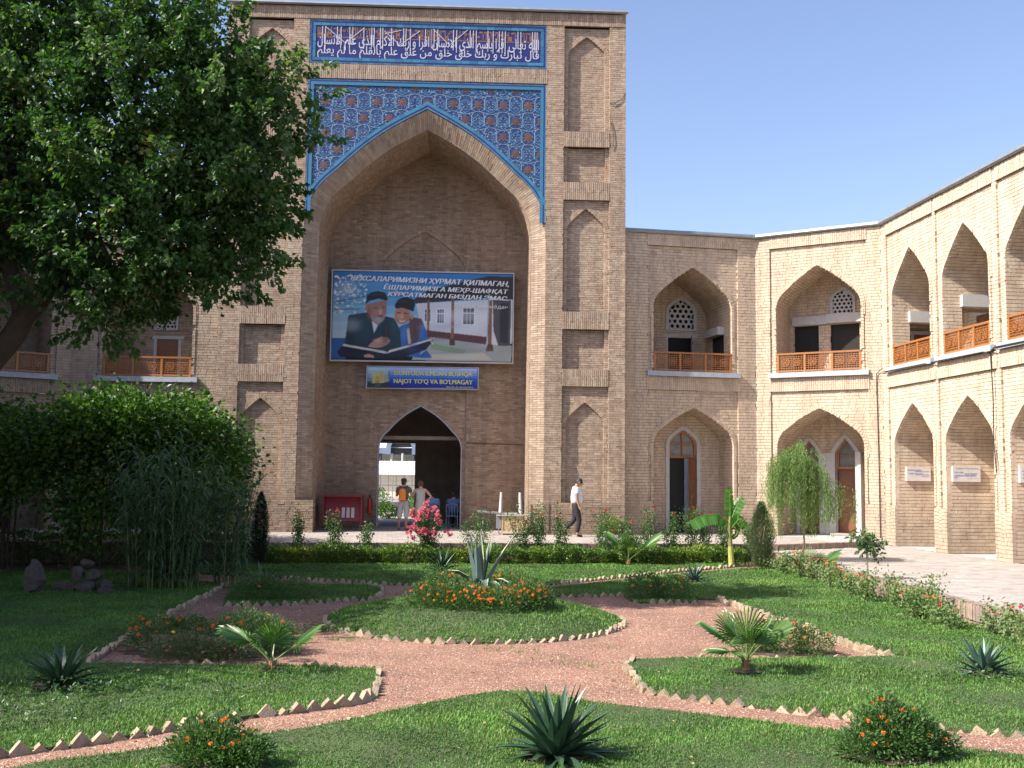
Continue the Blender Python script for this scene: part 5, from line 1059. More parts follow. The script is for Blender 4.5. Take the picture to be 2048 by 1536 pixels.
hedge('dark green clipped hedge right of the central agave', .16, 7.75, 28.28, 29.05, .37, 18000, .36)
hedge('shaded hedge at the far left behind the reeds', -13.2, -5.35, 27.35, 28.0, .7, 15000, .15)  # darker leaf tint puts the shade into the colour
# roses
def rose(label, loc, H, sp, nl, nf, fm=M_RED, kind='rose', r=.04, lowleaf=.1, name='rose_bush', group='rose bushes along the pavement', lm=None, ls=.055, flat=None):
    root = thing(name, label, 'rose bush' if 'rose' in name else 'flower bush', loc, group); x, y, z0 = loc; st = MB(); lf = MB(); P = []; tips = []
    for k in range(max(3, int(5+sp*6))):
        a = rng.uniform(0, 2*PI); q = rng.uniform(.2, 1)*sp; h = H*rng.uniform(.6, 1.0); pts = [np.array([x+.03*math.cos(a), y+.03*math.sin(a), z0]), np.array([x+q*.6*math.cos(a), y+q*.6*math.sin(a), z0+h*.55]), np.array([x+q*math.cos(a), y+q*math.sin(a), z0+h])]
        tube(st, pts, [.009, .007, .004], 4, rng.random()); tips.append(pts[2])
        m_ = max(8, nl//max(3, int(5+sp*6))); t = rng.uniform(lowleaf, 1, m_); Q = np.where((t < .5)[:, None], pts[0]+(pts[1]-pts[0])*(t*2)[:, None], pts[1]+(pts[2]-pts[1])*(t*2-1)[:, None]); P.append(Q+rng.normal(0, .07+.05*sp, (m_, 3)))
    P = np.concatenate(P); P = P[P[:, 2] > z0]; leaves(lf, P, ls, ls*.62, up=.1); st.build('stems', M_STEM, root, kind='stuff'); lf.build('foliage', lm or M_ROSEL, root, kind='stuff')
    F = [tips[i % len(tips)]+rng.normal(0, .05 if i >= len(tips) else .01, 3) for i in range(nf)]
    if flat: F = [np.array([x+rng.uniform(-sp, sp), y+rng.uniform(-sp, 0), z0+H*rng.uniform(*flat)]) for i in range(nf)]
    flowers(root, F, kind, fm, r); return root
rr_spec = [(-6.1, 1.05, .30, 3, 'left of the dark cypress'), (-4.55, 1.15, .16, 2, 'tall and narrow in front of the left pier'), (-3.62, .95, .22, 3, 'in front of the red cabinet'), (-2.75, .72, .12, 0, 'small and flowerless left of the doorway'),
           (.25, 1.05, .38, 2, 'behind the agave leaves in front of the grey table'), (1.45, 1.2, .34, 5, 'in front of the wooden cabinet'), (1.98, 1.3, .22, 4, 'with several blooms beside the great arch'), (2.60, 1.2, .18, 4, 'left of the walking man'),
           (3.75, 1.05, .34, 6, 'hiding the feet of the walking man'), (4.35, 1.0, .26, 3, 'at the foot of the right pier'), (5.05, 1.15, .22, 2, 'under the corner of the portal'), (5.75, 1.1, .24, 2, 'left of the arched doorway'), (6.3, 1.2, .22, 1, 'before the half open door'), (6.75, 1.05, .28, 2, 'left under the banana leaf'), (7.25, .95, .22, 1, 'close left of the banana plant'), (8.0, .85, .2, 0, 'behind the banana stem')]
for (x, H, s_, nf, t) in rr_spec:
    rose('red rose bush '+t if nf else 'green rose bush '+t, (x, 28.62+.085*(x+5), .03), H+.42, s_*1.15, int(700+1500*s_*H), nf, ls=.062)
rose('pink flowering crape myrtle bush in front of the doorway', (-1.03, 28.72, .03), 1.42, .50, 3000, 0, name='crape_myrtle', group=None)
cm = bpy.data.objects['crape_myrtle']; pk = []
for (u, z) in ((-.47, 1.28), (-.32, 1.12), (-.1, 1.46), (-.02, 1.33), (.12, 1.36), (-.2, 1.3), (.27, 1.02), (-.5, .80), (-.42, .88), (.5, .78), (-.1, .84), (-.2, .74), (-.3, .78), (.08, .73), (.2, 1.18), (-.08, 1.18), (-.43, .6), (.16, .7)):
    for k in range(9): pk.append((-1.03+u+rng.normal(0, .055), 28.72-.28+rng.normal(0, .12), .08+z+rng.normal(0, .05)))
flowers(cm, pk, 'crape', M_PINK, .052)
rose('white flowering low shrub to the right of the walking man', (3.9, 28.95, .03), .78, .30, 500, 26, M_WHITE, 'crape', .03, name='white_shrub', group=None, flat=(.72, .98))
o = thing('dark_shrub', 'round dark shrub against the foot of the right pier', 'shrub', (4.45, 32.6, ZP)); foliage(o, [(4.45, 32.6, .82, .36, .3, .32)], 1500, .06, .035, M_HEDGE); 
pot = MB(); lathe(pot, (4.45, 32.6, ZP), [(.12, 0), (.18, .25), (.2, .27), (.17, .28)], 12); pot.build('pot', mat('clay_pot', [(.25, .11, .07)], .9), o)
# zinnia border along the right walk
k = 0
for y in np.arange(13.6, 28.2, .52):
    x = 7.95+rng.uniform(-.22, .22); t = ['nearest zinnia clump at the right edge', 'zinnia clump with a tall red head'][0] if k == 0 else None
    lab = '%s zinnia clump from the near end of the border along the right walk' % ['first', 'second', 'third', 'fourth', 'fifth', 'sixth', 'seventh', 'eighth', 'ninth', 'tenth', 'eleventh', 'twelfth', 'thirteenth', 'fourteenth', 'fifteenth', 'sixteenth', 'seventeenth', 'eighteenth', 'nineteenth', 'twentieth', 'twenty first', 'twenty second', 'twenty third', 'twenty fourth', 'twenty fifth', 'twenty sixth', 'twenty seventh', 'twenty eighth', 'twenty ninth'][k]
    big = rng.random()
    rose(lab, (x, y, .02), rng.uniform(.38, .66), rng.uniform(.10, .24), 230, int(rng.integers(3, 8)), [M_RED, M_PINK, M_RED, M_ORG][k % 4], 'zin', .030, name='zinnia_clump', group='zinnia clumps along the right walk', lm=M_ZINL, ls=.07); k += 1
rose('large bushy zinnia with pale leaves and orange heads on the right lawn edge', (7.75, 18.0, .02), .72, .40, 1200, 8, M_ORG, 'zin', .03, name='zinnia_clump', group=None, lm=M_ZINL, ls=.06)
# banana
bn = thing('banana_plant', 'young banana plant with yellow stem and one long drooping leaf', 'banana plant', (7.08, 28.3, .03)); mb = MB(); bx, by = 7.08, 28.3
tube(mb, [(bx+.03, by, 0), (bx, by, .55)], [.085, .07], 10, .3); tube(mb, [(bx, by, .55), (bx-.03, by, 1.0), (bx+.0, by, 1.35)], [.065, .05, .035], 10, .85); mb.build('stem', M_BANS, bn)
def ban_leaf(p0, pts, W, flat=(0, 0, 1), fold=.25, tear=.1):
    P = polyline_resample([p0]+pts, .06); mb = MB(); n = len(P); T = unit(np.gradient(P, axis=0)); up = np.array(flat, float); s = unit(np.cross(T, up)); nn = unit(np.cross(s, T)); tube(mb, P, [.018*(1-i/n)+.004 for i in range(n)], 5, 1.)
    for i in range(n-1):
        for sg in (-1, 1):
            if rng.random() < tear*.4: continue
            w = lambda t: W*min(1, (t*5)**.6)*(1-max(0, (t-.72)/.28)**2)**.5 if t > .04 else .01
            a, b = i/(n-1), (i+1)/(n-1); wa, wb = w(a), w(b); r_ = rng.uniform(.94, 1.05); z_ = .012*(1 if i % 2 else -1); g = .12 if rng.random() < tear else 0
            mb.add([P[i], P[i]+(P[i+1]-P[i])*(1-g), P[i+1]+(P[i]-P[i+1])*g+s[i+1]*sg*wb*r_-nn[i+1]*wb*fold+nn[i]*z_, P[i]+s[i]*sg*wa*r_-nn[i]*wa*fold+nn[i]*z_], [(0, 1, 2, 3)], rng.uniform(.2, .8))
    mb.build('leaf', M_BANA, bn)
z1 = 1.3
ban_leaf((bx, by, z1-.1), [(bx+.0, by, z1+.35), (bx-.02, by-.02, z1+.85)], .14, (.3, -1, 0), .35, .2)
ban_leaf((bx, by, z1-.15), [(bx-.35, by-.05, z1+.12), (bx-.8, by-.1, z1+.06), (bx-1.25, by-.15, z1-.16)], .23, (0, -.55, 1), .75, .25)
ban_leaf((bx, by, z1-.1), [(bx+.12, by, z1+.2), (bx+.36, by+.1, z1+.58)], .16, (-.3, -.8, .6), .2, .1)
ban_leaf((bx, by, z1-.3), [(bx+.22, by-.1, z1+.0), (bx+.42, by-.15, z1-.28)], .16, (.4, -.9, .4), .1, .1)
ban_leaf((bx, by, z1-.55), [(bx+.16, by-.0, z1-.45), (bx+.30, by-.0, z1-.1)], .07, (.4, -.9, .1), .3, .1)
# feathery thuja and dark cypress
def column_tree(label, name, loc, H, R, material, n, L, W, cat, prof):
    root = thing(name, label, cat, loc); t = rng.random(n)**.9; a = rng.uniform(0, 2*PI, n); r = R*prof(t)*rng.uniform(.35, 1.08, n)*(1+.15*np.sin(a*5+t*20)); P = np.stack([loc[0]+r*np.cos(a), loc[1]+r*np.sin(a), loc[2]+.06+t*H*.95], 1)
    mb = MB(); leaves(mb, P, L, W, ax=np.stack([np.cos(a)*.6, np.sin(a)*.6, np.full(n, 1.0)], 1), spread=.6); mb.build('crown', material, root, kind='stuff'); mb = MB(); tube(mb, [loc, (loc[0]+.02, loc[1], loc[2]+H*.8)], [.03, .006], 6); mb.build('trunk', M_BARK, root)
column_tree('feathery olive green thuja beside the end of the pavement', 'thuja', (7.62, 27.2, .03), 1.72, .33, M_THUJA, 9000, .10, .012, 'thuja', lambda t: (.50+.9*t)*(t < .5)+(.95-.9*(np.clip(t-.5, 0, 1)*2)**1.5)*(t >= .5))
column_tree('slim dark cypress in front of the left pier', 'cypress', (-5.30, 27.3, .03), 1.85, .20, M_CYP, 9000, .07, .012, 'cypress', lambda t: np.sin(np.clip(t*.92+.1, 0, 1)*PI)**.6)
# willow sapling
wl_ = thing('weeping_willow', 'young weeping willow with thin trunk before the white arched doors', 'willow', (8.30, 26.2, .03)); mb = MB(); tube(mb, [(8.30, 26.2, .0), (8.42, 26.2, .8), (8.38, 26.2, 1.7), (8.34, 26.22, 2.6), (8.30, 26.2, 3.2)], [.028, .024, .02, .015, .008], 7, .6); mb.build('trunk', mat('willow_bark', [(.20, .15, .10)], .9, .3, 20), wl_)
lf = MB(); br = MB()
for k in range(230):
    q = rng.random(); 
    if q < .72: cx_, hw_, top, bot = 8.22, .72, 3.35, .95
    elif q < .86: cx_, hw_, top, bot = 9.28, .42, 2.55, 1.35
    else: cx_, hw_, top, bot = 7.75, .35, 3.2, 1.7
    ex = cx_+rng.uniform(-hw_, hw_); ey = 26.2+rng.uniform(-.75, .6); z0_ = top-abs(ex-cx_)*.75*rng.uniform(.6, 1.4)-rng.uniform(0, .5); z1_ = max(bot, z0_-rng.uniform(.5, 2.0)); s0 = np.array([8.34, 26.2, min(3.0, z0_-.15)])
    pts = [s0, np.array([(s0[0]+ex)/2, (s0[1]+ey)/2, z0_+.08]), np.array([ex, ey, z0_-.15]), np.array([ex+rng.uniform(-.08, .02), ey, z1_])]; tube(br, pts, [.006, .004, .003, .002], 3, .5, cap=False)
    m_ = int(55*(z0_-z1_)+16); t = rng.uniform(0, 1, m_); Q = pts[2]+(pts[3]-pts[2])*t[:, None]; m2 = m_//3; Q[:m2] = pts[1]+(pts[2]-pts[1])*t[:m2, None]; Q += rng.normal(0, .028, Q.shape); leaves(lf, Q, .085, .013, ax=np.tile([0, 0, -1.], (m_, 1)), spread=.9)
br.build('twigs', M_STEM, wl_, kind='stuff'); lf.build('foliage', M_WILL, wl_, kind='stuff')
# small tree on the right lawn
sp_ = thing('young_tree', 'small thin stemmed tree with drooping leaves beside the right walk', 'tree', (8.25, 21.6, .03)); mb = MB(); tube(mb, [(8.25, 21.6, 0), (8.26, 21.6, .6), (8.24, 21.6, 1.1), (8.15, 21.6, 1.3)], [.018, .015, .012, .006], 6, .7); tube(mb, [(8.24, 21.6, 1.0), (8.45, 21.6, 1.15)], [.01, .005], 5); mb.build('trunk', MATS['willow_bark'], sp_)
foliage(sp_, [(8.12, 21.6, 1.22, .22, .2, .13), (8.4, 21.6, 1.08, .20, .2, .16), (8.48, 21.6, .88, .10, .1, .14), (8.25, 21.6, 1.0, .18, .2, .14)], 420, .12, .045, M_ROSEL, droop=.8, shell=.4)

# ------------------------------------------------------------ big tree, vine pergola, reeds, rocks
def crown(mb, blobs, ncl, per, L, W, seed, cr=.34, gaps=.35, shell=.6, sag=.5):
    r = np.random.default_rng(seed); vol = np.array([b[3]*b[4]*b[5] for b in blobs])**.8; vol /= vol.sum(); C = []
    for b, v in zip(blobs, vol): C.append(ell_points(b[:3], b[3:], int(ncl*v), shell))
    C = np.concatenate(C); g = np.sin(C[:, 0]*2.3+1.1)*np.sin(C[:, 1]*2.1+.4)*np.sin(C[:, 2]*2.5)+.5*np.sin(C[:, 0]*4.9+C[:, 2]*3.1); C = C[g > -1+gaps]
    n = len(C); P = np.repeat(C, per, 0); o = r.normal(0, 1, (n*per, 3))*np.array([cr, cr, cr*.8]); P = P+o; cen = np.array([b[:3] for b in blobs]).mean(0)
    ax = unit(P-cen)*.5+unit(o)*.5; t = np.clip(np.repeat(r.normal(.42, .13, n), per)+r.normal(0, .12, n*per)+(r.random(n*per) < .012)*.5, 0, 1)
    leaves(mb, P, L, W, ax=ax, tint=t, droop=sag); return C
def limbs(mb, root_pts, targets, r0, seed, n=26):
    r = np.random.default_rng(seed); R = np.array(root_pts)
    for i in r.choice(len(targets), min(n, len(targets)), replace=False):
        t = targets[i]; s = R[np.argmin(np.linalg.norm(R-t, axis=1)+r.uniform(0, 1.2, len(R)))]; m1 = s+(t-s)*.5+r.normal(0, .2, 3); m1[2] += .2; tube(mb, [s, m1, t], [r0*r.uniform(.6, 1), r0*.5, r0*.12], 6, r.random())
T = thing('broadleaf_tree', 'large dark green broadleaf tree leaning in from the left with its crown across the portal', 'tree', (-10.9, 18.3, .03)); lf = MB()
bl = [(-5.7, 18.5, 8.9, 1.9, 2.1, 1.75), (-4.5, 18.3, 8.2, 1.55, 1.6, 1.9), (-4.4, 18.6, 6.9, 1.0, 1.3, 1.15), (-6.0, 18.3, 6.9, 1.9, 1.9, 1.5), (-7.5, 18.6, 8.6, 1.7, 2.0, 2.2), (-6.2, 17.9, 7.2, 1.2, 1.0, 1.1), (-3.9, 18.2, 9.35, .75, .8, 1.0), (-3.25, 18.2, 8.55, .55, .6, .75),
      (-9.3, 18.6, 8.3, 1.9, 2.4, 2.6), (-6.5, 18.3, 10.6, 1.3, 1.5, .9), (-5.0, 18.4, 10.3, 1.1, 1.2, .95), (-8.3, 18.5, 10.8, 1.5, 1.6, 1.1), (-4.6, 18.2, 5.75, .45, .5, .45), (-6.1, 18.2, 5.3, .8, .8, .75), (-6.95, 18.3, 5.75, .75, .8, .7), (-5.95, 18.1, 4.7, .28, .4, .5), (-8.3, 18.4, 6.3, .9, .9, .6), (-10.6, 19, 9.5, 2.0, 2.4, 2.4), (-3.75, 18.3, 7.2, .6, .7, .8)]
def sprays(mb, blobs, n, per, Ls, rs, L, W, seed, fill, inner=.86):
    r = np.random.default_rng(seed); wt = np.array([(b[3]*b[4]*b[5])**.67 for b in blobs]); wt /= wt.sum(); C = []
    for b, v in zip(blobs, wt):
        k = int(n*v); d_ = unit(r.normal(0, 1, (k, 3))); p = np.array(b[:3])+d_*np.array(b[3:])*r.uniform(.62, .98, k)[:, None]
        ax = unit(d_*np.array([1, 1, .75])+np.array([0, 0, .55])+r.normal(0, .3, (k, 3))); ln = Ls*r.uniform(.5, 1.35, k)
        t = r.random((k, per))**.8; P = p[:, None]+ax[:, None]*(ln[:, None]*t)[..., None]+r.normal(0, 1, (k, per, 3))*(rs*(1.15-t))[..., None]; P[..., 2] -= .12*t
        tn = np.clip(r.normal(.42, .15, k)[:, None]+r.normal(0, .12, (k, per))+(r.random((k, per)) < .01)*.5, 0, 1)
        leaves(mb, P.reshape(-1, 3), L, W, ax=np.repeat(ax, per, 0)*.6, tint=tn.reshape(-1), droop=.55); C.append(p)
        f_ = int(fill*v); leaves(mb, ell_points(b[:3], np.array(b[3:])*inner, f_, .2), L*1.1, W*1.1, droop=.3, tint=np.clip(r.normal(.25, .12, f_), 0, 1))  # inner filler leaves tinted darker to paint shade inside the crown
    return np.concatenate(C)
bl = [(-5.9, 18.5, 8.9, 1.6, 1.8, 1.5), (-4.5, 18.3, 8.0, 1.25, 1.3, 1.5), (-4.35, 18.6, 6.7, .85, 1.0, .75), (-6.1, 18.3, 6.6, 1.5, 1.5, 1.1), (-4.1, 18.2, 8.9, .40, .5, .5), (-4.6, 18.3, 9.7, .6, .7, .5), (-3.75, 18.3, 7.5, .35, .5, .5), (-5.2, 18.3, 5.7, .65, .6, .38), (-4.25, 18.3, 5.95, .35, .4, .22), (-7.5, 18.6, 8.6, 1.3, 1.6, 1.8), (-6.4, 17.7, 7.5, .9, .8, .8), (-4.2, 18.2, 8.5, .5, .6, .7), (-3.95, 18.3, 7.1, .4, .5, .45),
      (-9.3, 18.6, 8.3, 1.6, 2.0, 2.2), (-6.7, 18.3, 10.3, 1.0, 1.2, .6), (-5.4, 18.4, 10.2, .7, .9, .55), (-8.4, 18.5, 10.7, 1.2, 1.3, .8), (-4.65, 18.2, 5.85, .28, .35, .22), (-6.2, 18.2, 5.35, .85, .7, .55), (-7.0, 18.3, 5.6, .6, .6, .5), (-6.0, 18.1, 4.6, .12, .25, .25), (-8.3, 18.4, 6.2, .6, .7, .4), (-10.6, 19, 9.5, 1.7, 2.1, 2.1), (-5.2, 18.2, 6.0, .5, .6, .35)]
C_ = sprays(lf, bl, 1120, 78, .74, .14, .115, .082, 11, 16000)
tops = [(x+random.uniform(-.2, .2), 18.3+random.uniform(-.8, .6), z, .25, .3, .3) for x, z in ((-8.6, 11.0), (-7.8, 11.1), (-7.05, 11.0), (-6.3, 11.1), (-5.55, 10.9), (-4.9, 10.6), (-4.3, 10.1), (-3.75, 9.6), (-3.2, 9.0), (-2.95, 8.5), (-5.0, 5.7), (-4.3, 5.9))]
sprays(lf, tops, 90, 62, .85, .10, .115, .08, 15, 500)
lf.build('foliage', M_LEAF, T, kind='stuff')
tr = MB(); tp = [(-10.9, 18.3, -.1), (-10.5, 18.35, .8), (-9.6, 18.45, 2.4), (-8.75, 18.5, 3.7), (-7.95, 18.5, 4.75), (-7.5, 18.5, 5.5), (-7.05, 18.5, 6.15), (-6.2, 18.5, 6.9), (-5.3, 18.4, 7.6)]; P_ = polyline_resample(tp, .3); k_ = len(P_)
tube(tr, P_+rng.normal(0, .012, P_.shape), [.23*(1-i/k_)**.7+.07+rng.uniform(-.01, .01) for i in range(k_)], 12); tr.build('trunk', M_BARK, T, smooth=True)
lb = MB(); tube(lb, [(-7.8, 18.5, 5.0), (-8.3, 18.6, 6.5), (-8.2, 18.6, 8.2), (-7.9, 18.6, 9.8)], [.16, .13, .09, .04], 8); tube(lb, [(-9.2, 18.5, 3.1), (-9.9, 18.7, 5.5), (-10.2, 18.8, 8.2)], [.2, .16, .06], 8); tube(lb, [(-6.6, 18.5, 6.6), (-6.2, 18.5, 8.0), (-5.9, 18.5, 9.6)], [.11, .08, .03], 7)
limbs(lb, np.array(tp[5:]+[(-8.2, 18.6, 8.2), (-7.9, 18.6, 9.6), (-5.9, 18.5, 9.4), (-6.2, 18.5, 8), (-10.2, 18.8, 8)]), C_, .05, 13, 90); lb.build('limbs', M_BARK, T, kind='stuff')
# two further trees beyond the left edge of the view (they throw the shade on the left lawn; crowns enlarged to deepen it)
def simple_tree(label, x, y, H, blobs, seed, n=1000, g='trees along the left walk'):
    t = thing('broadleaf_tree', label, 'tree', (x, y, .03), g); lf = MB(); C = crown(lf, blobs, n, 14, .20, .15, seed, cr=.4, gaps=.2); lf.build('foliage', M_LEAF, t, kind='stuff'); tr = MB(); tube(tr, [(x, y, -.1), (x+.1, y, H*.3), (x-.05, y, H*.6)], [.24, .19, .08], 10); tr.build('trunk', M_BARK, t); lb = MB(); limbs(lb, [(x+.1, y, H*.3), (x, y, H*.5)], C, .06, seed, 20); lb.build('limbs', M_BARK, t, kind='stuff')
simple_tree('tree beyond the left frame edge shading the near left lawn', -12.6, 11.9, 7, [(-12.0, 11.9, 5.8, 2.6, 2.4, 1.8), (-10.6, 13.0, 5.2, 1.6, 1.8, 1.3), (-9.6, 15.2, 6.2, 1.3, 1.6, 1.3)], 31, 1500)
simple_tree('tree beyond the left frame edge beside the left walk', -13.8, 16.0, 9, [(-13.0, 16.3, 7.2, 2.8, 2.6, 2.0), (-11.8, 20.5, 6.2, 2.0, 2.0, 1.8), (-15.6, 24.3, 7.0, 2.4, 2.4, 1.7)], 32, 2000)
simple_tree('added tree at the left frame edge behind the leaning trunk, shading the vine', -14.6, 21.5, 8, [(-13.8, 21.8, 6.4, 2.0, 2.2, 1.6), (-10.8, 21.0, 7.8, 1.8, 2.0, 1.4), (-11.6, 18.2, 8.2, 1.8, 1.8, 1.5)], 33, 1900)  # added crown, placed to keep sun off the left part of the vine
# vine pergola
V = thing('vine_pergola', 'vine covered pergola with sunlit top leaves and dark shade beneath, left of the portal', 'pergola', (-8.8, 26.0, .03)); fr_ = MB()
for x in (-11.6, -9.2, -6.6):
    for y in (25.0, 27.0): p = MB(); tube(p, [(x, y, 0), (x, y, 3.2)], .035, 7); p.build('post', M_BARK, V)
for y in (25.0, 27.0): tube(fr_, [(-12.5, y, 3.2), (-5.6, y, 3.1)], .03, 6)
for x in np.arange(-12.3, -5.6, .55): tube(fr_, [(x, 24.7, 3.27), (x, 27.3, 3.27)], .018, 5)
fr_.build('rafters', M_BARK, V, kind='stuff'); lf = MB()
vb = [(-8.7, 25.6, 3.95, .6, .8, .4), (-7.9, 25.4, 3.7, .5, .7, .4), (-7.0, 25.6, 3.75, .45, .7, .3), (-6.4, 25.5, 3.3, .4, .6, .3), (-8.3, 25.6, 3.35, 1.3, 1.2, .55), (-9.3, 26.1, 3.7, .7, 1.0, .45), (-7.2, 25.7, 3.55, 1.2, 1.3, .6), (-6.35, 25.8, 3.05, .8, 1.0, .5), (-5.85, 25.8, 2.6, .42, .8, .45), (-10.8, 25.6, 3.15, 1.6, 1.5, .7), (-10.2, 25.4, 2.7, 1.2, .9, .6), (-12.4, 25.8, 3.1, 1.2, 1.4, .7), (-10.6, 29.3, 3.2, 2.8, 2.3, .5), (-8.0, 28.6, 3.1, 1.5, 1.7, .45), (-11.5, 25.2, 2.2, .9, .6, .6), (-7.0, 25.3, 2.7, 1.4, .8, .7), (-7.6, 25.0, 1.8, .9, .7, .8), (-6.2, 25.0, 1.7, .6, .6, .7), (-8.9, 24.8, 1.4, .5, .6, .8), (-10.9, 25.0, 2.2, .8, .7, .6), (-9.3, 25.2, 2.1, .45, .4, .55), (-5.7, 25.7, 2.1, .25, .5, .4), (-8.2, 25.6, 2.8, 1.2, 1, .5)]  # the two rearmost clumps are added canopy that blocks sky and sun
C_ = crown(lf, vb, 2500, 20, .125, .105, 14, cr=.24, gaps=.0, sag=.2); lf.build('foliage', M_VINE, V, kind='stuff')
st = MB()
for (x, y) in ((-9.2, 25.2), (-6.8, 25.6), (-10.9, 25.4)):
    for k in range(3): tube(st, [(x+.1*k, y, 0), (x-.1+.15*k, y+.1, 1.2), (x+.12*k, y, 2.2), (x-.3+.2*k, y+.2, 3.3)], [.03, .025, .02, .012], 6)
st.build('vine_stems', M_BARK, V, kind='stuff')
# giant reeds
for (x, y, n, rx, H, lab) in ((-6.25, 22.0, 70, 1.15, 3.0, 'tall clump of giant reeds with long arching leaves before the pergola'), (-5.0, 22.4, 22, .5, 2.5, 'smaller right hand clump of giant reeds leaning towards the portal')):
    R_ = thing('giant_reed', lab, 'reeds', (x, y, .03), 'giant reed clumps'); cn = MB(); lv = MB()
    for i in range(n):
        a = rng.uniform(0, 2*PI); q = rng.random()**.5*rx; bx_, by_ = x+q*math.cos(a)*.7, y+q*math.sin(a)*.5; h = H*rng.uniform(.55, 1.08); lean = np.array([math.cos(a)*rng.uniform(0, .35)+rng.normal(0, .12), math.sin(a)*.25, 0]); P = [np.array([bx_, by_, 0])+lean*t*t*h/2+np.array([0, 0, h*t]) for t in np.linspace(0, 1, 6)]; tube(cn, P, [.014*(1-.8*t) for t in np.linspace(0, 1, 6)], 5, rng.random())
        for k in range(22):
            t = rng.uniform(.06, 1); p = np.array([bx_, by_, 0])+lean*t*t*h/2+np.array([0, 0, h*t]); b = rng.uniform(0, 2*PI); dh = np.array([math.cos(b), math.sin(b), 0]); L = rng.uniform(.35, .62); w = rng.uniform(.030, .050); e = rng.uniform(.5, 1.25); pts = [p]
            for s_ in range(5): pts.append(pts[-1]+(dh*math.cos(e)+np.array([0, 0, math.sin(e)]))*L/5); e -= rng.uniform(.25, .55)
            sd = np.array([-dh[1], dh[0], 0]); ws = [w*.4, w, w, w*.8, w*.5, .002]; V_2 = []
            for p_, w_ in zip(pts, ws): V_2 += [p_-sd*w_/2, p_+sd*w_/2]
            lv.add(V_2, [(2*s_, 2*s_+1, 2*s_+3, 2*s_+2) for s_ in range(5)], float(np.clip(rng.normal(.3, .25), 0, 1)))
    cn.build('canes', M_STEM, R_, kind='stuff'); lv.build('foliage', M_REED, R_, kind='stuff')
def rock(mb, c, s, seed):
    r = np.random.default_rng(seed); P = [];
    import mathutils
    bm_v = []; n1, n2 = 6, 9
    for i in range(n1+1):
        th = PI*i/n1
        for j in range(n2): ph = 2*PI*j/n2; v = np.array([math.sin(th)*math.cos(ph), math.sin(th)*math.sin(ph), math.cos(th)]); k = .8+.25*math.sin(v[0]*3+seed)+.18*math.sin(v[1]*5+seed*2)+r.uniform(-.07, .07); bm_v.append(np.array(c)+v*k*np.array(s))
    mb.add(bm_v, [(i*n2+j, (i+1)*n2+j, (i+1)*n2+(j+1) % n2, i*n2+(j+1) % n2) for i in range(n1) for j in range(n2)], r.random())
mb = MB(); rock(mb, (-8.3, 20.9, .28), (.26, .24, .38), 3); tag(recentre(mb.build('boulder', M_STONE)), 'upright boulder in the shade at the far left', 'boulder')
for i, (x, y, z, s_, l) in enumerate(((-7.85, 21.2, .12, .24, 'lowest left stone of the shaded rockery heap'), (-7.5, 21.1, .12, .26, 'lowest middle stone of the shaded rockery heap'), (-7.15, 21.2, .10, .24, 'lowest right stone of the shaded rockery heap'), (-7.65, 21.25, .38, .22, 'upper left stone on the rockery heap'), (-7.3, 21.25, .34, .2, 'upper right stone on the rockery heap'), (-7.5, 21.3, .56, .15, 'topmost stone of the rockery heap'), (-6.95, 20.8, .07, .15, 'small loose stone in front of the rockery heap'))):
    mb = MB(); rock(mb, (x, y, z), (s_, s_*.8, s_*.62), i+5); tag(recentre(mb.build('stone', M_STONE)), l, 'stone', 'stones of the shaded rockery')

# ------------------------------------------------------------ billboard and banner in the iwan
def flatmat(name, c, rough=.55): return mat('print_'+name, [c], rough)
PR = {}
def pm(c):
    if c not in PR: PR[c] = flatmat(c, c)
    return PR[c]
YBB = Y0+DEP-.28; FB = Fr((-4.86, YBB), (1.47, YBB)); BB = thing('billboard', 'large billboard of an old man and a boy reading, with white slanted lettering', 'billboard', (-1.7, YBB, 6.3))
u_w, b0, b1 = 6.33, 6.33, 9.47; SLO = .0
def bx2(x, y): u = (x-110)/1780*u_w; top = 105+(x-110)*.0215; return u, b1-(y-top)/872*(b1-b0)
def poly(root, pts, w, col, name='print'):
    mb = MB(); q = [bx2(*p) for p in pts]; mb.add(FB.pt([a for a, _ in q], w, [b for _, b in q]), [tuple(range(len(q)))], .5); return mb
groups = {}
def pr(pts, col, lay): LAY.append((lay, pts, lin(col)[:3]))
LAY = []
def soft(img, X, Y, cx, cy, rx, ry, col, al, rot=0.):
    dx, dy = X-cx, Y-cy; a, b = dx*math.cos(rot)+dy*math.sin(rot), -dx*math.sin(rot)+dy*math.cos(rot); k = al*np.exp(-((a/rx)**2+(b/ry)**2)**1.5); img += (np.array(lin(col)[:3])-img)*k[..., None]
def blur(img, n=1):
    for _ in range(n): p = np.pad(img, ((1, 1), (1, 1), (0, 0)), 'edge'); img = (p[1:-1, 1:-1]*2+p[:-2, 1:-1]+p[2:, 1:-1]+p[1:-1, :-2]+p[1:-1, 2:])/6
    return img
def paint(layers, X, Y, softs=()):
    img = np.zeros(X.shape+(3,)); P = np.stack([X.ravel(), Y.ravel()], 1)
    for _, pts, c in sorted(layers, key=lambda t: t[0]):
        q = np.array(pts); m_ = (P[:, 0] > q[:, 0].min()) & (P[:, 0] < q[:, 0].max()) & (P[:, 1] > q[:, 1].min()) & (P[:, 1] < q[:, 1].max()); idx = np.where(m_)[0]; ok = inpoly(P[idx], q); img.reshape(-1, 3)[idx[ok]] = c
    img = blur(img, 1)
    for s_ in softs: soft(img, X, Y, *s_)
    n_ = np.random.default_rng(5).normal(0, 1, X.shape+(1,)); img = img*(1+.05*blur(n_, 1)+.05*np.sin(X*.013+Y*.021)[..., None]); return np.clip(img, 0, 1)
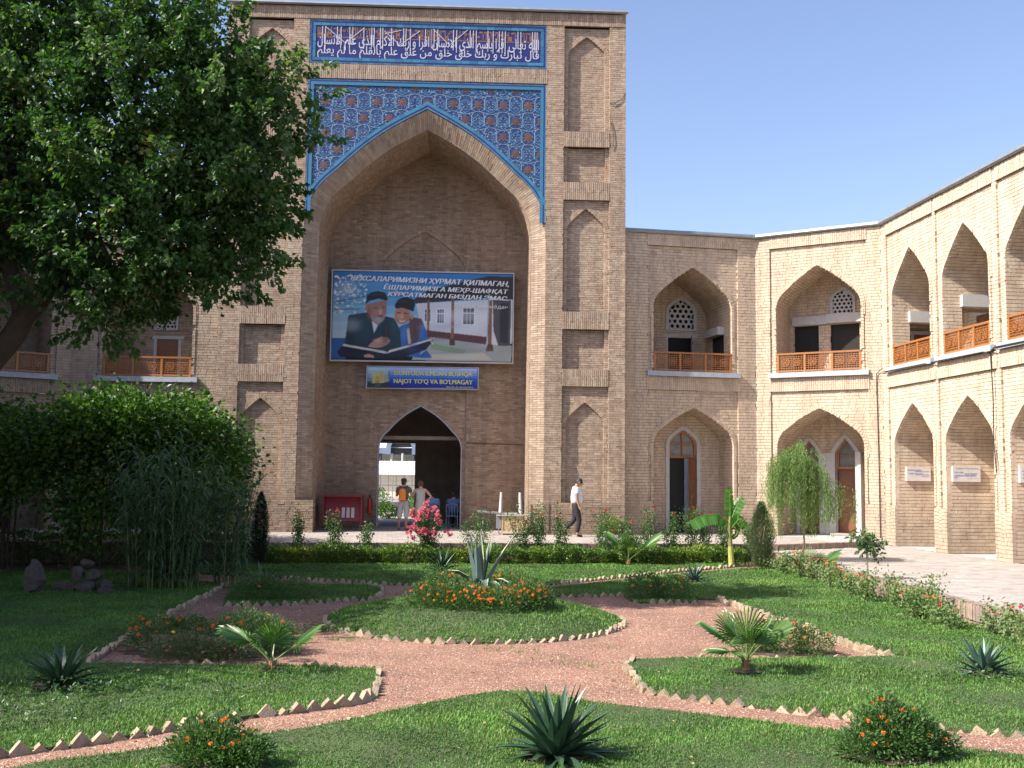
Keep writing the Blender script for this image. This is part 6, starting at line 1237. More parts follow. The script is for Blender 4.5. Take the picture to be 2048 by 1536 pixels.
def print_mesh(name, fr, U, Z, w, img, material, parent):
    ny, nx_ = U.shape; V = fr.pt(U, w, Z).reshape(-1, 3); i = np.arange(ny*nx_).reshape(ny, nx_); F = np.stack([i[:-1, :-1], i[1:, :-1], i[1:, 1:], i[:-1, 1:]], -1).reshape(-1, 4)
    mb = MB(); mb.V = [V]; mb.n = len(V); mb.L = [F.ravel().astype(np.int32)]; mb.C = [np.full(len(F), 4, np.int32)]; mb.T = [np.full(len(F), .5)]; mb.M = [np.zeros(len(F), np.int32)]
    o = mb.build(name, material, parent); a = o.data.color_attributes.new('print', 'FLOAT_COLOR', 'POINT'); a.data.foreach_set('color', np.concatenate([img.reshape(-1, 3), np.ones((len(V), 1))], 1).astype(np.float32).ravel()); return o
M_PRINT = bpy.data.materials.new('printed_sheet'); M_PRINT.use_nodes = True; _a = M_PRINT.node_tree.nodes.new('ShaderNodeAttribute'); _a.attribute_name = 'print'; M_PRINT.node_tree.links.new(_a.outputs['Color'], M_PRINT.node_tree.nodes['Principled BSDF'].inputs['Base Color']); M_PRINT.node_tree.nodes['Principled BSDF'].inputs['Roughness'].default_value = .5
def oval(cx, cy, rx, ry, rot=0, n=18): return [(cx+rx*math.cos(t)*math.cos(rot)-ry*math.sin(t)*math.sin(rot), cy+rx*math.cos(t)*math.sin(rot)+ry*math.sin(t)*math.cos(rot)) for t in np.linspace(0, 2*PI, n, endpoint=False)]
mb = MB(); fbox(mb, FB, 0, u_w, -.03, 0, b0, b1); sb = mb.build('panel', pm('7FA6C4'), BB)
mb = MB()
for (a, b, c, e) in ((-.04, u_w+.04, b1, b1+.05), (-.04, u_w+.04, b0-.05, b0), (-.04, 0, b0, b1), (u_w, u_w+.04, b0, b1)): fbox(mb, FB, a, b, -.06, .03, c, e)
mb.build('frame', M_WHITE, BB)
bk = MB()
for x in (.5, 3.1, 5.8): fbox(bk, FB, x, x+.05, -.25, -.03, b0+.3, b0+.35); fbox(bk, FB, x, x+.05, -.25, -.03, b1-.35, b1-.3)
bk.build('brackets', M_METAL, BB, kind='stuff')
rows = ['2E74B5', '3A82BE', '4A90C6', '5F9CC8', '77AACB', '8FB6CE', 'A2BED0', 'AFC5D4']
for i, c in enumerate(rows): y0_ = 118+i*82; pr([(115, y0_-6), (1890, y0_+32), (1890, y0_+32+84), (115, y0_+78)], c, 0)
pr([(115, 765), (260, 765), (250, 978), (105, 970)], '2A5C9A', 1)
pr([(930, 430), (1660, 395), (1890, 400), (1885, 830), (1640, 860), (1010, 755)], 'C6CCD6', 1)
pr([(1010, 690), (1640, 762), (1625, 838), (1015, 752)], '5C3438', 2)
pr([(1000, 752), (1625, 835), (1885, 850), (1880, 1010), (900, 985)], '9AA3A2', 2)
pr([(1080, 820), (1440, 890), (1400, 930), (1090, 880)], '7F9A78', 3); pr([(1100, 930), (1600, 915), (1700, 990), (1080, 985)], 'B9B6AC', 3)
pr([(900, 395), (1050, 300), (1640, 160), (1890, 172), (1890, 395), (1640, 375), (930, 432)], '2C2A33', 3)
pr([(1690, 400), (1870, 402), (1868, 850), (1750, 850), (1700, 700)], '4C4A52', 3); pr([(1760, 430), (1850, 432), (1846, 830), (1765, 815)], '2E2F38', 4)
for (x0, x1, y0_, y1_) in ((1020, 1078, 490, 605), (1145, 1210, 490, 622), (1400, 1505, 480, 636)):
    pr([(x0-8, y0_-8), (x1+8, y0_-8), (x1+8, y1_+8), (x0-8, y1_+8)], 'DDE2EA', 4)
    for (a, b) in ((0, .31), (.36, .64), (.69, 1)):
        for (c, e) in ((0, .28), (.34, 1)): pr([(x0+(x1-x0)*a, y0_+(y1_-y0_)*c), (x0+(x1-x0)*b, y0_+(y1_-y0_)*c), (x0+(x1-x0)*b, y0_+(y1_-y0_)*e), (x0+(x1-x0)*a, y0_+(y1_-y0_)*e)], '3A4256', 5)
for (x, y0_, y1_, w_) in ((1055, 400, 772, 12), (1295, 380, 845, 14), (1665, 400, 905, 18)):
    pr([(x-w_, y0_), (x+w_, y0_), (x+w_, y1_), (x-w_, y1_)], '7E5A3C', 6); pr([(x-w_*1.8, y1_-70), (x+w_*1.8, y1_-70), (x+w_*2, y1_), (x-w_*2, y1_)], '5B3430', 7)
pr([(1645, 310), (1660, 310), (1640, 850), (1605, 915), (1600, 905), (1630, 840)], '8FB0D0', 7)
for i in range(150):
    x, y = random.uniform(130, 440), random.uniform(150, 520)
    if y < 560-(x-130)*.5 or random.random() < .25: pr(oval(x, y, random.uniform(6, 16), random.uniform(5, 13), n=7), random.choice(['DDE3E6', 'C8D2D8', 'B9C3B5', 'E8ECEC']), 2+.3*(i % 3))
for (a, b, c, e) in ((130, 410, 450, 350), (130, 480, 400, 478), (140, 300, 300, 240), (150, 200, 230, 330)): pr([(a, b), (c, e), (c, e+7), (a, b+10)], '4A4038', 3)
pr([(940, 600), (1000, 600), (1040, 700), (1062, 790), (960, 960), (760, 940), (770, 660), (860, 620)], '2E64A8', 8)            # boy's shirt
pr([(870, 560), (990, 580), (1000, 660), (960, 800), (880, 840), (840, 830), (870, 700)], '5B4346', 9); pr([(845, 680), (868, 670), (892, 825), (862, 830)], 'B9B2B0', 10)
pr([(240, 840), (255, 700), (268, 560), (280, 540), (340, 533), (460, 515), (545, 640), (640, 555), (720, 575), (780, 690), (800, 920), (640, 930), (400, 900)], '1D3A44', 10)   # coat
pr([(500, 590), (566, 632), (526, 722)], 'C9CDD2', 11)
pr([(430, 470), (440, 440), (640, 390), (645, 520), (622, 590), (560, 640), (500, 600), (468, 520)], '9A6E60', 11); pr(oval(442, 470, 14, 30), 'A97E72', 12)
pr([(485, 545), (530, 560), (600, 560), (634, 520), (622, 590), (566, 640), (512, 600)], '8C8484', 12); pr([(560, 540), (612, 548), (606, 565), (566, 560)], '7A4B4B', 13)
pr([(438, 420), (450, 345), (490, 318), (560, 306), (625, 322), (652, 375), (648, 402), (560, 382), (470, 405), (445, 435)], '15161C', 12)
pr([(520, 470), (560, 462), (560, 474), (522, 480)], '4B3836', 13); pr([(596, 464), (628, 462), (628, 472), (598, 474)], '4B3836', 13); pr([(578, 470), (592, 470), (604, 520), (574, 522)], 'A27668', 13)
pr(oval(800, 545, 78, 88), 'A97862', 11); pr([(728, 470), (722, 440), (760, 385), (830, 365), (900, 385), (925, 430), (910, 510), (880, 500), (800, 470), (735, 482)], '14141A', 12)
pr([(768, 592), (800, 602), (830, 594), (816, 612), (780, 610)], 'D8CCC8', 12); pr([(750, 518), (782, 514), (782, 524), (752, 528)], '3A2C2C', 12); pr([(818, 520), (850, 526), (848, 536), (820, 531)], '3A2C2C', 12); pr(oval(894, 560, 12, 28), 'B4876F', 12)
pr([(468, 850), (500, 815), (560, 770), (600, 755), (655, 760), (688, 795), (660, 830), (600, 860), (520, 862)], 'B98E80', 12); pr([(636, 645), (650, 645), (652, 760), (638, 762)], '7A3A30', 13)
pr([(168, 900), (228, 832), (650, 918), (640, 965), (200, 952)], '1A2036', 13); pr([(655, 918), (1096, 782), (1104, 800), (1040, 885), (840, 950), (640, 965)], '1A2036', 13)
pr([(218, 842), (232, 824), (640, 898), (672, 912), (648, 922)], 'D6D3CC', 14); pr([(656, 918), (680, 888), (820, 852), (1088, 778), (1096, 790), (860, 862), (700, 905)], 'D6D3CC', 14)
pr([(430, 935), (480, 922), (530, 940), (530, 962), (440, 955)], 'B98E80', 14); pr([(940, 960), (1045, 888), (1104, 968)], '2B5A9C', 14)
for i in range(10): pr([(1085+i*3, 785+i*6), (1090+i*3, 785+i*6), (1080, 800), (1075, 800)], 'D6D3CC', 14)
gu, gz = np.meshgrid(np.linspace(0, u_w, 420), np.linspace(b1, b0, 208)); GX = 110+gu/u_w*1780; GY = 105+(GX-110)*.0215+(b1-gz)/(b1-b0)*872
SOFT = [(560, 500, 50, 50, 'C09080', .4), (470, 520, 22, 70, '7E5A50', .6), (540, 475, 26, 14, '6B4A42', .6), (612, 470, 18, 12, '6B4A42', .55), (585, 515, 14, 26, 'DDB8A6', .5), (562, 592, 44, 24, 'A9A7A8', .5), (586, 552, 30, 8, '6A3A38', .6), (520, 540, 30, 20, 'A87A6C', .5), (540, 340, 90, 12, '3A3D4A', .5),
        (350, 640, 60, 120, '2C505C', .5), (300, 780, 50, 60, '0E222A', .6), (640, 720, 40, 130, '0F262E', .6), (450, 700, 50, 110, '27485A', .4), (720, 660, 40, 80, '2A4E58', .45), (395, 600, 30, 16, '3C6570', .4), (560, 790, 40, 16, 'D2A898', .6), (640, 800, 30, 20, '8A6256', .5), (600, 840, 50, 10, '8A6256', .5),
        (780, 560, 30, 40, 'CFA08C', .4), (855, 560, 24, 60, '9A705E', .5), (766, 522, 18, 7, '4A302A', .7), (834, 528, 18, 7, '4A302A', .7), (798, 560, 10, 16, 'E8C8B6', .5), (800, 606, 26, 5, 'E0D8D4', .5), (800, 632, 40, 10, 'B08470', .5), (800, 410, 60, 14, '34343E', .5),
        (820, 720, 30, 70, '4E86C6', .5), (900, 860, 50, 50, '1E4684', .5), (990, 720, 26, 80, '3E74B8', .5), (930, 700, 24, 80, '3E3034', .5), (420, 900, 160, 16, '0C1022', .6), (880, 890, 120, 20, '2C3A5C', .5), (650, 940, 20, 30, '080A14', .6),
        (1350, 560, 240, 60, 'E2E6EC', .35), (1200, 660, 200, 24, 'AEB4C0', .4), (1500, 900, 200, 30, '7A8480', .4), (1250, 960, 160, 16, 'D0CCC0', .4), (1300, 330, 240, 30, '1C1A22', .5), (1800, 640, 40, 160, '24242C', .5), (1150, 780, 120, 12, '7C8886', .4), (300, 640, 90, 60, 'C6D2DA', .3), (500, 230, 160, 50, '6FA8D2', .4), (250, 280, 100, 80, 'D6DCE0', .35)]
print_mesh('printed_picture', FB, gu, gz, .006, paint(LAY, GX, GY, SOFT), M_PRINT, BB)
ML = mat('billboard_lettering', [(.72, .74, .76)], .5); MLs = pm('23303F')
def btext(s, x0, x1, y0_, y1_, parent, bold, shear=.22, sh=False):
    (u0, za), (u1, zb) = bx2(x0, y1_), bx2(x1, y1_+(x1-x0)*.04); zt = bx2(x0, y0_)[1]; sl = (bx2(x1, y1_+(x1-x0)*.043)[1]-za)/(u1-u0)
    if sh: text_mesh(s, FB, u0+.02, u1+.02, za-.02, zt-.02, .050, MLs, parent, 'lettering_shadow', bold, shear, slope=sl, kind='stuff')
    for q_, dx_ in enumerate((-.012, .0, .012) if bold > .01 else (0,)): text_mesh(s, FB, u0+dx_, u1+dx_, za, zt, .054+.001*q_, ML, parent, 'lettering', 0, shear, slope=sl, kind='stuff')
btext('КЕКСАЛАРИМИЗНИ ҲУРМАТ ҚИЛМАГАН,', 285, 1845, 150, 212, BB, .022); btext('ЁШЛАРИМИЗГА МЕҲР-ШАФҚАТ', 612, 1840, 233, 300, BB, .022)
btext('КЎРСАТМАГАН БИЗДАН ЭМАС.', 655, 1840, 303, 366, BB, .022); btext('Ҳадиси  шарифдан', 1300, 1838, 430, 478, BB, .008, .15, False)
# banner
FN = Fr((-3.6, YBB), (.29, YBB)); BN = thing('banner', 'blue banner with yellow Latin lettering over the doorway, under the billboard', 'banner', (-1.65, YBB, 5.3)); NW = 3.89; n0, n1 = 5.36, 6.13
def nx(x, y): u = (x-110)/1830*NW; return u, n1-(y-100-(x-110)*.017)/390*(n1-n0)
gg = {}
LAYN = []
def pn(pts, col, lay): LAYN.append((lay, pts, lin(col)[:3]))
mb = MB(); q = [nx(105, 98), nx(1945, 98+31), nx(1940, 525), nx(105, 494)]; mb.add(np.concatenate([FN.pt([a for a, _ in q], .0, [b for _, b in q]), FN.pt([a for a, _ in q], -.02, [b for _, b in q])]), HEXF, .5); mb.build('banner_sheet', pm('B8C8E0'), BN)
for i, c in enumerate(['A3B4E2', '8FA6DE', '6C90DA', '3F73D0', '1C52BE', '0E3CA8', '0B2C94', '0A2286']): y = 118+i*46; pn([(480, y), (1925, y+26), (1925, y+74), (480, y+47)], c, 0)
for i, c in enumerate(['9FBCD0', '94B4C8', '86A6B8', '6E8CA0', '46606C', '2C3E40']): y = 112+i*64; pn([(118, y), (482, y+6), (482, y+72), (118, y+66)], c, 0)
pn([(205, 205), (392, 185), (395, 400), (200, 405)], 'B5AE86', 2); pn([(232, 400), (232, 290), (285, 240), (335, 290), (335, 400)], 'C9B24A', 3); pn([(250, 400), (252, 310), (285, 268), (318, 310), (318, 400)], '8C7A3A', 4); pn([(395, 260), (440, 235), (455, 380), (395, 390)], '9C9F84', 3); pn([(145, 240), (158, 220), (162, 380), (140, 380)], '6F7F6A', 3); pn([(465, 190), (482, 185), (486, 330), (462, 330)], '5E6E6A', 3)
pn([(118, 380), (200, 405), (340, 410), (482, 380), (482, 490), (118, 480)], '24352C', 5); pn([(260, 410), (330, 405), (345, 470), (240, 470)], '4D5230', 6)
gu, gz = np.meshgrid(np.linspace(.015, NW-.015, 240), np.linspace(n1-.01, n0+.01, 60)); GX = 110+gu/NW*1830; GY = 100+(GX-110)*.017+(n1-gz)/(n1-n0)*390
im_ = paint(LAYN, GX, GY, [(290, 330, 60, 60, 'D8C878', .4), (200, 150, 90, 30, 'C6D6E0', .5), (350, 300, 30, 90, '9A946E', .5), (200, 450, 120, 20, '3A4A30', .5), (1200, 500, 800, 12, '8FA0E0', .6)]); im_[im_.sum(-1) < .02] = lin('8FA6DE')[:3]
print_mesh('printed_picture', FN, gu, gz, .006, im_, M_PRINT, BN)
MY = mat('banner_yellow', [(.62, .62, .14)], .5); MYd = pm('16224A')
for (s, x0, x1, y0_, y1_, bo) in (('DUNYODA ILMDAN BOSHQA', 565, 1835, 178, 278, .02), ("NAJOT YO‘Q VA BO‘LMAGAY", 555, 1845, 326, 430, .02), ('IMOM AL-BUXORIY', 1420, 1860, 462, 490, .01)):
    (u0, za), (u1, _) = nx(x0, y1_), nx(x1, y1_); zt = nx(x0, y0_)[1]; sl = (nx(x1, y1_+(x1-x0)*.012)[1]-za)/(u1-u0)*1.0; sl = -.004
    [text_mesh(s, FN, u0+dx_, u1+dx_, za, zt, .022+.001*q_, MY, BN, 'lettering', 0, 0, kind='stuff', slope=sl) for q_, dx_ in enumerate((-.008, 0, .008) if bo > .015 else (0,))]

# plaques on the side walls of the lower niches of the right wing
def plaque(label, uc, lines_):
    PF = Fr(F3.pt(uc-1.2, -1.5, 0)[:2], F3.pt(uc-1.2, 0, 0)[:2])      # side wall facing the camera; u runs from the back to the opening
    P_ = thing('wall_plaque', label, 'plaque', tuple(PF.pt(.75, .05, 2.35))); return PF, P_
def plq(label, uc, ua, ub, lines_, z0=2.36, z1=2.80):
    o0, o1 = F3.pt(uc-1.21, 0, 0)[:2], F3.pt(uc-1.21, -1.5, 0)[:2]; PF = Fr(o0, o1); c = PF.pt((ua+ub)/2, .06, z0)
    R_ = thing('wall_plaque', label, 'plaque', tuple(c), 'white plaques in the lower niches'); mb = MB(); fbox(mb, PF, ua, ub, .02, .10, z0, z1); mb.build('board', mat('plaque_paint', [(.60, .57, .53)], .5, .1, 4) if 'plaque_paint' not in MATS else MATS['plaque_paint'], R_)
    W_ = ub-ua; H_ = z1-z0
    for (s, a, b, t, h, m_) in lines_: text_mesh(s, PF, ua+a*W_, ua+b*W_, z1-t*H_-h*H_, z1-t*H_, .104, m_, R_, 'lettering', .02, 0, kind='stuff')
MBL = pm('4A58A8'); MGR = pm('8C8C96')
plq('white plaque with four blue lines in the farthest lower niche of the right wing', ucs[0], .36, 1.14, [('БИЛИМ ОЛМОҚ', .06, .62, .18, .10, MBL), ('ҲАР БИР ИНСОН УЧУН ҚАРЗ', .34, .92, .28, .09, MBL), ('ИЛМ БЎЛСА', .06, .70, .42, .09, MBL), ('ҲАЁТ НУРЛИ БЎЛАДИ', .36, .92, .50, .09, MBL), ('ҲИКМАТ', .60, .92, .64, .06, MBL)])
plq('white plaque with grey top line and blue lines in the second lower niche', ucs[1], .16, .98, [('ТОШКЕНТ ИСЛОМ ИЛМ', .10, .92, .10, .09, MGR), ('ЭНГ УЛУҒ', .06, .38, .36, .10, MBL), ('ИШ БУ ТАЪЛИМ', .42, .86, .44, .10, MBL), ('ОЛИМЛАР ИЛМИ БИЛАН', .06, .84, .56, .10, MBL), ('БУЮК', .06, .16, .70, .08, MBL), ('ҲАДИСИ ШАРИФДАН', .50, .94, .76, .04, MGR)])
plq('white plaque cut by the right edge of the view in the third lower niche', ucs[2], .20, 1.02, [('ИЛМ НУРДИР', .08, .6, .3, .1, MBL), ('ЖАҲЛ ЗУЛМАТ', .08, .7, .5, .1, MBL), ('ИЛМ ОЛИНГ', .08, .5, .68, .1, MBL)])

# ------------------------------------------------------------ cables
def cable(label, pts, r=.013, m_=None):
    mb = MB(); tube(mb, pts, r, 6); tag(recentre(mb.build('cable', m_ or pm('2A2622'))), label, 'cable')
f3 = lambda u, z, w=.03: tuple(F3.pt(u, w, z))
cable('dark cable running down the corner beside the right wing', [tuple(F2.pt(4.0, .03, .55)), tuple(F2.pt(4.0, .03, 3)), tuple(F2.pt(3.97, .03, 5.5)), tuple(F2.pt(3.98, .04, 5.78)), tuple(F2.pt(4.08, .05, 5.88)), f3(.3, 5.92, .15)])
cable('dark cable sagging below the ledges of the right wing and down a pillar', [f3(.3, 5.80, .15), f3(3.0, 5.78, .16), f3(3.4, 5.74, .06), f3(3.6, 5.78, .16), f3(6.2, 5.76, .16), f3(6.33, 5.70, .05), f3(6.36, 4.6), f3(6.34, 3.4), f3(6.42, 2.6)], .016)
cable('dark cable continuing along the right wing under the third ledge', [f3(6.3, 5.74, .06), f3(6.7, 5.82, .16), f3(9.8, 5.80, .16)], .02)
cable('thin cable curving across the top of the right pier', [tuple(FP.pt(5.06, .01, 15.2)), tuple(FP.pt(4.9, .03, 14.95)), tuple(FP.pt(4.65, .03, 14.78)), tuple(FP.pt(4.53, .03, 14.8))], .012)
cable('thin cable looping beside the band of the right pier', [tuple(FP.pt(4.55, .03, 14.2)), tuple(FP.pt(4.62, .03, 13.9)), tuple(FP.pt(4.66, .03, 13.5)), tuple(FP.pt(4.60, .03, 13.25))], .012)
cable('fine horizontal wire across the doorway wall and the right pier', [(-.1, Y0+DEP-.02, 3.5), (1.9, Y0+DEP-.02, 3.47)], .010)

# ------------------------------------------------------------ cabinet, extinguisher, tables, chairs
M_REDP = mat('red_paint', [(.20, .022, .035)], .45, .15, 3); M_REDB = mat('bright_red_paint', [(.45, .03, .015)], .35); M_PLY = mat('pale_plywood', [(.52, .36, .19)], .6, .12, 6, stretch=(5, 5, .6)); M_GREY = mat('grey_laminate', [(.20, .23, .25)], .5, .1, 5); M_BLU = mat('blue_chair', [(.10, .16, .26)], .4); M_CHW = mat('white_chair', [(.55, .60, .66)], .4)
cb = thing('fire_cabinet', 'dark red sloping metal cabinet on legs with three white stripes, left of the doorway', 'cabinet', (-4.15, 35.5, ZP)); cx, cy = -4.15, 35.5
mb = MB(); V = [(cx-.58, cy-.18, 1.62), (cx+.58, cy-.18, 1.62), (cx+.58, cy-.34, .82), (cx-.58, cy-.34, .82), (cx-.58, cy+.25, 1.62), (cx+.58, cy+.25, 1.62), (cx+.58, cy+.25, .82), (cx-.58, cy+.25, .82)]; mb.add(V, HEXF, .5); box(mb, (cx, cy-.16, 1.645), (1.3, .9, .04)); 
mb.build('body', M_REDP, cb)
mb = MB(); box(mb, (cx-.62, cy-.05, 1.2), (.05, .65, .9)); box(mb, (cx+.62, cy-.05, 1.2), (.05, .65, .9)); mb.build('side_frame', M_REDP, cb)
for x in (-.6, .6):
    for y in (-.3, .25): l = MB(); box(l, (cx+x, cy+y, ZP+.17), (.04, .04, .34)); l.build('leg', M_REDP, cb)
for k in range(3): s = MB(); x = cx+(.02+k*.155); s.add([(x-.045, cy-.318-.004, .93), (x+.055, cy-.318-.004, .93), (x+.055, cy-.252-.006, 1.26), (x-.045, cy-.252-.006, 1.26)], [(0, 1, 2, 3)]); s.build('white_stripe', M_WHITE, cb)
fe = thing('fire_extinguisher', 'red fire extinguisher hanging on the wall beside the red cabinet', 'fire extinguisher', (-3.38, 36.75, 1.0)); mb = MB(); lathe(mb, (-3.40, 36.72, .98), [(.0, 0), (.07, .0), (.08, .03), (.08, .48), (.05, .56), (.025, .60)], 14); mb.build('cylinder', M_REDB, fe, smooth=True); mb = MB(); box(mb, (-3.40, 36.72, 1.62), (.05, .12, .07)); tube(mb, [(-3.40, 36.66, 1.6), (-3.32, 36.62, 1.5), (-3.31, 36.63, 1.15)], .012, 6); mb.build('valve_hose', pm('1A1A1A'), fe)
ct = thing('plywood_desk', 'pale plywood desk standing at the foot of the right arch jamb', 'desk', (1.42, 33.85, ZP)); 
mb = MB(); box(mb, (1.40, 33.85, 1.12), (.98, .60, .04)); mb.build('desktop', mat('desk_edge', [(.45, .38, .30)], .6), ct)
for x in (1.10, 1.74): mb = MB(); box(mb, (x, 33.86, .80), (.04, .54, .60)); mb.build('side_panel', M_PLY, ct)
mb = MB(); box(mb, (1.42, 33.62, .86), (.6, .03, .46)); mb.build('front_panel', M_PLY, ct)
ut = thing('upturned_stool', 'white stool standing upside down on the desk with its legs in the air', 'stool', (1.36, 33.9, 1.14)); mb = MB(); box(mb, (1.36, 33.95, 1.165), (.72, .42, .04)); mb.build('seat', M_WHITE, ut)
for x in (1.04, 1.68):
    for y in (33.78, 34.12): mb = MB(); tube(mb, [(x, y, 1.18), (x*.94+1.36*.06, y, 1.84)], [.055, .032], 4); mb.build('leg', M_WHITE, ut)
gt = thing('grey_table', 'grey folding table with a tilted top left of the plywood desk', 'table', (.75, 34.0, ZP)); mb = MB(); box(mb, (.72, 34.0, 1.20), (.86, .6, .045), rot=Matrix.Rotation(.07, 3, 'Y')); mb.build('tabletop', M_GREY, gt)
for x, y in ((.42, 33.8), (1.0, 33.8), (.42, 34.2), (1.0, 34.2)): mb = MB(); tube(mb, [(x, y, ZP), (x+(.12 if x < .7 else -.05), y, 1.18)], .02, 6); mb.build('leg', M_GREY, gt)
mb = MB(); box(mb, (.98, 33.72, .92), (.16, .03, .45)); mb.build('modesty_panel', M_GREY, gt)
def chair(label, x, y, z, rz, m_, sc=1.):
    r_ = thing('plastic_chair', label, 'chair', (x, y, z), 'plastic chairs'); Rz = Matrix.Rotation(rz, 3, 'Z')
    def P(*p): v = Rz@Vector(p)*sc; return (x+v.x, y+v.y, z+v.z)
    mb = MB(); box(mb, P(0, 0, .44), (.44*sc, .42*sc, .03), rz); mb.build('seat', m_, r_)
    for a in (-.19, .19):
        for b in (-.19, .19): mb = MB(); tube(mb, [P(a*1.15, b*1.15, 0), P(a, b, .44)], [.018, .022], 5); mb.build('leg', m_, r_)
    mb = MB()
    for a in (-.2, -.1, 0, .1, .2): tube(mb, [P(a, .2, .45), P(a*1.02, .26, .84)], .018, 5)
    tube(mb, [P(-.22, .26, .82), P(0, .29, .87), P(.22, .26, .82)], .025, 6); mb.build('backrest', m_, r_)
    mb = MB()
    for s in (-1, 1): tube(mb, [P(s*.23, .22, .62), P(s*.24, -.15, .64), P(s*.22, -.19, .44)], .018, 5)
    mb.build('armrests', m_, r_, kind='stuff')
chair('white plastic chair just inside the half open arched door', 7.52, 37.0, ZP, 2.6, M_CHW)
# ------------------------------------------------------------ people
M_SKIN = mat('skin', [(.36, .20, .13)], .5); M_SKINL = mat('fair_skin', [(.50, .30, .22)], .5); M_HAIR = mat('dark_hair', [(.015, .012, .011)], .6)
def skinned(name, nodes, edges, material, parent, off, sub=2, smooth=True):
    """nodes: (x,y,z,rx,ry) - grow a continuous surface over the joints"""
    me = bpy.data.meshes.new(name); me.from_pydata([n[:3] for n in nodes], edges, []); o = bpy.data.objects.new(name, me); COL.objects.link(o); md = o.modifiers.new('s', 'SKIN'); md.use_smooth_shade = smooth
    o.modifiers.new('u', 'SUBSURF').levels = sub
    sv = me.skin_vertices[0].data
    for i, n in enumerate(nodes): sv[i].radius = (n[3], n[4] if len(n) > 4 else n[3]); sv[i].use_root = (i == 0)
    dg = bpy.context.evaluated_depsgraph_get(); m2 = bpy.data.meshes.new_from_object(o.evaluated_get(dg)); bpy.data.objects.remove(o); bpy.data.meshes.remove(me)
    m2.materials.clear(); m2.materials.append(material); m2.name = name; q = bpy.data.objects.new(name, m2); COL.objects.link(q); q.parent = parent; q.matrix_local = off; return q
def person(label, loc, face, J, mats, hair='short', hat=None, skin=None, H=1.0, skirt=False, bag=False, sleeves=True, shorts=False, chains=True):
    """J: joints in body space (x right of the figure, y forward, z up)"""
    skin = skin or M_SKIN; root = thing('person', label, 'person', loc); M_ = Matrix.Rotation(face, 4, 'Z') @ Matrix.Diagonal((H, H, H, 1)); j = J
    N = [(*j['pel'], .125, .09), (*j['waist'], .12, .09), (*j['chest'], .155, .11), (*j['neckb'], .075, .07), (*j['neck'], .055, .06)]; E = [(0, 1), (1, 2), (2, 3), (3, 4)]
    for s in ('l', 'r'):
        b = len(N); N += [(*j['sh'+s], .058), (*j['el'+s], .042), (*j['wr'+s], .030), (*j['ha'+s], .036, .022)]; E += [(3 if False else 2, b), (b, b+1), (b+1, b+2), (b+2, b+3)]
        for k, (fx, ln) in enumerate(((-.028, .055), (-.010, .068), (.010, .064), (.028, .05))):
            hv = Vector(j['ha'+s])-Vector(j['wr'+s]); hv.normalize(); sd = hv.cross(Vector((0, 1, 0))).normalized() if abs(hv.y) < .9 else Vector((1, 0, 0)); q = len(N); p = Vector(j['ha'+s])+hv*.03+sd*fx; N += [(*p, .010), (*(p+hv*ln+Vector((0, .012, 0))), .008)]; E += [(b+3, q), (q, q+1)]
        q = len(N); p = Vector(j['ha'+s])+sd*.035+Vector((0, .02, 0)); N += [(*p, .011), (*(p+hv*.035+sd*.01), .009)]; E += [(b+3, q), (q, q+1)]
    for s in ('l', 'r'):
        b = len(N); N += [(*j['hip'+s], .092), (*j['kn'+s], .062), (*j['an'+s], .042), (*j['to'+s], .035, .03)]; E += [(0, b), (b, b+1), (b+1, b+2), (b+2, b+3)]
    skinned('body', N, E, skin, root, M_)
    # head with brow, nose, chin, ears
    hc = Vector(j['head']); tilt = j.get('tilt', 0); turn = j.get('turn', 0); HM = M_ @ Matrix.Translation(hc) @ Matrix.Rotation(turn, 4, 'Z') @ Matrix.Rotation(tilt, 4, 'X'); V = []; n1, n2 = 16, 20
    for a in range(n1+1):
        th = PI*a/n1
        for b in range(n2):
            ph = 2*PI*b/n2; x, y, z = math.sin(th)*math.cos(ph), math.sin(th)*math.sin(ph), math.cos(th); fx, fy, fz = x*.074, y*.095, z*.118
            if z < -.1: fx *= 1+.35*(z+.1); fy *= 1+.12*(z+.1)
            if y > .6 and abs(x) < .25 and -.35 < z < .15: fy += .020*(1-abs(x)/.25)*(1-abs(z+.15)/.35)
            if y > .5 and abs(abs(x)-.42) < .18 and abs(z-.12) < .14: fy -= .008
            if y > .5 and abs(x) < .4 and abs(z+.52) < .12: fy += .006
            V.append((fx, fy, fz))
    hm = MB(); hm.add(V, [(a*n2+b, (a+1)*n2+b, (a+1)*n2+(b+1) % n2, a*n2+(b+1) % n2) for a in range(n1) for b in range(n2)])
    for s in (-1, 1): rock_like(hm, (s*.076, -.005, -.005), (.012, .022, .032))
    tube(hm, [(0, -.02, -.07), (0, -.03, -.16)], [.055, .058], 12)
    me = hm.mesh('head', skin, smooth=True); o = bpy.data.objects.new('head', me); COL.objects.link(o); o.parent = root; o.matrix_local = HM
    ft = MB()
    for s in (-1, 1): box(ft, (s*.030, .089, .014), (.022, .008, .009)); box(ft, (s*.030, .092, .032), (.030, .006, .006))
    box(ft, (0, .094, -.062), (.042, .006, .008)); me = ft.mesh('face_features', M_HAIR); q = bpy.data.objects.new('face_features', me); COL.objects.link(q); q.parent = o
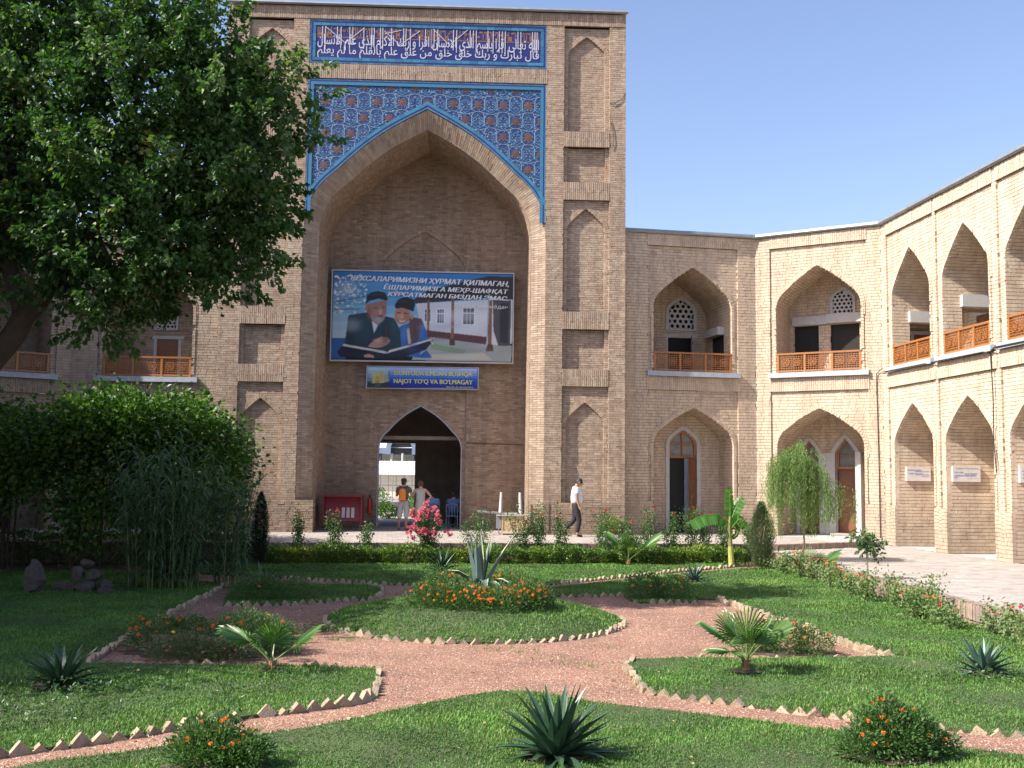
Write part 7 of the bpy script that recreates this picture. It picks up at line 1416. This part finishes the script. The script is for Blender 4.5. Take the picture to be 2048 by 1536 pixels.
    if hair:
        V = []
        for a in range(11):
            th = PI*.5*a/10*(1.12 if hair == 'short' else 1.25)
            for b in range(20): ph = 2*PI*b/20; back = -math.sin(ph); t2 = th*(1+.25*max(0, back)-.18*max(0, -back)); V.append((math.sin(t2)*math.cos(ph)*.081, math.sin(t2)*math.sin(ph)*.103-.004, math.cos(t2)*.128))
        h_ = MB(); h_.add(V, [(a*20+b, (a+1)*20+b, (a+1)*20+(b+1) % 20, a*20+(b+1) % 20) for a in range(10) for b in range(20)])
        if hair == 'tied': rock_like(h_, (0, -.11, .02), (.045, .05, .05))
        me = h_.mesh('hair', M_HAIR if hair != 'tied' else mat('brown_hair', [(.10, .05, .025)], .6), smooth=True); o2 = bpy.data.objects.new('hair', me); COL.objects.link(o2); o2.parent = root; o2.matrix_local = HM
    if hat:
        h_ = MB(); lathe(h_, (0, -.005, .03), [(.098, 0), (.10, .02), (.095, .07), (.07, .105), (.0, .118)], 18); box(h_, (0, .12, .035), (.13, .10, .012)); me = h_.mesh('cap', hat, smooth=True); o2 = bpy.data.objects.new('cap', me); COL.objects.link(o2); o2.parent = root; o2.matrix_local = HM
    # shirt / top
    g = j.get('belly', 0)
    N = [(*j['pel'], .168, .13), (*(Vector(j['waist'])+Vector((0, g*.4, 0))), .17+g*.6, .14+g*1.2), (*j['chest'], .195+g*.3, .15+g*.5), (*j['neckb'], .10, .085)]; E = [(0, 1), (1, 2), (2, 3)]
    N[0] = (*(Vector(j['pel'])+Vector((0, g*.4, -.02))), .172, .135+g*.6)
    if sleeves:
        for s in ('l', 'r'): b = len(N); e_ = Vector(j['sh'+s])*.35+Vector(j['el'+s])*.65; N += [(*j['sh'+s], .075), (*e_, .068)]; E += [(2, b), (b, b+1)]
    skinned(mats[0][0], N, E, mats[0][1], root, M_)
    if skirt:
        s_ = MB(); pr_ = [(.145, 1.12), (.17, 1.0), (.19, .8), (.20, .62), (.205, .58), (.19, .58), (.15, 1.08)]; lathe(s_, (j['pel'][0], j['pel'][1], 0), [(r, z-.0) for r, z in pr_], 24); me = s_.mesh('skirt', mats[1][1], smooth=True); o2 = bpy.data.objects.new('skirt', me); COL.objects.link(o2); o2.parent = root; o2.matrix_local = M_@Matrix.Diagonal((1, .8, 1, 1))
    else:
        N = [(*j['pel'], .168, .135), (*(Vector(j['pel'])+Vector((0, j.get('belly', 0)*.5, .10))), .15, .12)]; E = [(0, 1)]
        for s in ('l', 'r'):
            b = len(N); k = Vector(j['kn'+s]); a_ = Vector(j['an'+s]); end = k*.8+a_*.2 if shorts else a_+Vector((0, 0, .03)); N += [(*j['hip'+s], .108), (*k, .086), (*end, .080 if shorts else .070)]; E += [(0, b), (b, b+1), (b+1, b+2)]
        skinned(mats[1][0], N, E, mats[1][1], root, M_)
    for s in ('l', 'r'):
        a_, t_ = Vector(j['an'+s]), Vector(j['to'+s]); skinned('shoe', [(*(a_+Vector((0, 0, -.02))), .05), (*(a_*.75+t_*.25+Vector((0, -.0, -.02))), .048, .045), (*(t_+(t_-a_)*.25), .042, .03)], [(0, 1), (1, 2)], mats[2][1], root, M_, 1)
    if bag:
        skinned('backpack', [(0, -.20, 1.12, .13, .09), (0, -.21, 1.28, .14, .10), (0, -.18, 1.42, .10, .07), (0, -.20, 1.02, .10, .07)], [(0, 1), (1, 2), (0, 3)], mat('orange_backpack', [(.75, .22, .02)], .5), root, M_)
        st = MB(); 
        for s in (-1, 1): tube(st, [(s*.10, -.14, 1.45), (s*.13, -.02, 1.50), (s*.13, .12, 1.40), (s*.15, .08, 1.15), (s*.12, -.15, 1.05)], .018, 5)
        me = st.mesh('straps', pm('22222A')); o2 = bpy.data.objects.new('straps', me); COL.objects.link(o2); o2.parent = root; o2.matrix_local = M_
    return root
def rock_like(mb, c, s, n1=6, n2=8):
    V = [(c[0]+s[0]*math.sin(PI*a/n1)*math.cos(2*PI*b/n2), c[1]+s[1]*math.sin(PI*a/n1)*math.sin(2*PI*b/n2), c[2]+s[2]*math.cos(PI*a/n1)) for a in range(n1+1) for b in range(n2)]; mb.add(V, [(a*n2+b, (a+1)*n2+b, (a+1)*n2+(b+1) % n2, a*n2+(b+1) % n2) for a in range(n1) for b in range(n2)])
STAND = dict(pel=(0, 0, .95), waist=(0, .01, 1.12), chest=(0, 0, 1.32), neckb=(0, -.01, 1.45), neck=(0, .0, 1.53), head=(0, .025, 1.61), shl=(-.19, 0, 1.41), shr=(.19, 0, 1.41), ell=(-.24, -.02, 1.14), elr=(.24, -.02, 1.14), wrl=(-.25, .04, .90), wrr=(.25, .04, .90), hal=(-.25, .06, .83), har=(.25, .06, .83),
             hipl=(-.09, 0, .88), hipr=(.09, 0, .88), knl=(-.10, .02, .48), knr=(.10, .02, .48), anl=(-.10, -.01, .09), anr=(.10, -.01, .09), tol=(-.11, .13, .035), tor=(.11, .13, .035))
W1 = dict(STAND); W1.update(head=(0, .10, 1.60), neck=(0, .05, 1.53), neckb=(0, .0, 1.46), tilt=-.45, belly=.06, knl=(-.09, -.02, .50), anl=(-.09, -.30, .20), tol=(-.09, -.26, .06), knr=(.09, .10, .49), anr=(.09, .03, .09), tor=(.09, .17, .035), ell=(-.24, -.08, 1.15), wrl=(-.24, -.10, .90), hal=(-.24, -.10, .83), elr=(.24, .0, 1.15), wrr=(.24, .07, .92), har=(.24, .09, .85), chest=(0, -.02, 1.32))
person('man in a white short sleeved shirt and dark trousers walking right with his head bowed', (3.36, 32.9, ZP), -PI/2, W1, (('white_shirt', mat('white_cloth', [(.68, .70, .76)], .8)), ('trousers', mat('dark_cloth', [(.018, .016, .022)], .8)), ('shoes', pm('101014'))), H=1.06)
W2 = dict(STAND); W2.update(ell=(-.25, .02, 1.14), wrl=(-.20, .16, 1.25), hal=(-.16, .20, 1.30), elr=(.26, .10, 1.20), wrr=(.16, .24, 1.36), har=(.10, .26, 1.40), turn=-.5, knl=(-.13, .0, .48), anl=(-.15, .0, .09), tol=(-.18, .12, .035))
person('man seen from behind in cap and shorts carrying an orange backpack in the doorway', (-2.18, 35.75, ZP), -.15, W2, (('t_shirt', mat('grey_brown_cloth', [(.10, .085, .08)], .8)), ('shorts', mat('pale_grey_cloth', [(.42, .40, .44)], .8)), ('shoes', pm('55504C'))), hat=mat('dark_cap', [(.045, .028, .03)], .8), bag=True, shorts=True, H=1.0)
W3 = dict(STAND); W3.update(elr=(.38, -.04, 1.16), wrr=(.20, .06, 1.02), har=(.15, .09, 1.0), ell=(-.28, .04, 1.18), wrl=(-.2, .15, 1.12), hal=(-.15, .18, 1.10), turn=.4, shl=(-.17, 0, 1.40), shr=(.17, 0, 1.40))
person('woman in a pale sleeveless dress, hand on hip, in the doorway', (-1.62, 35.95, ZP), .2, W3, (('dress_top', mat('pale_green_cloth', [(.42, .43, .38)], .8)), ('skirt', MATS['pale_green_cloth']), ('sandals', pm('8A6A58'))), hair='tied', skin=M_SKINL, skirt=True, sleeves=False, H=.97)
SIT = dict(STAND); SIT.update(pel=(0, 0, .52), waist=(0, .0, .70), chest=(0, .03, .90), neckb=(0, .04, 1.03), neck=(0, .06, 1.10), head=(0, .09, 1.18), shl=(-.19, .03, .98), shr=(.19, .03, .98), ell=(-.25, .06, .74), elr=(.25, .06, .74), wrl=(-.14, .25, .66), wrr=(.14, .25, .66), hal=(-.08, .30, .66), har=(.08, .30, .66),
           hipl=(-.09, .03, .52), hipr=(.09, .03, .52), knl=(-.12, .44, .50), knr=(.12, .44, .50), anl=(-.12, .42, .09), anr=(.12, .42, .09), tol=(-.12, .55, .035), tor=(.12, .55, .035))
for (x, y, rz, lab, colr) in ((-1.26, 37.6, .15, 'seated man seen from behind in a light blue shirt just inside the doorway', (.20, .27, .48)), (-.52, 37.35, -.2, 'seated man in a darker blue shirt at the right side of the doorway', (.07, .12, .30))):
    person(lab, (x, y, ZP), rz, SIT, (('blue_shirt', mat('blue_cloth_%d' % int(colr[0]*100), [colr], .8)), ('trousers', MATS['dark_cloth']), ('shoes', pm('101014'))))
chair('blue plastic chair under the man in the light blue shirt', -1.26, 37.55, ZP, .15+PI, M_BLU); chair('blue plastic chair under the man at the right side of the doorway', -.52, 37.3, ZP, -.2+PI, M_BLU); chair('blue plastic chair partly hidden behind the woman', -1.52, 36.6, ZP, .6, M_BLU)
# ------------------------------------------------------------ beyond the gateway
o = thing('white_hall', 'low white building with ribbed roof seen through the gateway', 'building', (-4.5, 62, ZP-.06)); zb_ = ZP-.06
FW = Fr((-14, 62), (4, 62)); mb = MB(); fbox(mb, FW, 0, 18, -6, 0, zb_, 2.35); mb.build('wall', mat('cream_wall', [(.62, .58, .46)], .8), o)
M_LINE = pm('8C877C'); g = MB()
for x in np.arange(.1, 18, .46): fbox(g, FW, x, x+.025, .0, .012, 1.08, 2.32)
for z in (1.7,): fbox(g, FW, 0, 18, .0, .013, z, z+.025)
g.build('panel_joints', M_LINE, o, kind='stuff'); mb = MB(); n = 180
V = [];
for k in range(n+1): x = 18*k/n; V += [FW.pt(x, .35, 2.34+.02*(k % 2)).tolist(), FW.pt(x, -2.6, 3.15+.02*(k % 2)).tolist()]
mb.add(V, [(2*k, 2*k+2, 2*k+3, 2*k+1) for k in range(n)], .5); mb.build('ribbed_roof', mat('white_roof', [(.72, .68, .72)], .6), o)
mb = MB(); fbox(mb, FW, 0, 18, .01, .5, .76, 1.04); mb.build('white_ledge', M_WHITE, o); mb = MB(); fbox(mb, FW, 0, 18, .02, .3, zb_, .758); mb.build('plinth', mat('grey_plinth', [(.30, .29, .32)], .8), o)
o = thing('domed_pavilion', 'grey pavilion with an arched gable on slim columns beyond the white building', 'building', (-5, 72, ZP)); FD = Fr((-14, 72), (2, 72)); A_ = Arch(9.4, .72, 4.1, .75, 3.7, .9); mb = MB()
M_BG = mat('blue_grey_paint', [(.20, .26, .34)], .6)
P = polyline_resample(A_.outline(), .15)
frame_strip(mb, FD, A_.outline(3.7), .32, -.3, .2); mb.build('arched_gable', M_BG, o); mb = MB(); fbox(mb, FD, 0, 8.4, -.2, .15, 3.75, 4.15); fbox(mb, FD, 10.4, 16, -.2, .15, 3.75, 4.15); mb.build('cornice', M_BG, o); mb = MB(); arch_poly(mb, FD, A_, -.1); mb.build('gable_glass', pm('34383F'), o)
mb = MB(); mb.add(FD.pt([0, 16, 16, 0], [.1, .1, -4, -4], [4.15, 4.15, 5.4, 5.4]), [(0, 1, 2, 3)]); mb.build('roof', MATS['white_roof'], o)
for x in np.arange(.5, 16, .75): mb = MB(); tube(mb, FD.pt([x, x], 0, [ZP, 3.78]).tolist(), .09, 8); mb.build('column', M_WHITE if int(x*2) % 2 else pm('3A3E52'), o)
mb = MB(); fbox(mb, FD, 0, 16, -4, -3.9, ZP, 4.2); mb.build('rear_wall', mat('rear_wall_paint', [(.45, .50, .42)], .8), o)
for (x, y, r_, h, lab) in ((-4.3, 50, .55, 1.25, 'dark green shrub at the left of the gateway view'), (-2.5, 48.5, .45, 1.0, 'green shrub behind the man with the backpack'), (-3.5, 46.2, .5, .55, 'low light green shrub just beyond the gateway'), (-2.0, 47, .5, 1.05, 'leafy shrub beside the woman beyond the gateway')):
    o = thing('shrub', lab, 'shrub', (x, y, ZP-.05)); foliage(o, [(x, y, ZP+h*.45, r_, r_, h*.55)], 1300, .10, .05, M_VINE)
w_ = MB(); fence = thing('wire_fence', 'thin wire fence in front of the white building', 'fence', (-4, 56, ZP-.05))
for x in np.arange(-7, -1, 1.0): p = MB(); tube(p, [(x, 56, ZP-.05), (x, 56, 2.3)], .02, 5); p.build('post', M_METAL, fence)
for z in (1.0, 1.5, 2.0, 2.25): tube(w_, [(-7, 56, z), (-1, 56, z+.03)], .008, 4)
w_.build('wires', M_METAL, fence, kind='stuff')
